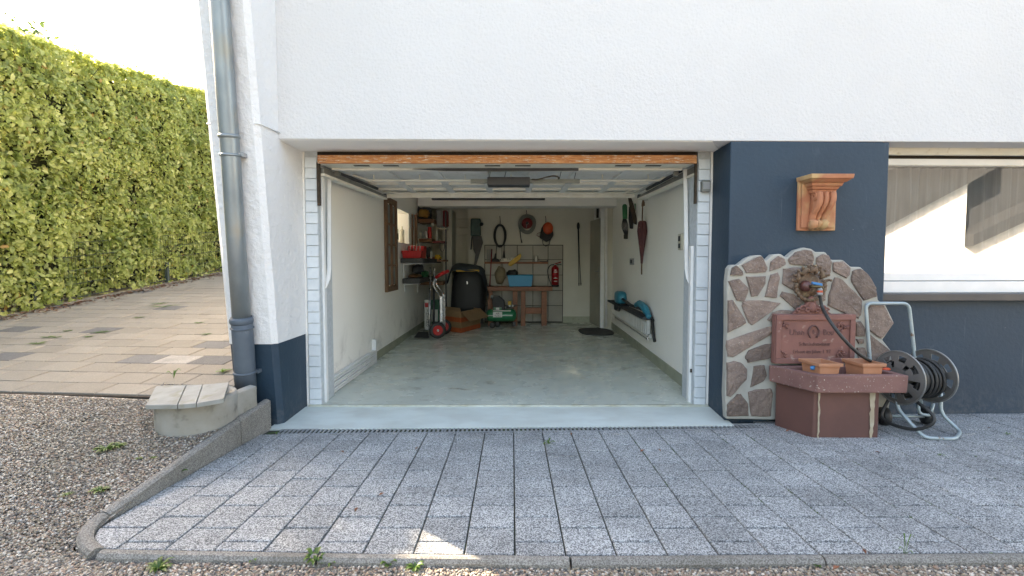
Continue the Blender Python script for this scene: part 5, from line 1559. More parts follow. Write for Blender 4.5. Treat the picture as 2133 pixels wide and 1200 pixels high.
fr_box('stile', y0f, y0f + .075, zbt, ztp); fr_box('stile', y1f - .075, y1f, zbt, ztp); fr_box('stile', 6.79, 6.85, zbt + .071, ztp - .071)
fr_box('rail', y0f + .076, y1f - .076, zbt, zbt + .07); fr_box('rail', y0f + .076, y1f - .076, ztp - .07, ztp)
for a, b in ((y0f + .076, 6.789), (6.851, y1f - .076)):
    zz = lin(zbt + .071, ztp - .071, 5)
    for k in range(4):
        if k: fr_box('muntin', a, b, zz[k] - .014, zz[k] + .014, .002, .03)
        fr_box('pane', a + .001, b - .001, zz[k] + .015, zz[k + 1] - .015, .006, .012, 'old_glass', 0)
# bundle of white slats lying along the wall foot
sl = thing('slat_bundle', 'bundle of long white slats stacked along the foot of the left garage wall', 'slats', (lw(5) + .02, 5.0, 0))
for k in range(6):
    z0 = .008 + k * .026; y0 = 4.33; y1 = at(820, 735, 5.9).y
    o_ = .004 * (k % 2)
    part('slat', MB().hexa([(lw(y0) + .006 + o_, y0, z0), (lw(y0) + .05 + o_, y0, z0), (lw(y1) + .05 + o_, y1, z0), (lw(y1) + .006 + o_, y1, z0), (lw(y0) + .006 + o_, y0, z0 + .019), (lw(y0) + .05 + o_, y0, z0 + .019), (lw(y1) + .05 + o_, y1, z0 + .019), (lw(y1) + .006 + o_, y1, z0 + .019)]), MT['white_paint'], sl, bevel=.002)
a = at(818, 707, 5.93)
solo('white_board', MB().box(lw(5.93), lw(5.93) + .05, 5.905, 5.94, 0, a.z), MT['white_paint'], 'short white board standing upright at the far end of the slat bundle', 'board', (lw(5.93) + .02, 5.92, 0), bevel=.002)

# wall niche window contents
MT['cart_w'] = mk('cream plastic cartridge', (.62, .60, .50), (.55, .52, .42), scale=10, rough=.45)
MT['dark_lbl'] = mk('dark label', (.05, .05, .045), scale=10, rough=.5)
MT['red'] = mk('red plastic', (.52, .012, .012), (.42, .01, .01), scale=6, rough=.4)
MT['dkred'] = mk('dark red', (.20, .012, .015), (.15, .01, .012), scale=6, rough=.5)
def cyl(n, px0, px1, py0, py1, Y, m, label, cat, band=None, neck=True):
    a, b = at(px0, py1, Y), at(px1, py1, Y); zt = at(px0, py0, Y).z; r = (b.x - a.x) / 2; c = Vector(((a.x + b.x) / 2, Y, a.z)); h = zt - a.z
    t = thing(n, label, cat, c)
    prof = [(r * .96, 0), (r, .004), (r, h * (.80 if neck else .99)), (r * .35, h * .86), (r * .35, h)] if neck else [(r * .97, 0), (r, .004), (r, h - .004), (r * .97, h)]
    part('body', MB().lathe(prof, Tr(c), 14), MT[m], t)
    if band: part('label', MB().lathe([(r + .0015, h * .2), (r + .0015, h * .62)], Tr(c), 14, caps=False), MT[band], t, fix=False)
    return t
zsill = wz0
def sillcyl(n, x, y, r, h, m, label, cat, band=None):
    c = Vector((x, y, zsill)); t = thing(n, label, cat, c)
    part('body', MB().lathe([(r, 0), (r, h * .78), (r * .3, h * .84), (r * .25, h)], Tr(c), 12), MT[m], t)
    if band: part('label', MB().lathe([(r + .0015, h * .2), (r + .0015, h * .55)], Tr(c), 12, caps=False), MT[band], t, fix=False)
sillcyl('sealant_cartridge', -1.74, 7.62, .03, .26, 'cart_w', 'cream sealant cartridge with dark label standing left of its twin on the niche sill', 'cartridge', 'dark_lbl')
sillcyl('sealant_cartridge', -1.72, 7.92, .034, .27, 'cart_w', 'plain cream sealant cartridge standing rightmost on the niche sill', 'cartridge')
sillcyl('spray_can', -1.72, 7.28, .033, .23, 'red', 'red spray can on the niche sill beside the old window frame', 'can', 'cart_w')

# shelves on the left wall
MT['dk_board'] = mk('dark grey padded board', (.05, .05, .052), (.035, .035, .037), scale=8, rough=.7)
MT['shelf_wood'] = mk('brown shelf wood', (.21, .095, .04), (.15, .065, .028), scale=5, rough=.6, stretch=(1, 6, 6))
su = thing('wall_shelf', 'upper dark wall shelf on white brackets holding the red toolbox', 'shelf', (-1.45, 8.2, 1.2))
zsu0, zsu1 = at(860, 548, 7.45).z, at(860, 538, 7.45).z
part('board', MB().box(lw(8) + .003, -1.30, 7.40, 9.3, zsu0, zsu1), MT['dk_board'], su, bevel=.012)
def bracket(Y, zt, parent, d=.30, h=.34):
    x = lw(Y) + .004
    part('bracket', MB().hexa([(x, Y - .012, zt - .03), (x + d, Y - .012, zt - .008), (x + d, Y + .012, zt - .008), (x, Y + .012, zt - .03), (x, Y - .012, zt), (x + d, Y - .012, zt), (x + d, Y + .012, zt), (x, Y + .012, zt)]).box(x, x + .014, Y - .012, Y + .012, zt - h, zt - .031), MT['white_paint'], parent)
bracket(7.62, zsu0 - .001, su); bracket(8.9, zsu0 - .001, su)
sl2 = thing('wall_shelf', 'lower dark wall shelf with newspapers and a green bag on it', 'shelf', (-1.45, 8.2, .85))
zl0, zl1 = at(850, 591, 7.55).z, at(850, 580, 7.55).z
part('board', MB().box(lw(8) + .003, -1.38, 7.52, 9.2, zl0, zl1), MT['dk_board'], sl2, bevel=.012)
bracket(7.66, zl0 - .001, sl2, .25, .13); bracket(8.7, zl0 - .001, sl2, .25, .2)
# red toolbox
tb_ = thing('toolbox', 'open red plastic toolbox on the upper left wall shelf', 'toolbox', (-1.47, 7.6, zsu1))
def frus(mb, x0, x1, y0, y1, z0, z1, g): return mb.hexa([(x0 + g, y0 + g, z0), (x1 - g, y0 + g, z0), (x1 - g, y1 - g, z0), (x0 + g, y1 - g, z0), (x0, y0, z1), (x1, y0, z1), (x1, y1, z1), (x0, y1, z1)])
tz = zsu1 + .002
part('tray', frus(MB(), -1.63, -1.33, 7.44, 7.78, tz, tz + .11, .02), MT['red'], tb_, bevel=.006)
part('case', frus(MB(), -1.60, -1.36, 7.8, 8.05, tz, tz + .19, .012), MT['red'], tb_, bevel=.006)
part('divider', MB().box(-1.52, -1.49, 7.46, 7.76, tz + .112, tz + .13), MT['dkred'], tb_)
for i in range(5):
    part('tool', MB().tube([(-1.58 + .05 * i, 7.52 + .05 * (i % 3), tz + .10), (-1.57 + .05 * i, 7.56 + .04 * (i % 2), tz + .19 + .02 * (i % 2))], .007, 5), MT['galv'], tb_)
# wood plank rack and shelf unit at the rear left corner
rack = thing('shelf_unit', 'brown wooden shelf unit crammed with cans in the rear left corner', 'shelf unit', (-1.45, 9.2, 0))
Yr = 8.75
def rb(n, a, b, c, d, Y0, Y1, m, p=rack, bv=.003): return part(n, fbox(MB(), a, b, c, d, Y0, Y1), MT[m], p, bevel=bv)
rb('shelf', 871, 456, 903, 464, Yr, Yr + .4, 'shelf_wood'); rb('shelf', 871, 497, 900, 504.5, Yr, Yr + .4, 'shelf_wood')
rb('shelf', 900, 502, 925, 506, Yr + .1, Yr + .5, 'dkred'); rb('shelf', 908, 475, 930, 477, Yr + .1, Yr + .4, 'cart_w')
rb('shelf', 878, 541, 926, 545, Yr, Yr + .5, 'shelf_wood'); rb('shelf', 874, 587, 922, 594, Yr, Yr + .5, 'shelf_wood')
rb('side', 856, 446, 860, 520, Yr - .5, Yr - .46, 'old_wood'); rb('side', 863, 447, 869, 524, Yr - .45, Yr - .41, 'old_wood'); rb('side', 927, 440, 930, 640, Yr + .2, Yr + .25, 'dark_steel')
part('string', MB().tube(catmull([at(868, 445, Yr - .3), at(867, 480, Yr - .32), at(873, 505, Yr - .33), at(876, 520, Yr - .3)], 4), .006, 5), MT['cart_w'], rack)
# what stands in it
MT['bag_grey'] = mk('dark grey bag cloth', (.06, .062, .07), (.04, .042, .048), scale=6, rough=.85, bs=12, bd=.01)
MT['yellow'] = mk('yellow plastic', (.62, .38, .03), (.5, .28, .02), scale=8, rough=.5)
MT['ochre'] = mk('ochre cloth', (.34, .19, .04), (.22, .10, .02), scale=8, rough=.9, bs=20, bd=.01)
MT['steel_can'] = mk('bare tin', (.45, .45, .43), (.3, .3, .29), scale=10, rough=.3, metal=.8)
MT['green_pl'] = mk('green plastic', (.02, .17, .06), (.015, .12, .045), scale=8, rough=.5)
MT['teal'] = mk('teal blue plastic', (.02, .24, .34), (.015, .17, .25), scale=8, rough=.4)
MT['white_pl'] = mk('white plastic', (.6, .6, .57), (.5, .5, .46), scale=8, rough=.5)
def blob(n, px0, px1, py0, py1, Y, dy, m, label, cat, wob=.1, seed=0):
    a, b = at(px0, (py0 + py1) / 2, Y), at(px1, (py0 + py1) / 2, Y); z1, z0 = at((px0 + px1) / 2, py0, Y).z, at((px0 + px1) / 2, py1, Y).z
    c = Vector(((a.x + b.x) / 2, Y + dy / 2, (z0 + z1) / 2)); m_ = MB()
    m_.ball((0, 0, 0), 1, 16, 10)
    for i, v in enumerate(m_.v):
        f = 1 + wob * noise.noise((v.x * 2 + seed, v.y * 2, v.z * 2))
        e = .72
        w_ = Vector([math.copysign(abs(q) ** e, q) for q in v]) * f
        m_.v[i] = c + Vector((w_.x * (b.x - a.x) / 2, w_.y * dy / 2, w_.z * (z1 - z0) / 2))
    return solo(n, m_, MT[m], label, cat, (c.x, c.y, z0))
blob('rucksack', 866, 896, 420, 457, Yr + .02, .3, 'bag_grey', 'dark grey bag lying on top of the rear shelf unit', 'bag', .35, 1)
blob('yellow_cloth', 872, 892, 436, 453, Yr - .06, .12, 'ochre', 'crumpled yellow cloth in front of the grey bag on the rear shelf unit', 'cloth', .5, 4)
hs_ = thing('helmet_case', 'rounded grey and red case standing high at the rear left beside the column', 'case', at(920, 473, 9.1))
part('shell', blob('x', 908, 926, 436, 474, 9.1, .3, 'grey_pl', 'x', 'x', .1, 3) and fbox(MB(), 908, 437, 922, 473, 9.1, 9.35), MT['grey_pl'], hs_, bevel=.03, seg=3)
bpy.data.objects.remove([o for o in bpy.data.objects if o.name == 'x'][0])
part('back', fbox(MB(), 921.5, 438, 932, 472, 9.12, 9.35), MT['dkred'], hs_, bevel=.03, seg=3)
cyl('paint_can', 885, 891, 481, 496.5, Yr - .02, 'steel_can', 'bright tin can at the front of the middle rear shelf', 'can', neck=False)
cyl('red_jerrycan', 891, 899, 473, 496.5, Yr + .05, 'red', 'red canister standing beside the bright tin can on the rear shelf', 'can', neck=False)
cyl('spray_can', 874, 879, 483, 496.5, Yr + .03, 'cart_w', 'cream bottle at the left end of the middle rear shelf', 'bottle')
cyl('spray_can', 908, 912, 477, 501.5, Yr + .15, 'white_pl', 'tall white tube on the small red rear shelf', 'tube')
cyl('spray_can', 914, 918, 499, 501.8, Yr + .15, 'white_pl', 'tiny white cap lying on the small red rear shelf', 'cap', neck=False)
cyl('spray_can', 882, 888, 525, 540.5, Yr + .02, 'white_pl', 'white bottle standing behind the red toolbox', 'bottle')
cyl('spray_can', 896, 900, 521, 540.5, Yr + .02, 'white_pl', 'slim white bottle right of the dark drill behind the toolbox', 'bottle')
blob('cordless_drill', 886, 897, 515, 540, Yr + .03, .12, 'dark_steel', 'dark cordless drill standing behind the red toolbox', 'drill', .5, 8)
blob('yellow_glove', 905, 917, 531, 541, Yr + .02, .12, 'yellow', 'yellow work glove on the shelf right of the toolbox', 'glove', .6, 5)
blob('red_cloth', 889, 908, 536, 541.5, Yr + .01, .15, 'dkred', 'folded dark red cloth beside the yellow glove', 'cloth', .4, 6)
blob('green_bag', 876, 888, 565, 582, 8.2, .3, 'green_pl', 'crumpled green bag on the lower left wall shelf', 'bag', .5, 7)
blob('paper_pile', 846, 870, 572, 580, 7.75, .5, 'shelf_wood', 'pile of brown papers on the front of the lower left wall shelf', 'papers', .3, 9)
blob('plant_bag', 858, 876, 551, 571, 8.0, .4, 'weedy' if False else 'bag_grey', 'dark plastic bag stuffed between the two left wall shelves', 'bag', .5, 10)
solo('clamp', MB().tube([at(921 + 5 * cos(a), 513 + 11 * sin(a), Yr + .1) for a in [2 * pi * i / 16 for i in range(16)]], .006, 5, closed=True), MT['dark_steel'], 'black loop of cable hanging under the small red rear shelf', 'cable', at(921, 524, Yr + .1))
cyl('tape_roll', 898, 903.5, 465, 471, Yr - .02, 'white_pl', 'white round tape roll hanging at the shelf corner', 'tape', neck=False)

# sacks, hand truck, carton
def boxthing(n, px0, px1, py0, py1, Y, dy, m, label, cat, bev=.01, rot=0):
    t = thing(n, label, cat, at((px0 + px1) / 2, py1, Y)); part('body', fbox(MB(), px0, py0, px1, py1, Y, Y + dy), MT[m], t, bevel=bev); return t
MT['sack_green'] = mk('green printed sack', (.02, .12, .07), (.015, .09, .05), scale=6, rough=.6)
t = boxthing('cement_sack', 884, 897, 625, 687, 8.35, .1, 'white_pl', 'upright white sack with black lettering behind the hand truck', 'sack')
for i, s_ in enumerate('THERMO'):
    m = MB(); p = at(890.5, 648 + i * 6, 8.345); text_mb(m, s_, .055, .001, Tr(p) @ Rot('Z', 0) @ Rot('X', 90)); part('lettering', m, MT['dark_lbl'], t)
part('badge', fbox(MB(), 885, 631, 892, 640, 8.342, 8.349), MT['red'], t)
t = boxthing('cement_sack', 897.5, 914, 625, 686, 8.42, .12, 'sack_green', 'upright green and white sack beside the white lettered one', 'sack')
part('print', fbox(MB(), 899, 645, 912, 670, 8.412, 8.419), MT['white_pl'], t)
solo('dark_slab', MB().hexa([*(atz(x, y, .004) for x, y in ((862, 703), (893, 704), (900, 692), (872, 691))), *(atz(x, y, .02) for x, y in ((862, 703), (893, 704), (900, 692), (872, 691)))]), MT['dk_board'], 'flat dark board lying on the floor left of the hand truck', 'board', atz(878, 700, .0))
ht = thing('hand_truck', 'silver folding hand truck with red grips and red wheel hubs parked at the left wall', 'hand truck', atz(905, 705, 0))
MT['alu'] = mk('polished aluminium', (.55, .55, .56), (.45, .45, .46), scale=14, rough=.28, metal=.85)
for (px, Y) in ((911.5, 7.82), (924, 8.25)):
    c = at(px, 688, Y); c.z = .130
    Mw = Matrix.Translation(c) @ Vector((.35, -1, 0)).to_track_quat('Z', 'Y').to_matrix().to_4x4()
    wv = part('wheel', MB().lathe([(.075, -.025), (.11, -.028), (.129, -.016), (.129, .016), (.11, .028), (.075, .025)], Mw, 24), MT['hose'], ht)
    part('rim', MB().lathe([(.001, .036), (.03, .030), (.060, .030), (.076, .036), (.080, .026)], Mw, 20), MT['red'], wv)
    part('hub', MB().lathe([(.018, .042), (.020, .03)], Mw, 10), MT['alu'], wv)
for (top, kn, bot, Y) in (((905, 584), (900, 591), (918, 620), 7.95), ((911, 580), (905, 587), (924, 614), 8.15)):
    part('upper_tube', MB().tube(bent([at(top[0] + 4, top[1] - 6, Y), at(*kn, Y), at(*bot, Y)], .08), .012, 8), MT['alu'], ht)
for (a, b, Y) in (((916, 617), (919.5, 678), 7.95), ((921, 613), (925, 682), 8.15)):
    p, q = at(*a, Y), at(*b, Y)
    part('rail', MB().box(q.x - .022, q.x + .022, Y - .015, Y + .015, q.z, p.z), MT['alu'], ht, bevel=.004)
for (a, b, Y) in (((907, 579), (925, 567), 7.95), ((912, 575), (935, 564), 8.15)):
    part('grip', MB().tube([at(*a, Y), at(*b, Y)], .026, 8), MT['red'], ht)
part('toe_plate', MB().tube([at(894, 704, 7.9), at(895, 660, 7.9), at(897, 560, 7.98)], .01, 6), MT['alu'], ht)
for px, Y in ((897, 7.98), (905, 8.2)):
    part('back_tube', MB().tube([at(px - 2, 690, Y), at(px - 1, 597, Y), at(px - .5, 556, Y)], .014, 8), MT['alu'], ht)
    part('back_sleeve', MB().tube([at(px - 2, 688, Y), at(px - 1, 600, Y)], .019, 8), MT['dark_steel'], ht)
part('axle', MB().tube([at(911.5, 688, 7.84), at(924, 687, 8.24)], .012, 6), MT['dark_steel'], ht)
MT['carton'] = mk('brown cardboard', (.30, .18, .09), (.25, .145, .07), scale=4, rough=.85)
MT['carton_or'] = mk('orange print on cardboard', (.42, .09, .02), (.36, .075, .018), scale=6, rough=.8)
ct = thing('cardboard_box', 'open brown cardboard box with orange bands and a raised flap on the garage floor', 'box', atz(960, 690, 0))
c0, c1, c2 = atz(922, 688, 0), atz(960, 694, 0), atz(1000, 683, 0)
c3 = c0 + (c2 - c1); hh = at(960, 650, c1.y).z
ct_w = .006
def wall(a, b, z0, z1, m, n, off=.0):
    d = (b - a).normalized(); nn = Vector((d.y, -d.x, 0)) * off
    q = Vector((-d.y, d.x, 0)) * ct_w
    A_, B_ = a + nn, b + nn
    part(n, MB().hexa([(A_.x, A_.y, z0), (B_.x, B_.y, z0), (B_.x + q.x, B_.y + q.y, z0), (A_.x + q.x, A_.y + q.y, z0), (A_.x, A_.y, z1), (B_.x, B_.y, z1), (B_.x + q.x, B_.y + q.y, z1), (A_.x + q.x, A_.y + q.y, z1)]), MT[m], ct)
for a, b in ((c0, c1), (c1, c2), (c2, c3), (c3, c0)):
    wall(a, b, .003, hh, 'carton', 'side_panel')
for a, b in ((c0, c1), (c1, c2)):
    wall(a, b, .004, .08, 'carton_or', 'printed_band', ct_w * 1.02); wall(a, b, hh * .50, hh * .72, 'carton_or', 'printed_band', ct_w * 1.02)
e = c2 - c1; fl_ = Vector((.10, -.16, -.10))
part('flap', MB().ext([tuple(c1 + e * .03 + Vector((0, 0, hh))), tuple(c2 + Vector((0, 0, hh))), tuple(c2 + Vector((.16, -.12, hh - .14))), tuple(c1 + Vector((.16, -.14, hh - .15)))], (0, 0, .006)), MT['carton'], ct)
part('flap', MB().ext([tuple(c0 + Vector((0, 0, hh))), tuple(c1 + Vector((0, 0, hh))), tuple(c1 + Vector((-.02, .12, hh + .05))), tuple(c0 + Vector((-.02, .12, hh + .05)))], (0, 0, .006)), MT['carton'], ct)
# black covered cabinet with its cloth
MT['black'] = mk('matt black', (.012, .012, .013), (.02, .02, .021), scale=3, rough=.6)
MT['tarp'] = mk('blue grey cloth', (.055, .075, .09), (.04, .05, .06), scale=5, rough=.9, bs=10, bd=.02)
bq = thing('covered_barbecue', 'bulky black barbecue under a black cover at the back of the garage', 'barbecue', at(970, 672, 9.3))
m_ = MB()
lv = [(932, 1008, 655, 0), (936, 1010, 640, 0), (938, 1011, 600, 0), (942, 1008, 580, 0), (948, 1000, 562, .05), (955, 990, 557, .10)]
vs = []
for (a, b, y, g) in lv:
    Y = 9.2 + g; A_, B_ = at(a, y, Y), at(b, y, Y); yb3 = 9.75
    cxx_ = (A_.x + B_.x) / 2; hw_ = (B_.x - A_.x) / 2
    for k in range(16):
        t = 2 * pi * k / 16; vs.append((cxx_ + hw_ * math.copysign(abs(cos(t)) ** .5, cos(t)), (Y + yb3) / 2 + (yb3 - Y) / 2 * math.copysign(abs(sin(t)) ** .5, sin(t)), A_.z))
fs = [(i * 16 + k, i * 16 + (k + 1) % 16, i * 16 + 16 + (k + 1) % 16, i * 16 + 16 + k) for i in range(5) for k in range(16)] + [tuple(range(80, 96)), tuple(range(15, -1, -1))]
m_.add(vs, fs, True); part('cover', m_, MT['black'], bq)
part('grill_bar', fbox(MB(), 950, 562, 998, 566, 9.16, 9.2), MT['yellow'], bq, bevel=.004)
part('hinge', fbox(MB(), 972, 586, 974, 592, 9.15, 9.2), MT['alu'], bq)
for px in (940, 1004): part('leg', fbox(MB(), px - 3, 654, px + 3, 674, 9.3, 9.34), MT['black'], bq)
m_ = MB(); vs = []
for i in range(15):
    for j in range(9):
        u, v_ = i / 14, j / 8; A_ = at(925 + 92 * u, 560, 9.12); x = A_.x
        z = at(970, 548, 9.2).z + .02 * sin(u * 9) - .55 * abs(u - .45) ** 2.2 * (1.5) - .12 * (1 - v_) ** 3 + .02 * noise.noise((u * 5, v_ * 5, 2)) - (.35 * max(0, u - .85) / .15) - (.25 * max(0, .12 - u) / .12)
        vs.append((x, 9.12 + .6 * v_, z))
m_.add(vs, [(j + i * 9, j + 1 + i * 9, j + 10 + i * 9, j + 9 + i * 9) for i in range(14) for j in range(8)], True)
solo('draped_cloth', m_, MT['tarp'], 'blue grey cloth draped over the top of the black barbecue', 'cloth', (at(970, 548, 9.4)))
# ---------------------------------------------------------------- compressor
MT['comp'] = mk('green enamel tank', (.01, .16, .07), (.008, .13, .055), scale=5, rough=.3)
cp = thing('air_compressor', 'green air compressor with a white label in front of the workbench', 'compressor', atz(1045, 682, 0))
Yc = 9.0
a, b = at(1012, 660, Yc), at(1076, 660, Yc); r_ = (at(1045, 645, Yc).z - at(1045, 671, Yc).z) / 2; zc = at(1045, 658, Yc).z
part('tank', MB().lathe([(.0, 0), (r_ * .6, .012), (r_ * .92, .04), (r_, .08), (r_, (b.x - a.x) - .08), (r_ * .92, (b.x - a.x) - .04), (r_ * .6, (b.x - a.x) - .012), (0, b.x - a.x)], Tr(a.x, Yc + r_, zc) @ AX['x'], 24, caps=False), MT['comp'], cp)
part('label', fbox(MB(), 1027, 650, 1046, 661, Yc - .006, Yc + .004), MT['white_pl'], cp)
for s_, py in (('AIR', 653.3), ('Turbo', 658.5)):
    m = MB(); p = at(1036.5, py, Yc - .0065); text_mb(m, s_, .045, .001, Tr(p) @ Rot('X', 90)); part('lettering', m, MT['dark_lbl'], cp)
part('stripe', fbox(MB(), 1016, 657, 1068, 658, Yc - .003, Yc + .003), MT['white_pl'], cp)
part('platform', fbox(MB(), 1027, 646.5, 1064, 648.5, Yc + .02, Yc + .18), MT['white_pl'], cp)
part('plate', fbox(MB(), 1028, 640.5, 1045, 645.5, Yc + .01, Yc + .03), MT['comp'], cp); part('plate_label', fbox(MB(), 1033, 641, 1040, 645.5, Yc + .004, Yc + .009), MT['white_pl'], cp)
m_ = MB(); pp = [at(x, y, Yc + .03) for x, y in ((1026, 646), (1025, 625), (1028, 617), (1040, 617), (1050, 626), (1052, 646))]; m_.ext([tuple(p) for p in pp], (0, .16, 0)); part('pump_housing', m_, MT['black'], cp, bevel=.012, seg=3)
part('air_filter', MB().lathe([(.035, 0), (.035, .06)], Tr(at(1022, 619, Yc + .08)) @ AX['x'], 14), MT['mid_grey'], cp)
part('regulator', MB().box(*sorted((at(1058, 630, Yc + .05).x, at(1065, 630, Yc + .05).x)), Yc + .03, Yc + .09, at(1060, 636, Yc).z, at(1060, 628, Yc).z), MT['yellow'], cp, bevel=.006)
for px in (1061.5, 1068): part('gauge', MB().lathe([(.018, 0), (.018, .02)], Tr(at(px, 637, Yc + .03)) @ AX['y'], 12), MT['white_pl'], cp)
part('manifold', MB().tube([at(1054, 640, Yc + .08), at(1076, 636, Yc + .08)], .014, 6), MT['dark_steel'], cp)
for px, nm in ((1026, 'wheel'), (1036, 'wheel')):
    c = at(px, 674, Yc + (.05 if px == 1026 else .22)); c.z = .055
    part('wheel', MB().lathe([(.02, -.02), (.055, -.018), (.055, .018), (.02, .02)], Tr(c) @ AX['y'], 16), MT['hose'], cp)
part('foot', fbox(MB(), 1068, 671, 1074, 680, Yc + .05, Yc + .1), MT['dark_steel'], cp)
# ---------------------------------------------------------------- workbench
MT['bench'] = mk('red brown varnished timber', (.25, .085, .03), (.17, .055, .02), scale=5, rough=.5, stretch=(2, 8, 8))
wb = thing('trestle_bench', 'red brown wooden trestle bench against the tiled rear wall', 'bench', at(1085, 670, 9.6))
Yb = 9.38
def bb(n, a, b, c, d, Y0=Yb, Y1=None): return part(n, fbox(MB(), a, b, c, d, Y0, Y1 or Y0 + .06), MT['bench'], wb, bevel=.004)
bb('top', 1012, 597.5, 1151, 606, Yb - .02, Yb + .42)
for (a, b) in ((1068, 1078), (1085, 1094.5), (1128, 1139)):
    t_ = at((a + b) / 2, 606.5, Yb); m_ = MB(); A_, B_ = at(a, 640, Yb), at(b, 640, Yb)
    m_.box(A_.x, B_.x, Yb, Yb + .07, 0, t_.z - .003); part('leg', m_, MT['bench'], wb, bevel=.004)
A_, B_ = at(1016, 640, Yb), at(1026, 640, Yb); part('leg', MB().box(A_.x, B_.x, Yb, Yb + .07, 0, t_.z - .003), MT['bench'], wb, bevel=.004)
bb('stretcher', 1094.8, 641, 1127.6, 653.5, Yb + .01)
# blue basin
bs_ = thing('plastic_basin', 'light blue plastic basin standing on the trestle bench', 'basin', at(1083, 597, Yb + .15))
Yn = Yb + .03
T4 = lambda a, b, py, y0, y1: [(at(a, py, y0).x, y0, at(a, py, y0).z), (at(b, py, y0).x, y0, at(a, py, y0).z), (at(b, py, y0).x, y1, at(a, py, y0).z), (at(a, py, y0).x, y1, at(a, py, y0).z)]
o0, o1 = T4(1061, 1107, 596.8, Yn + .02, Yn + .26), T4(1057, 1110, 574, Yn, Yn + .28)
i0_, i1_ = [tuple(Vector(p) + Vector((0, 0, .01))) for p in T4(1063, 1105, 596.8, Yn + .03, Yn + .25)], T4(1058.5, 1108.5, 574, Yn + .008, Yn + .272)
vs = o0 + o1 + i1_ + i0_
part('bowl', MB().add(vs, [(3, 2, 1, 0)] + [(k * 4 + i, k * 4 + (i + 1) % 4, k * 4 + 4 + (i + 1) % 4, k * 4 + 4 + i) for k in range(3) for i in range(4)] + [(12, 13, 14, 15)]), mk('basin', (.03, .30, .52), (.025, .26, .46), scale=3, rough=.4), bs_, bevel=.006)
MT['basin'] = bpy.data.materials['basin']
part('rim', MB().tube([tuple(p) for p in o1], .009, 6, closed=True), MT['basin'], bs_)
blob('cable_bundle', 1056, 1078, 563, 576, Yn + .05, .16, 'black', 'black cable bundle sticking out of the blue basin', 'cable', .6, 11)
# bag hanging on the wall left of the basin
MT['burlap'] = mk('beige jute cloth', (.27, .22, .14), (.2, .16, .1), scale=8, rough=.95, bs=40, bd=.004)
bag = thing('cloth_bag', 'beige cloth bag hanging on the tiled wall left of the blue basin', 'bag', at(1044, 590, 9.8))
m_ = MB().ball((0, 0, 0), 1, 16, 12); cB = at(1042, 574, 9.78)
for i, v in enumerate(m_.v):
    f = 1 + .25 * noise.noise((v.x * 2, v.y * 2 + 4, v.z * 2)); m_.v[i] = cB + Vector((v.x * .105 * f, v.y * .06, v.z * .17 * f))
part('sack', m_, MT['burlap'], bag)
part('strap', MB().tube([at(1040, 560, 9.8), at(1046, 543, 9.85), at(1048, 560, 9.8)], .008, 5), MT['burlap'], bag)
# wall shelf behind the bench with small tools
rs_ = thing('tool_shelf', 'narrow wooden shelf along the tiled rear wall above the bench', 'shelf', at(1070, 551, 9.82))
part('board', fbox(MB(), 1009, 545.5, 1141, 549.5, 9.74, YB - .016), MT['bench'], rs_, bevel=.002)
sg = thing('letter_sign', 'small cream sign reading KA TRI standing on the shelf above the bench', 'sign', at(1058, 546, 9.8))
sp_ = [at(x, y, 9.79) for x, y in ((1042, 546), (1045, 539), (1076, 536), (1072, 545))]
part('plate', MB().ext([tuple(p) for p in sp_], (0, .012, 0)), MT['cart_w'], sg)
for s_, px, py in (('K', 1044, 542), ('A', 1047.5, 541.5), ('TRI', 1060, 540)):
    m = MB(); p = at(px, py, 9.788); text_mb(m, s_, .06, .001, Tr(p) @ Rot('Y', -5) @ Rot('X', 90)); part('lettering', m, MT['dark_lbl'], sg)
yt = thing('yellow_holster', 'yellow angular tool case leaning on the shelf over the blue basin', 'tool case', at(1068, 553, 9.75))
part('case', MB().ext([tuple(at(x, y, 9.70)) for x, y in ((1058, 552), (1061, 546), (1080, 531), (1084.5, 528), (1086, 533), (1083, 541), (1064, 555))], (0, .05, 0)), MT['yellow'], yt, bevel=.006)
cyl('tin_can', 1113, 1120.5, 533, 545.5, 9.78, 'steel_can', 'shiny tin can on the shelf above the bench', 'can', neck=False)
solo('paint_brush', fbox(MB(), 1124, 543.5, 1139, 545.4, 9.76, 9.78).box(at(1139, 544, 9.77).x, at(1141, 544, 9.77).x, 9.755, 9.785, at(1139, 545.4, 9.77).z, at(1139, 542, 9.77).z), MT['dark_steel'], 'dark paint brush lying on the shelf right of the shiny tin can', 'brush', at(1130, 545, 9.77))
for i, (px, m) in enumerate(((1014, 'grey_pl'), (1017.5, 'grey_pl'), (1020.5, 'grey_pl'))):
    solo('chisel', fbox(MB(), px, 519, px + 2.2, 545.5, 9.8, 9.83), MT['mid_grey'], ['leftmost', 'middle', 'rightmost'][i] + ' of three grey bars standing at the left end of the rear shelf', 'bar', at(px, 545, 9.8), group='grey bars on the rear shelf')
solo('red_rod', MB().tube([at(1024.5, 519, 9.7), at(1020, 600, 9.55)], .012, 6), MT['dkred'], 'thin red rod leaning against the rear shelf beside the grey bars', 'rod', at(1020, 600, 9.55))
blob('hand_broom', 1022, 1040, 539, 546.5, 9.78, .06, 'black', 'black hand brush head on the rear shelf under the cable loop', 'brush', .4, 12)

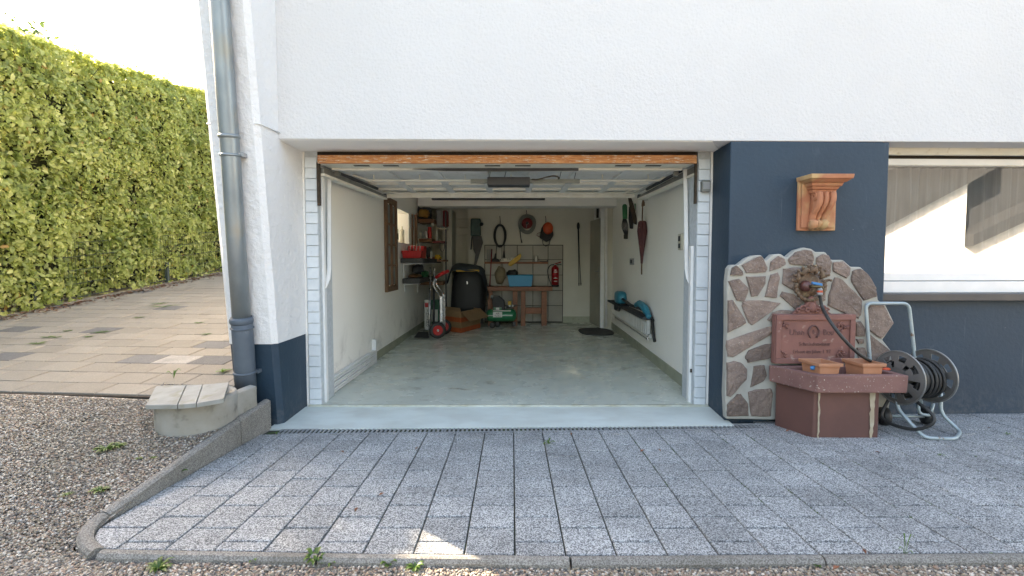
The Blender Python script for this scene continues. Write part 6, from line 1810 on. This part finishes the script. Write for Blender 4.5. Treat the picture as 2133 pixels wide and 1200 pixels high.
# ---------------------------------------------------------------- things hanging on the rear wall
Yh = YB - .06
def hook(parent, px, py0, py1):
    part('hook', MB().tube([at(px, py0, YB - .006), at(px + 1, (py0 + py1) / 2, YB - .03), at(px + 1, py1, Yh)], .007, 5), MT['dark_steel'], parent)
cc = thing('cable_coil', 'black cable coiled in a long loop on a rear wall hook', 'cable', at(1041, 495, Yh)); hook(cc, 1041, 450, 470)
rk = random.Random(6)
for k in range(5):
    rx, ry = 11.5 + rk.uniform(-2, 2.2), 21 + rk.uniform(-1.5, 3)
    ox, oy = rk.uniform(-1, 1), rk.uniform(-1, 1.5)
    part('loop', MB().tube([at(1041.5 + ox + rx * cos(a), 491 + oy + ry * sin(a), Yh + .01 * k - .02) for a in [2 * pi * i / 24 for i in range(24)]], .011, 6, closed=True), MT['hose'], cc)
part('tail', MB().tube([at(1035, 508, Yh), at(1033, 530, Yh)], .008, 5), MT['hose'], cc); part('plug', MB().tube([at(1033, 528, Yh), at(1031, 541, Yh - .02)], [.012, .03], 8), MT['black'], cc)
part('tail', MB().tube([at(1050, 508, Yh), at(1050, 524, Yh)], .008, 5), MT['hose'], cc); part('plug', MB().tube([at(1050, 523, Yh), at(1049.5, 537, Yh)], [.012, .026], 8), MT['black'], cc)
# cable reel
cr = thing('cable_reel', 'grey cable reel with dark red centre hanging on the rear wall', 'cable reel', at(1099, 490, Yh)); hook(cr, 1096, 438, 446)
cR = at(1098, 465, Yh - .05)
part('hub', MB().lathe([(.0, -.03), (.09, -.025), (.105, .0), (.105, .07)], Tr(cR) @ AX['y'], 24, caps=False), MT['dkred'], cr)
part('centre', MB().lathe([(.03, -.05), (.03, 0)], Tr(cR + Vector((0, -.0, 0))) @ AX['y'], 14), MT['black'], cr)
part('crank', MB().tube([cR + Vector((.02, -.06, 0)), cR + Vector((.03, -.065, -.02)), cR + Vector((-.01, -.065, -.03)), cR + Vector((-.015, -.065, -.09))], .008, 6), MT['alu'], cr)
for k in range(7):
    R1 = .115 + .009 * k
    part('cable_turn', MB().tube([cR + Vector((R1 * cos(a) + .004 * sin(3 * a + k), .03 + .006 * (k % 3), R1 * sin(a) * (1.08 if sin(a) < 0 else 1) - (.0 if sin(a) > 0 else .02 * -sin(a)))) for a in [2 * pi * i / 28 for i in range(28)]], .0095, 6, closed=True), MT['mid_grey'], cr)
part('tail', MB().tube([at(1083, 480, Yh), at(1085, 497, Yh), at(1087, 506, Yh)], [.008, .008, .016], 6), MT['hose'], cr)
# orange and black bag/helmet
hm = thing('chainsaw_helmet', 'orange and black helmet with strap hanging at the right of the cable reel', 'helmet', at(1138, 500, Yh)); hook(hm, 1136, 450, 463)
part('visor', MB().ext([tuple(at(x, y, Yh - .06)) for x, y in ((1124, 495), (1128, 475), (1134, 466), (1151, 474), (1153, 490), (1147, 500), (1138, 504))][::-1], (0, .10, 0)), MT['black'], hm, bevel=.02, seg=3)
m_ = MB().ball(tuple(at(1141.5, 475.5, Yh - .07)), (.098, .05, .118), 18, 12); part('shell', m_, mk('orange shell', (.55, .07, .015), (.45, .055, .012), scale=4, rough=.45), hm)
part('chin_strap', MB().tube([at(x, y, Yh - .03) for x, y in ((1130, 500), (1131, 508), (1137, 513.5), (1144, 509), (1146, 500))], .007, 5), MT['hose'], hm)
part('side_strap', MB().tube([at(x, y, Yh - .03) for x, y in ((1127, 484), (1120, 486), (1118, 490), (1122, 493), (1126, 492))], .006, 5), MT['dkred'], hm)
# hedge trimmer like tool on the left column
htm = thing('hedge_trimmer', 'dark teal hedge trimmer in its case hanging upright on the left rear column', 'hedge trimmer', at(992, 550, 9.7))
MT['tealdark'] = mk('dark teal metal', (.03, .085, .075), (.02, .05, .045), scale=6, rough=.5)
part('housing', fbox(MB(), 980, 455, 1001, 492, 9.72, 9.86), MT['tealdark'], htm, bevel=.025, seg=3)
part('grip', MB().ball(tuple(at(1003, 467, 9.74)), (.04, .04, .035), 10, 7), MT['black'], htm)
part('blade', MB().ext([tuple(at(x, y, 9.78)) for x, y in ((984, 492), (1003, 492), (1006, 505), (1000, 525), (992, 553), (987, 552), (990, 530), (986, 520))][::-1], (0, .03, 0)), MT['dark_steel'], htm)
part('strap', MB().tube([at(983, 492, 9.76), at(981, 520, 9.76)], .012, 5), MT['dark_steel'], htm)
# poles
npo = thing('walking_poles', 'pair of thin black walking poles hanging on the white rear wall', 'walking poles', at(1207, 590, Yh))
for (a, b, c_) in (((1204, 470), (1205, 520), (1206, 593)), ((1205, 478), (1207, 540), (1210, 592))):
    part('pole', MB().tube([at(*a, Yh), at(*b, Yh), at(*c_, Yh)], [.012, .008, .007], 6), MT['black'], npo)
    part('tip', MB().tube([at(c_[0], c_[1] - 3, Yh), at(c_[0], c_[1] + 3, Yh)], [.013, .006], 6), MT['black'], npo)
part('hand_straps', MB().ball(tuple(at(1204.5, 471, Yh)), (.03, .03, .075), 8, 6), MT['black'], npo)
# fire extinguisher
ex = thing('fire_extinguisher', 'red fire extinguisher mounted on the tiled rear wall', 'fire extinguisher', at(1157, 597, 9.8))
A_, B_ = at(1149, 570, 9.78), at(1164.5, 570, 9.78); r_ = (B_.x - A_.x) / 2; zb3, zt3 = at(1157, 597, 9.78).z, at(1157, 554, 9.78).z; c = Vector(((A_.x + B_.x) / 2, 9.80, zb3)); h_ = zt3 - zb3
MT['ext_red'] = mk('extinguisher red', (.32, .01, .015), (.27, .008, .012), scale=3, rough=.28)
part('cylinder', MB().lathe([(r_, .03), (r_, h_ * .88), (r_ * .85, h_ * .94), (r_ * .4, h_), (r_ * .3, h_ + .02)], Tr(c), 20), MT['ext_red'], ex)
part('foot_ring', MB().lathe([(r_ + .003, 0), (r_ + .003, .035)], Tr(c), 20), MT['black'], ex)
part('valve', MB().box(c.x - .02, c.x + .02, 9.78, 9.82, zt3 + .015, zt3 + .04), MT['galv'], ex)
part('handle', MB().tube([(c.x - .02, 9.80, zt3 + .035), (c.x + .11, 9.80, zt3 + .075)], .009, 6), MT['ext_red'], ex); part('handle', MB().tube([(c.x - .02, 9.80, zt3 + .03), (c.x + .12, 9.80, zt3 + .022)], .008, 6), MT['dark_steel'], ex)
part('hose', MB().tube(catmull([at(1154, 551, 9.79), at(1146, 553, 9.78), at(1141, 563, 9.78), at(1143, 578, 9.78), at(1148, 593, 9.78)], 4), .009, 6), MT['hose'], ex)
for i, (py, w_) in enumerate(((562, 4), (566, 7), (578, 3), (579, 8), (585, 7))):
    part('print', fbox(MB(), 1157 - w_ / 2, py, 1157 + w_ / 2, py + 1.6, 9.80 - r_ - .002, 9.80 - r_ + .001), MT['white_pl'], ex)
# ---------------------------------------------------------------- floor mat, oil marks
m_ = MB(); n = 28
cM = atz(1241, 691, .004); rxm = abs(atz(1275, 691, 0).x - atz(1206, 691, 0).x) / 2; rym = (atz(1241, 684, 0).y - atz(1241, 699, 0).y) / 2
vs = [(cM.x + rxm * math.copysign(abs(cos(2 * pi * k / n)) ** .7, cos(2 * pi * k / n)), cM.y + rym * math.copysign(abs(sin(2 * pi * k / n)) ** .7, sin(2 * pi * k / n)), .002) for k in range(n)]
m_.ext(vs, (0, 0, .012)); solo('door_mat', m_, MT['dk_board'], 'dark rounded mat on the garage floor before the rear door', 'mat', (cM.x, cM.y, 0), bevel=.003)
# ---------------------------------------------------------------- right wall
def rw_at(px, py, off=.0):
    d = ray(px, py); # intersect with the party wall surface X = rwx(Y) - off
    k = (1.80 - 1.615) / 5.0; t = (1.615 - off - k * 4.3) / (d.x - k * d.y)
    return Vector((0, 0, CAMZ)) + d * t
rad = thing('radiator', 'white panel radiator low on the right garage wall with pipes below', 'radiator', rw_at(1310, 690, .05))
ra, rb_, rc_, rd_ = rw_at(1272, 643, .10), rw_at(1343, 667, .10), rw_at(1343, 701, .10), rw_at(1272, 668, .10)
zt4, zb4 = rb_.z, rc_.z
y0_, y1_ = ra.y, rb_.y
MT['radw'] = mk('radiator enamel', (.58, .59, .57), (.52, .53, .50), scale=4, rough=.4)
part('panel', MB().hexa([(rwx(y1_) - .075, y1_, zb4), (rwx(y1_) - .03, y1_, zb4), (rwx(y0_) - .03, y0_, zb4), (rwx(y0_) - .075, y0_, zb4), (rwx(y1_) - .075, y1_, zt4), (rwx(y1_) - .03, y1_, zt4), (rwx(y0_) - .03, y0_, zt4), (rwx(y0_) - .075, y0_, zt4)]), MT['radw'], rad, bevel=.008)
nf = 26
for i in range(nf):
    y = y1_ + (y0_ - y1_) * (i + .5) / nf
    part('fin', MB().box(rwx(y) - .088, rwx(y) - .0755, y - .022, y + .022, zb4 + .02, zt4 - .02), MT['radw'], rad, bevel=.004, seg=1)
part('pipe', MB().tube([(rwx(y1_) - .05, y1_ + .03, zb4 - .01), (rwx(y1_) - .05, y1_ + .03, zb4 - .05), (rwx(y0_) - .03, y0_, zb4 - .05)], .011, 6), MT['white_paint'], rad)
part('valve', MB().tube([(rwx(y1_) - .05, y1_ - .01, zb4 + .01), (rwx(y1_) - .05, y1_ - .1, zb4 + .01)], .022, 8), MT['white_pl'], rad)
rsh = thing('radiator_shelf', 'dark narrow shelf board above the radiator', 'shelf', (rwx(7.5) - .08, 7.5, zt4 + .03))
part('board', MB().hexa([(rwx(y1_) - .14, y1_ - .02, zt4 + .012), (rwx(y1_) - .004, y1_ - .02, zt4 + .012), (rwx(y0_) - .004, y0_ + .1, zt4 + .012), (rwx(y0_) - .14, y0_ + .1, zt4 + .012), (rwx(y1_) - .14, y1_ - .02, zt4 + .04), (rwx(y1_) - .004, y1_ - .02, zt4 + .04), (rwx(y0_) - .004, y0_ + .1, zt4 + .04), (rwx(y0_) - .14, y0_ + .1, zt4 + .04)]), MT['dk_board'], rsh, bevel=.004)
zs_ = zt4 + .042
gt = thing('grass_trimmer', 'teal blue grass trimmer lying along the shelf above the radiator', 'grass trimmer', (rwx(7.6) - .07, 7.6, zs_))
def onsh(px, h=.03, off=.07):
    p = rw_at(px, 640, off); return Vector((rwx(p.y) - off, p.y, zs_ + h))
a, b, c = onsh(1292, .10), onsh(1315, .05), onsh(1336, .06)
m_ = MB().ball((0, 0, 0), 1, 12, 8)
for i, v in enumerate(m_.v): m_.v[i] = a + Vector((math.copysign(abs(v.x) ** .6, v.x) * .075, math.copysign(abs(v.y) ** .6, v.y) * .20, math.copysign(abs(v.z) ** .6, v.z) * .10))
part('motor_head', m_, MT['teal'], gt)
part('guard', MB().box(a.x - .09, a.x - .04, a.y - .22, a.y + .05, a.z - .20, a.z - .09), MT['black'], gt, bevel=.02)
part('shaft', MB().tube([a, b, c], .02, 8), MT['dark_steel'], gt)
m_ = MB().tube(catmull([c + Vector((0, .25, .03)), c + Vector((0, .1, .06)), c + Vector((0, -.1, .04)), c + Vector((0, -.28, -.02)), c + Vector((0, -.36, -.07))], 4), [.035] * 4 + [.045] * 4 + [.045] * 4 + [.035] * 4 + [.02], 8)
part('handle', m_, MT['teal'], gt)
part('trigger_grip', MB().tube([c + Vector((.02, .0, .03)), c + Vector((.03, -.2, .0)), c + Vector((.03, -.42, -.10))], .018, 6), MT['black'], gt)
part('line_guard', MB().tube([c + Vector((.02, -.42, -.08)), c + Vector((.03, -.46, -.28)), c + Vector((.03, -.5, -.33))], .018, 6), MT['black'], gt)
blob('black_gear', 1298, 1322, 634, 644, 7.4, .3, 'black', 'dark tangle of straps lying between the two ends of the grass trimmer', 'straps', .5, 14)
# umbrella
um = thing('umbrella', 'closed dark red checked umbrella hanging on the right garage wall', 'umbrella', rw_at(1339, 571, .06))
MT['umb'] = mk('dark plum umbrella cloth', (.10, .028, .03), (.07, .02, .022), scale=4, rough=.7, c3=(.22, .14, .09), s3=10, t3=(.62, .66))
ua, ub = rw_at(1339, 430, .05), rw_at(1338, 571, .05)
ub.y = ua.y = rw_at(1339, 500, .05).y; ux = rwx(ua.y) - .06
ua.x = ub.x = ux
zU = lambda py: at(1338, py, ua.y).z
part('shaft', MB().tube([(ux, ua.y, zU(425)), (ux, ua.y, zU(572))], .009, 6), MT['old_wood'], um)
m_ = MB(); prof = [(460, .030), (463, .046), (470, .050), (482, .056), (486, .053), (510, .036), (535, .018), (549, .012)]
vs = []; n = 16
for py, r_ in prof:
    for k in range(n):
        a = 2 * pi * k / n; q = r_ * (1 + .22 * (k % 2)); vs.append((ux + q * cos(a) * .9, ua.y + q * sin(a), zU(py)))
m_.add(vs, [(i * n + k, i * n + (k + 1) % n, i * n + n + (k + 1) % n, i * n + n + k) for i in range(len(prof) - 1) for k in range(n)] + [tuple(range(n))], False)
part('canopy', m_, MT['umb'], um)
part('handle', MB().tube([(ux, ua.y, zU(430)), (ux, ua.y - .005, zU(424)), (ux, ua.y - .03, zU(419)), (ux, ua.y - .06, zU(424)), (ux, ua.y - .065, zU(430))], .014, 7), MT['old_wood'], um)
part('hook', MB().tube([(rwx(ua.y), ua.y - .04, zU(417)), (ux, ua.y - .03, zU(418))], .006, 5), MT['white_pl'], um)
# green corded thing and brown strap
gr = thing('jump_lead_set', 'green wound cable tool with black cords hanging on the right wall beside the umbrella', 'cable', rw_at(1303, 497, .08))
q = rw_at(1302, 440, .08)
zq = lambda py: at(1302, py, q.y).z; xq = lambda px: at(px, 450, q.y).x
part('grip', MB().tube([(xq(1301), q.y, zq(430)), (xq(1302), q.y, zq(456))], [.036, .034], 10).ball((xq(1301), q.y, zq(430)), .036, 10, 6), MT['green_pl'], gr)
for i in range(5):
    o_ = (i - 2) * 1.6
    part('cord', MB().tube(catmull([Vector((xq(1302 + o_), q.y + .01 * i, zq(454))), Vector((xq(1302 + o_ * 1.8), q.y, zq(472))), Vector((xq(1305 + o_ * .8), q.y, zq(490))), Vector((xq(1304), q.y, zq(497)))], 4), .008, 5), MT['black'], gr)
part('clamp', MB().box(xq(1300), xq(1308), q.y - .02, q.y + .02, zq(498), zq(488)), MT['black'], gr, bevel=.006)
st = thing('leather_strap', 'brown leather strap and pouch hanging between the green tool and the umbrella', 'strap', rw_at(1321, 467, .06))
q2 = rw_at(1318, 440, .06)
part('strap', MB().ext([tuple(at(x, y, q2.y)) for x, y in ((1309, 411), (1314, 409), (1320, 425), (1328, 460), (1327, 468), (1321, 466), (1312, 430))][::-1], (0, .03, 0)), MT['twig'], st, bevel=.004)
part('pouch', MB().ext([tuple(at(x, y, q2.y + .04)) for x, y in ((1311, 430), (1316, 432), (1320, 460), (1319, 477), (1313, 476), (1310, 455))][::-1], (0, .04, 0)), MT['black'], st, bevel=.006)
part('green_tag', MB().ext([tuple(at(x, y, q2.y + .1)) for x, y in ((1322, 424), (1329, 424), (1330, 445), (1325, 447))][::-1], (0, .03, 0)), MT['green_pl'], st, bevel=.004)
# socket and switch
def wallbox(n, px, py, w_, h_, label, cat, m='grey_pl'):
    p = rw_at(px, py); t = thing(n, label, cat, p)
    part('plate', MB().box(p.x - .022, p.x - .001, p.y - w_, p.y + w_, p.z - h_, p.z + h_), MT[m], t, bevel=.004)
    part('insert', MB().box(p.x - .027, p.x - .0225, p.y - w_ * .55, p.y + w_ * .55, p.z - h_ * .55, p.z + h_ * .55), MT['dark_steel'], t, bevel=.002)
wallbox('wall_socket', 1318, 545, .10, .045, 'square metal wall socket left of the umbrella tip', 'socket')
wallbox('light_switch', 1420, 497, .05, .045, 'upper cream switch plate on the right wall near the garage opening', 'switch', 'cart_w')
wallbox('light_switch', 1420, 512, .05, .04, 'lower cream switch plate on the right wall near the garage opening', 'switch', 'cart_w')
# ---------------------------------------------------------------- neighbouring house across the yard, mirrored in the window
def mirror_hit(px, py, YN):
    d = RWI.to_3x3() @ ray(px, py).normalized(); o_ = RWI @ Vector((0, 0, CAMZ))
    yg = YG + .03; t = (yg - o_.y) / d.y; h = o_ + d * t; d2 = Vector((d.x, -d.y, d.z))
    hw_, dw = RW @ h, RW.to_3x3() @ d2
    t2 = (YN - hw_.y) / dw.y; return hw_ + dw * t2
YN = -6.0
MT['roof_grey'] = mk('grey brown roof', (.042, .045, .05), scale=3, rough=.9)
nb = thing('neighbour_house', 'white sunlit neighbouring house seen reflected in the window', 'house', (12, YN - 3, 0))
a, b, c, d_ = mirror_hit(1838, 472, YN), mirror_hit(2040, 365, YN), mirror_hit(2015, 386, YN), mirror_hit(2036, 515, YN)
e_ = mirror_hit(2133, 470, YN)
m_ = MB(); sl_ = (b.z - a.z) / (b.x - a.x)
x0 = a.x - 1.6
m_.ext([(x0, YN, -.1), (c.x, YN, -.1), (c.x, YN, c.z), (b.x, YN, b.z), (x0, YN, a.z + sl_ * (x0 - a.x))], (0, -.3, 0))
part('gable_wall', m_, mk('neighbour render', (.8, .79, .76), scale=3, rough=.9), nb)
sl2_ = (e_.z - d_.z) / (e_.x - d_.x)
m_ = MB(); m_.ext([(c.x + .001, YN - .05, -.1), (c.x + 7, YN - .05, -.1), (c.x + 7, YN - .05, d_.z + sl2_ * 7), (c.x + .001, YN - .05, d_.z)], (0, -.3, 0)); part('gable_wall', m_, bpy.data.materials['neighbour render'], nb)
for (p, q, th) in ((Vector((x0 - .5, 0, a.z + sl_ * (x0 - .5 - a.x))), Vector((b.x + .3, 0, b.z + sl_ * .3)), 1.6), (Vector((c.x + .02, 0, d_.z + .01)), Vector((c.x + 7.5, 0, d_.z + sl2_ * 7.5)), .35)):
    m_ = MB(); m_.ext([(p.x, YN + .25, p.z + .02), (q.x, YN + .25, q.z + .02), (q.x, YN + .25, q.z + th), (p.x, YN + .25, p.z + th)], (0, -6, 0)); part('roof', m_, MT['roof_grey'], nb)
part('wing', MB().box(c.x + 4.6, c.x + 18, YN - 4, YN - .06, -.1, 6.2), bpy.data.materials['neighbour render'], nb)  # unseen white wing added to bounce sunlight onto the garage's left wall
part('rear_wall', MB().box(x0 + .1, c.x + 6, YN - 6, YN - 5.7, -.1, 3), bpy.data.materials['neighbour render'], nb)
part('sky_block', MB().box(x0 - 2.0, c.x + 4.5, YN - 5.4, YN - .5, 1.9, 6.8), MT['roof_grey'], nb)  # unseen dark box added to keep bright sky out of the window reflection
# unseen conifers beside it, added to block bright sky in the window reflection
rt2 = random.Random(31)
for i, (x, y, h) in enumerate(((5.5, -8.5, 8.5), (8.3, -10.5, 9.5))):
    t = thing('conifer', ('broad dark unseen conifer added to darken the window reflection, nearer the drive', 'taller dark unseen conifer added to darken the window reflection, beside the neighbouring house')[i], 'tree', (x, y, -.1))
    part('trunk', MB().tube([(x, y, -.1), (x, y, h * .9)], [.18, .04], 8), MT['twig'], t)
    Pn, Nn = [], []
    for k in range(5200):
        z = h * (.08 + .92 * rt2.random()); R0 = 1.5 * (1 - z / h) + .15; a_ = rt2.random() * 2 * pi; r_ = R0 * rt2.random() ** .35
        Pn.append((cos(a_) * r_, sin(a_) * r_, z)); Nn.append((cos(a_), sin(a_), .5))
    me = leaves_mesh('crown', Pn, Nn, .24, 40 + i); me.materials.append(MT['tree_leaf'])
    o = bpy.data.objects.new('crown', me); COL.objects.link(o); o.parent = t; WL[o] = wl(t); o['kind'] = 'stuff'

# ---------------------------------------------------------------- weeds, grass tufts, fallen leaves
def weed_mesh(n, L_, W_, seed, up=.5, stem=0.0):
    r = random.Random(seed); m = MB()
    for i in range(n):
        a = 2 * pi * i / n + r.uniform(-.4, .4); l_ = L_ * r.uniform(.6, 1.15); w_ = W_ * r.uniform(.7, 1.2); u = up * r.uniform(.4, 1.4)
        d = Vector((cos(a), sin(a), 0)); s = Vector((-sin(a), cos(a), 0))
        vs = []
        for t, ww, zz in ((0, .15, 0), (.3, .7, .28), (.6, 1, .42), (.85, .65, .40), (1, .05, .32)):
            c = d * l_ * t + Vector((0, 0, l_ * u * zz * 2 + .002 + stem))
            vs += [c - s * w_ * ww / 2 + Vector((0, 0, w_ * .2 * ww)), c, c + s * w_ * ww / 2 + Vector((0, 0, w_ * .2 * ww))]
        fs = []
        for k in range(4): fs += [(3 * k, 3 * k + 1, 3 * k + 4, 3 * k + 3), (3 * k + 1, 3 * k + 2, 3 * k + 5, 3 * k + 4)]
        m.add(vs, fs, True)
    if stem: m.tube([(0, 0, 0), (0, 0, stem)], .0015, 4)
    return m
def weed(P_, n, L_, W_, label, up=.5, seed=0, stem=0, group='weeds growing in the joints and gravel', mat_='weed', cat='weed', name='weed'):
    m = weed_mesh(n, L_, W_, seed, up, stem)
    m.v = [v + Vector(P_) for v in m.v]
    return solo(name, m, MT[mat_], label, cat, P_, group=group)
def gv(px, py):
    p = atp(px, py)
    for _ in range(8): p = atz(px, py, gz(p.x, p.y) + .006)
    return p
def dv(px, py):
    d = ray(px, py); t = ((DO - Vector((0, 0, CAMZ))).dot(DN)) / d.dot(DN); return Vector((0, 0, CAMZ)) + d * t
weed(atp(1142, 925), 6, .048, .014, 'bright green weed in a paver joint just in front of the drain', .7, 1)
weed(atp(375, 998), 2, .035, .03, 'small round leaved seedling against the left kerb face', .9, 2, .03)
weed(atp(577, 905), 4, .022, .018, 'tiny yellow green weed at the left end of the drain', .9, 3)
weed(atp(317, 972) + Vector((.01, 0, 0)), 4, .018, .012, 'small dark weed at the foot of the left kerb behind the seedling', .6, 4)
weed(gv(220, 938), 34, .055, .016, 'largest low weed patch on the gravel in front of the shaft', .35, 5)
weed(gv(245, 932), 26, .05, .014, 'low weed patch touching the largest one on the gravel', .35, 6)
weed(gv(207, 1024), 30, .042, .014, 'round green weed patch on the gravel left of the kerb curve', .35, 7)
weed(gv(290, 957), 9, .025, .010, 'sparse little weed on the gravel between shaft and kerb', .35, 8)
weed(gv(320, 955), 8, .022, .010, 'smallest weed on the gravel beside the long kerb', .35, 9)
weed(gv(140, 1032), 10, .03, .010, 'reddish low weed on the gravel at the far left', .35, 10)
weed(gv(655, 1172), 26, .048, .016, 'bushy weed at the front kerb in the bottom left of the yard', .8, 11)
weed(gv(690, 1176), 10, .036, .012, 'weed leaning out right of the bushy kerb weed', .6, 12)
weed(gv(810, 1178), 16, .036, .012, 'sunlit weed at the foot of the front kerb', .6, 13)
weed(gv(865, 1185), 18, .04, .012, 'second sunlit weed beside the front kerb', .5, 14)
weed(gv(530, 1170), 10, .025, .014, 'small round weed at the front kerb left of the bushy one', .6, 15)
weed(gv(420, 1166), 10, .025, .012, 'thin weed near the front kerb joint at the left', .6, 16)
weed(gv(330, 1186), 26, .05, .014, 'flat grassy weed in the gravel below the kerb curve', .4, 17)
weed(gv(1700, 1180), 10, .02, .010, 'weed in the gravel strip at the lower right', .6, 18)
weed(gv(2080, 1166), 12, .03, .016, 'weed at the far right end of the gravel strip', .7, 19)
weed(gv(1885, 1160), 5, .05, .004, 'thin grass stalks at the right front kerb', 1.6, 20)
weed(atp(2098, 905), 5, .03, .010, 'pale weed in the paving under the blue wall at far right', .3, 21)
weed(atp(1958, 949), 4, .03, .008, 'thin weed in the joint in front of the hose cart foot', .3, 22)
weed(dv(464, 776), 6, .06, .03, 'green weed at the pillar foot on the driveway edge', .6, 23)
weed(dv(362, 789), 3, .05, .025, 'yellow green seedling behind the shaft lid', 1.2, 24, .0)
rw2 = random.Random(77)
for i, (px, py, l_) in enumerate([(78, 717, .10), (100, 703, .07), (118, 703, .05), (210, 693, .09), (185, 702, .05), (340, 640, .20), (330, 634, .12), (425, 576, .25), (140, 690, .06), (290, 662, .07), (20, 660, .10), (430, 697, .06), (415, 673, .06)]):
    weed(dv(px, py), 16, l_, .010, ['largest grass tuft on the left side of the driveway', 'grass tuft right of the largest one on the driveway', 'small round grass tuft in the driveway joint', 'grass tuft beside the dark middle paver', 'faint grass tuft left of the dark middle paver', 'long grass fringe round the far dark paver', 'grass fringe behind the far dark paver', 'farthest grass patch by the house corner', 'faint grass in the joint above the left dark paver', 'grass tuft in the middle of the driveway', 'grass tuft at the left picture edge near the hedge', 'grass tuft near the pillar on the driveway', 'grass tuft between pillar and dapples'][i], .12, 30 + i, group='grass tufts in the driveway joints', cat='grass tuft', name='grass_tuft')
# moss in the joints
ms_ = MB(); pm, sm_ = [], []
for i in range(1500):
    k = rw2.randrange(4, 20); x = X0 + k * CW + rw2.gauss(0, .0025)
    y = rw2.uniform(2.05, 3.5)
    if noise.noise((k * 3.1, y * 4, 0)) < .12: continue
    pm.append((x, y, pave_z(y) - .004)); sm_.append(rw2.uniform(.003, .006))
me = stones_mesh(pm, sm_, 'joint_moss', 9); me.materials.append(mk('moss', (.07, .12, .025), (.05, .08, .02), scale=30, rough=1)); o = bpy.data.objects.new('joint_moss', me); COL.objects.link(o)
props(o, 'green moss growing in the paving joints', 'moss', kind='stuff')
# fallen leaves
lf = [(1828, 944, 'fallen red brown leaf in front of the trough'), (1641, 899, 'brown leaf by the left foot of the trough'), (555, 893, 'red leaf at the left end of the drain by the kerb'), (475, 938, 'longest red leaf against the left kerb'), (455, 950, 'red leaf lying below the longest one at the kerb'), (437, 962, 'dark red leaf at the kerb nearest the seedling'), (713, 943, 'small brown leaf on the paving left of centre'), (868, 936, 'orange leaf in a joint left of centre'), (1338, 941, 'tan leaf in a joint right of centre'), (1190, 906, 'reddish leaf at the drain beside the green weed'), (1374, 940, 'dark scrap on the paving right of centre'), (1800, 1158, 'red leaf scrap on the right front kerb'), (742, 1064, 'pale leaf in the joint near the front left'), (795, 1032, 'tan scrap at a joint crossing left of centre'), (1742, 1186, 'red leaf in the gravel strip at lower right'), (2060, 893, 'brown leaf at the foot of the blue wall')]
for i, (px, py, lb) in enumerate(lf):
    p = gv(px, py) if py > 1170 else atp(px, py)
    if py == 1158: p.z += .012
    r = random.Random(i); m_ = MB(); a = r.uniform(0, pi); l_ = r.uniform(.012, .02) * (1.9 if 'red leaf' in lb and i in (3, 4) else 1)
    d, s = Vector((cos(a), sin(a), 0)), Vector((-sin(a), cos(a), 0)); c = p + Vector((0, 0, .004))
    m_.add([c - d * l_, c - d * l_ * .2 + s * l_ * .5 + Vector((0, 0, .008)), c + d * l_ + Vector((0, 0, .006)), c - d * l_ * .1 - s * l_ * .45 + Vector((0, 0, .007)), c + Vector((0, 0, .002))], [(0, 4, 1), (1, 4, 2), (2, 4, 3), (3, 4, 0)], False)
    solo('fallen_leaf', m_, MT['dry_leaf'], lb, 'leaf', p, group='fallen leaves on the paving')
# leaf litter along the hedge foot
Pn, Nn = [], []
for i in range(900):
    s = rw2.uniform(-.5, 7); d = .12 + abs(rw2.gauss(0, .16)); p = hbase(s); x, y = p.x + HN.x * d, p.y + HN.y * d
    Pn.append((x, y, drive_z(x, y) + .01)); Nn.append((0, 0, 2.5))
me = leaves_mesh('leaf_litter', Pn, Nn, .05, 55, jit=.4); me.materials.append(MT['dry_leaf']); o = bpy.data.objects.new('leaf_litter', me); COL.objects.link(o)
props(o, 'brown leaf litter along the foot of the hedge', 'leaves', kind='stuff')
# twig on the gravel
p = gv(75, 895)
solo('dead_twig', MB().tube([gv(65, 905), gv(80, 893) + Vector((0, 0, .01)), gv(103, 872)], .004, 5), MT['twig'], 'thin dead twig lying on the gravel at the left', 'twig', p)
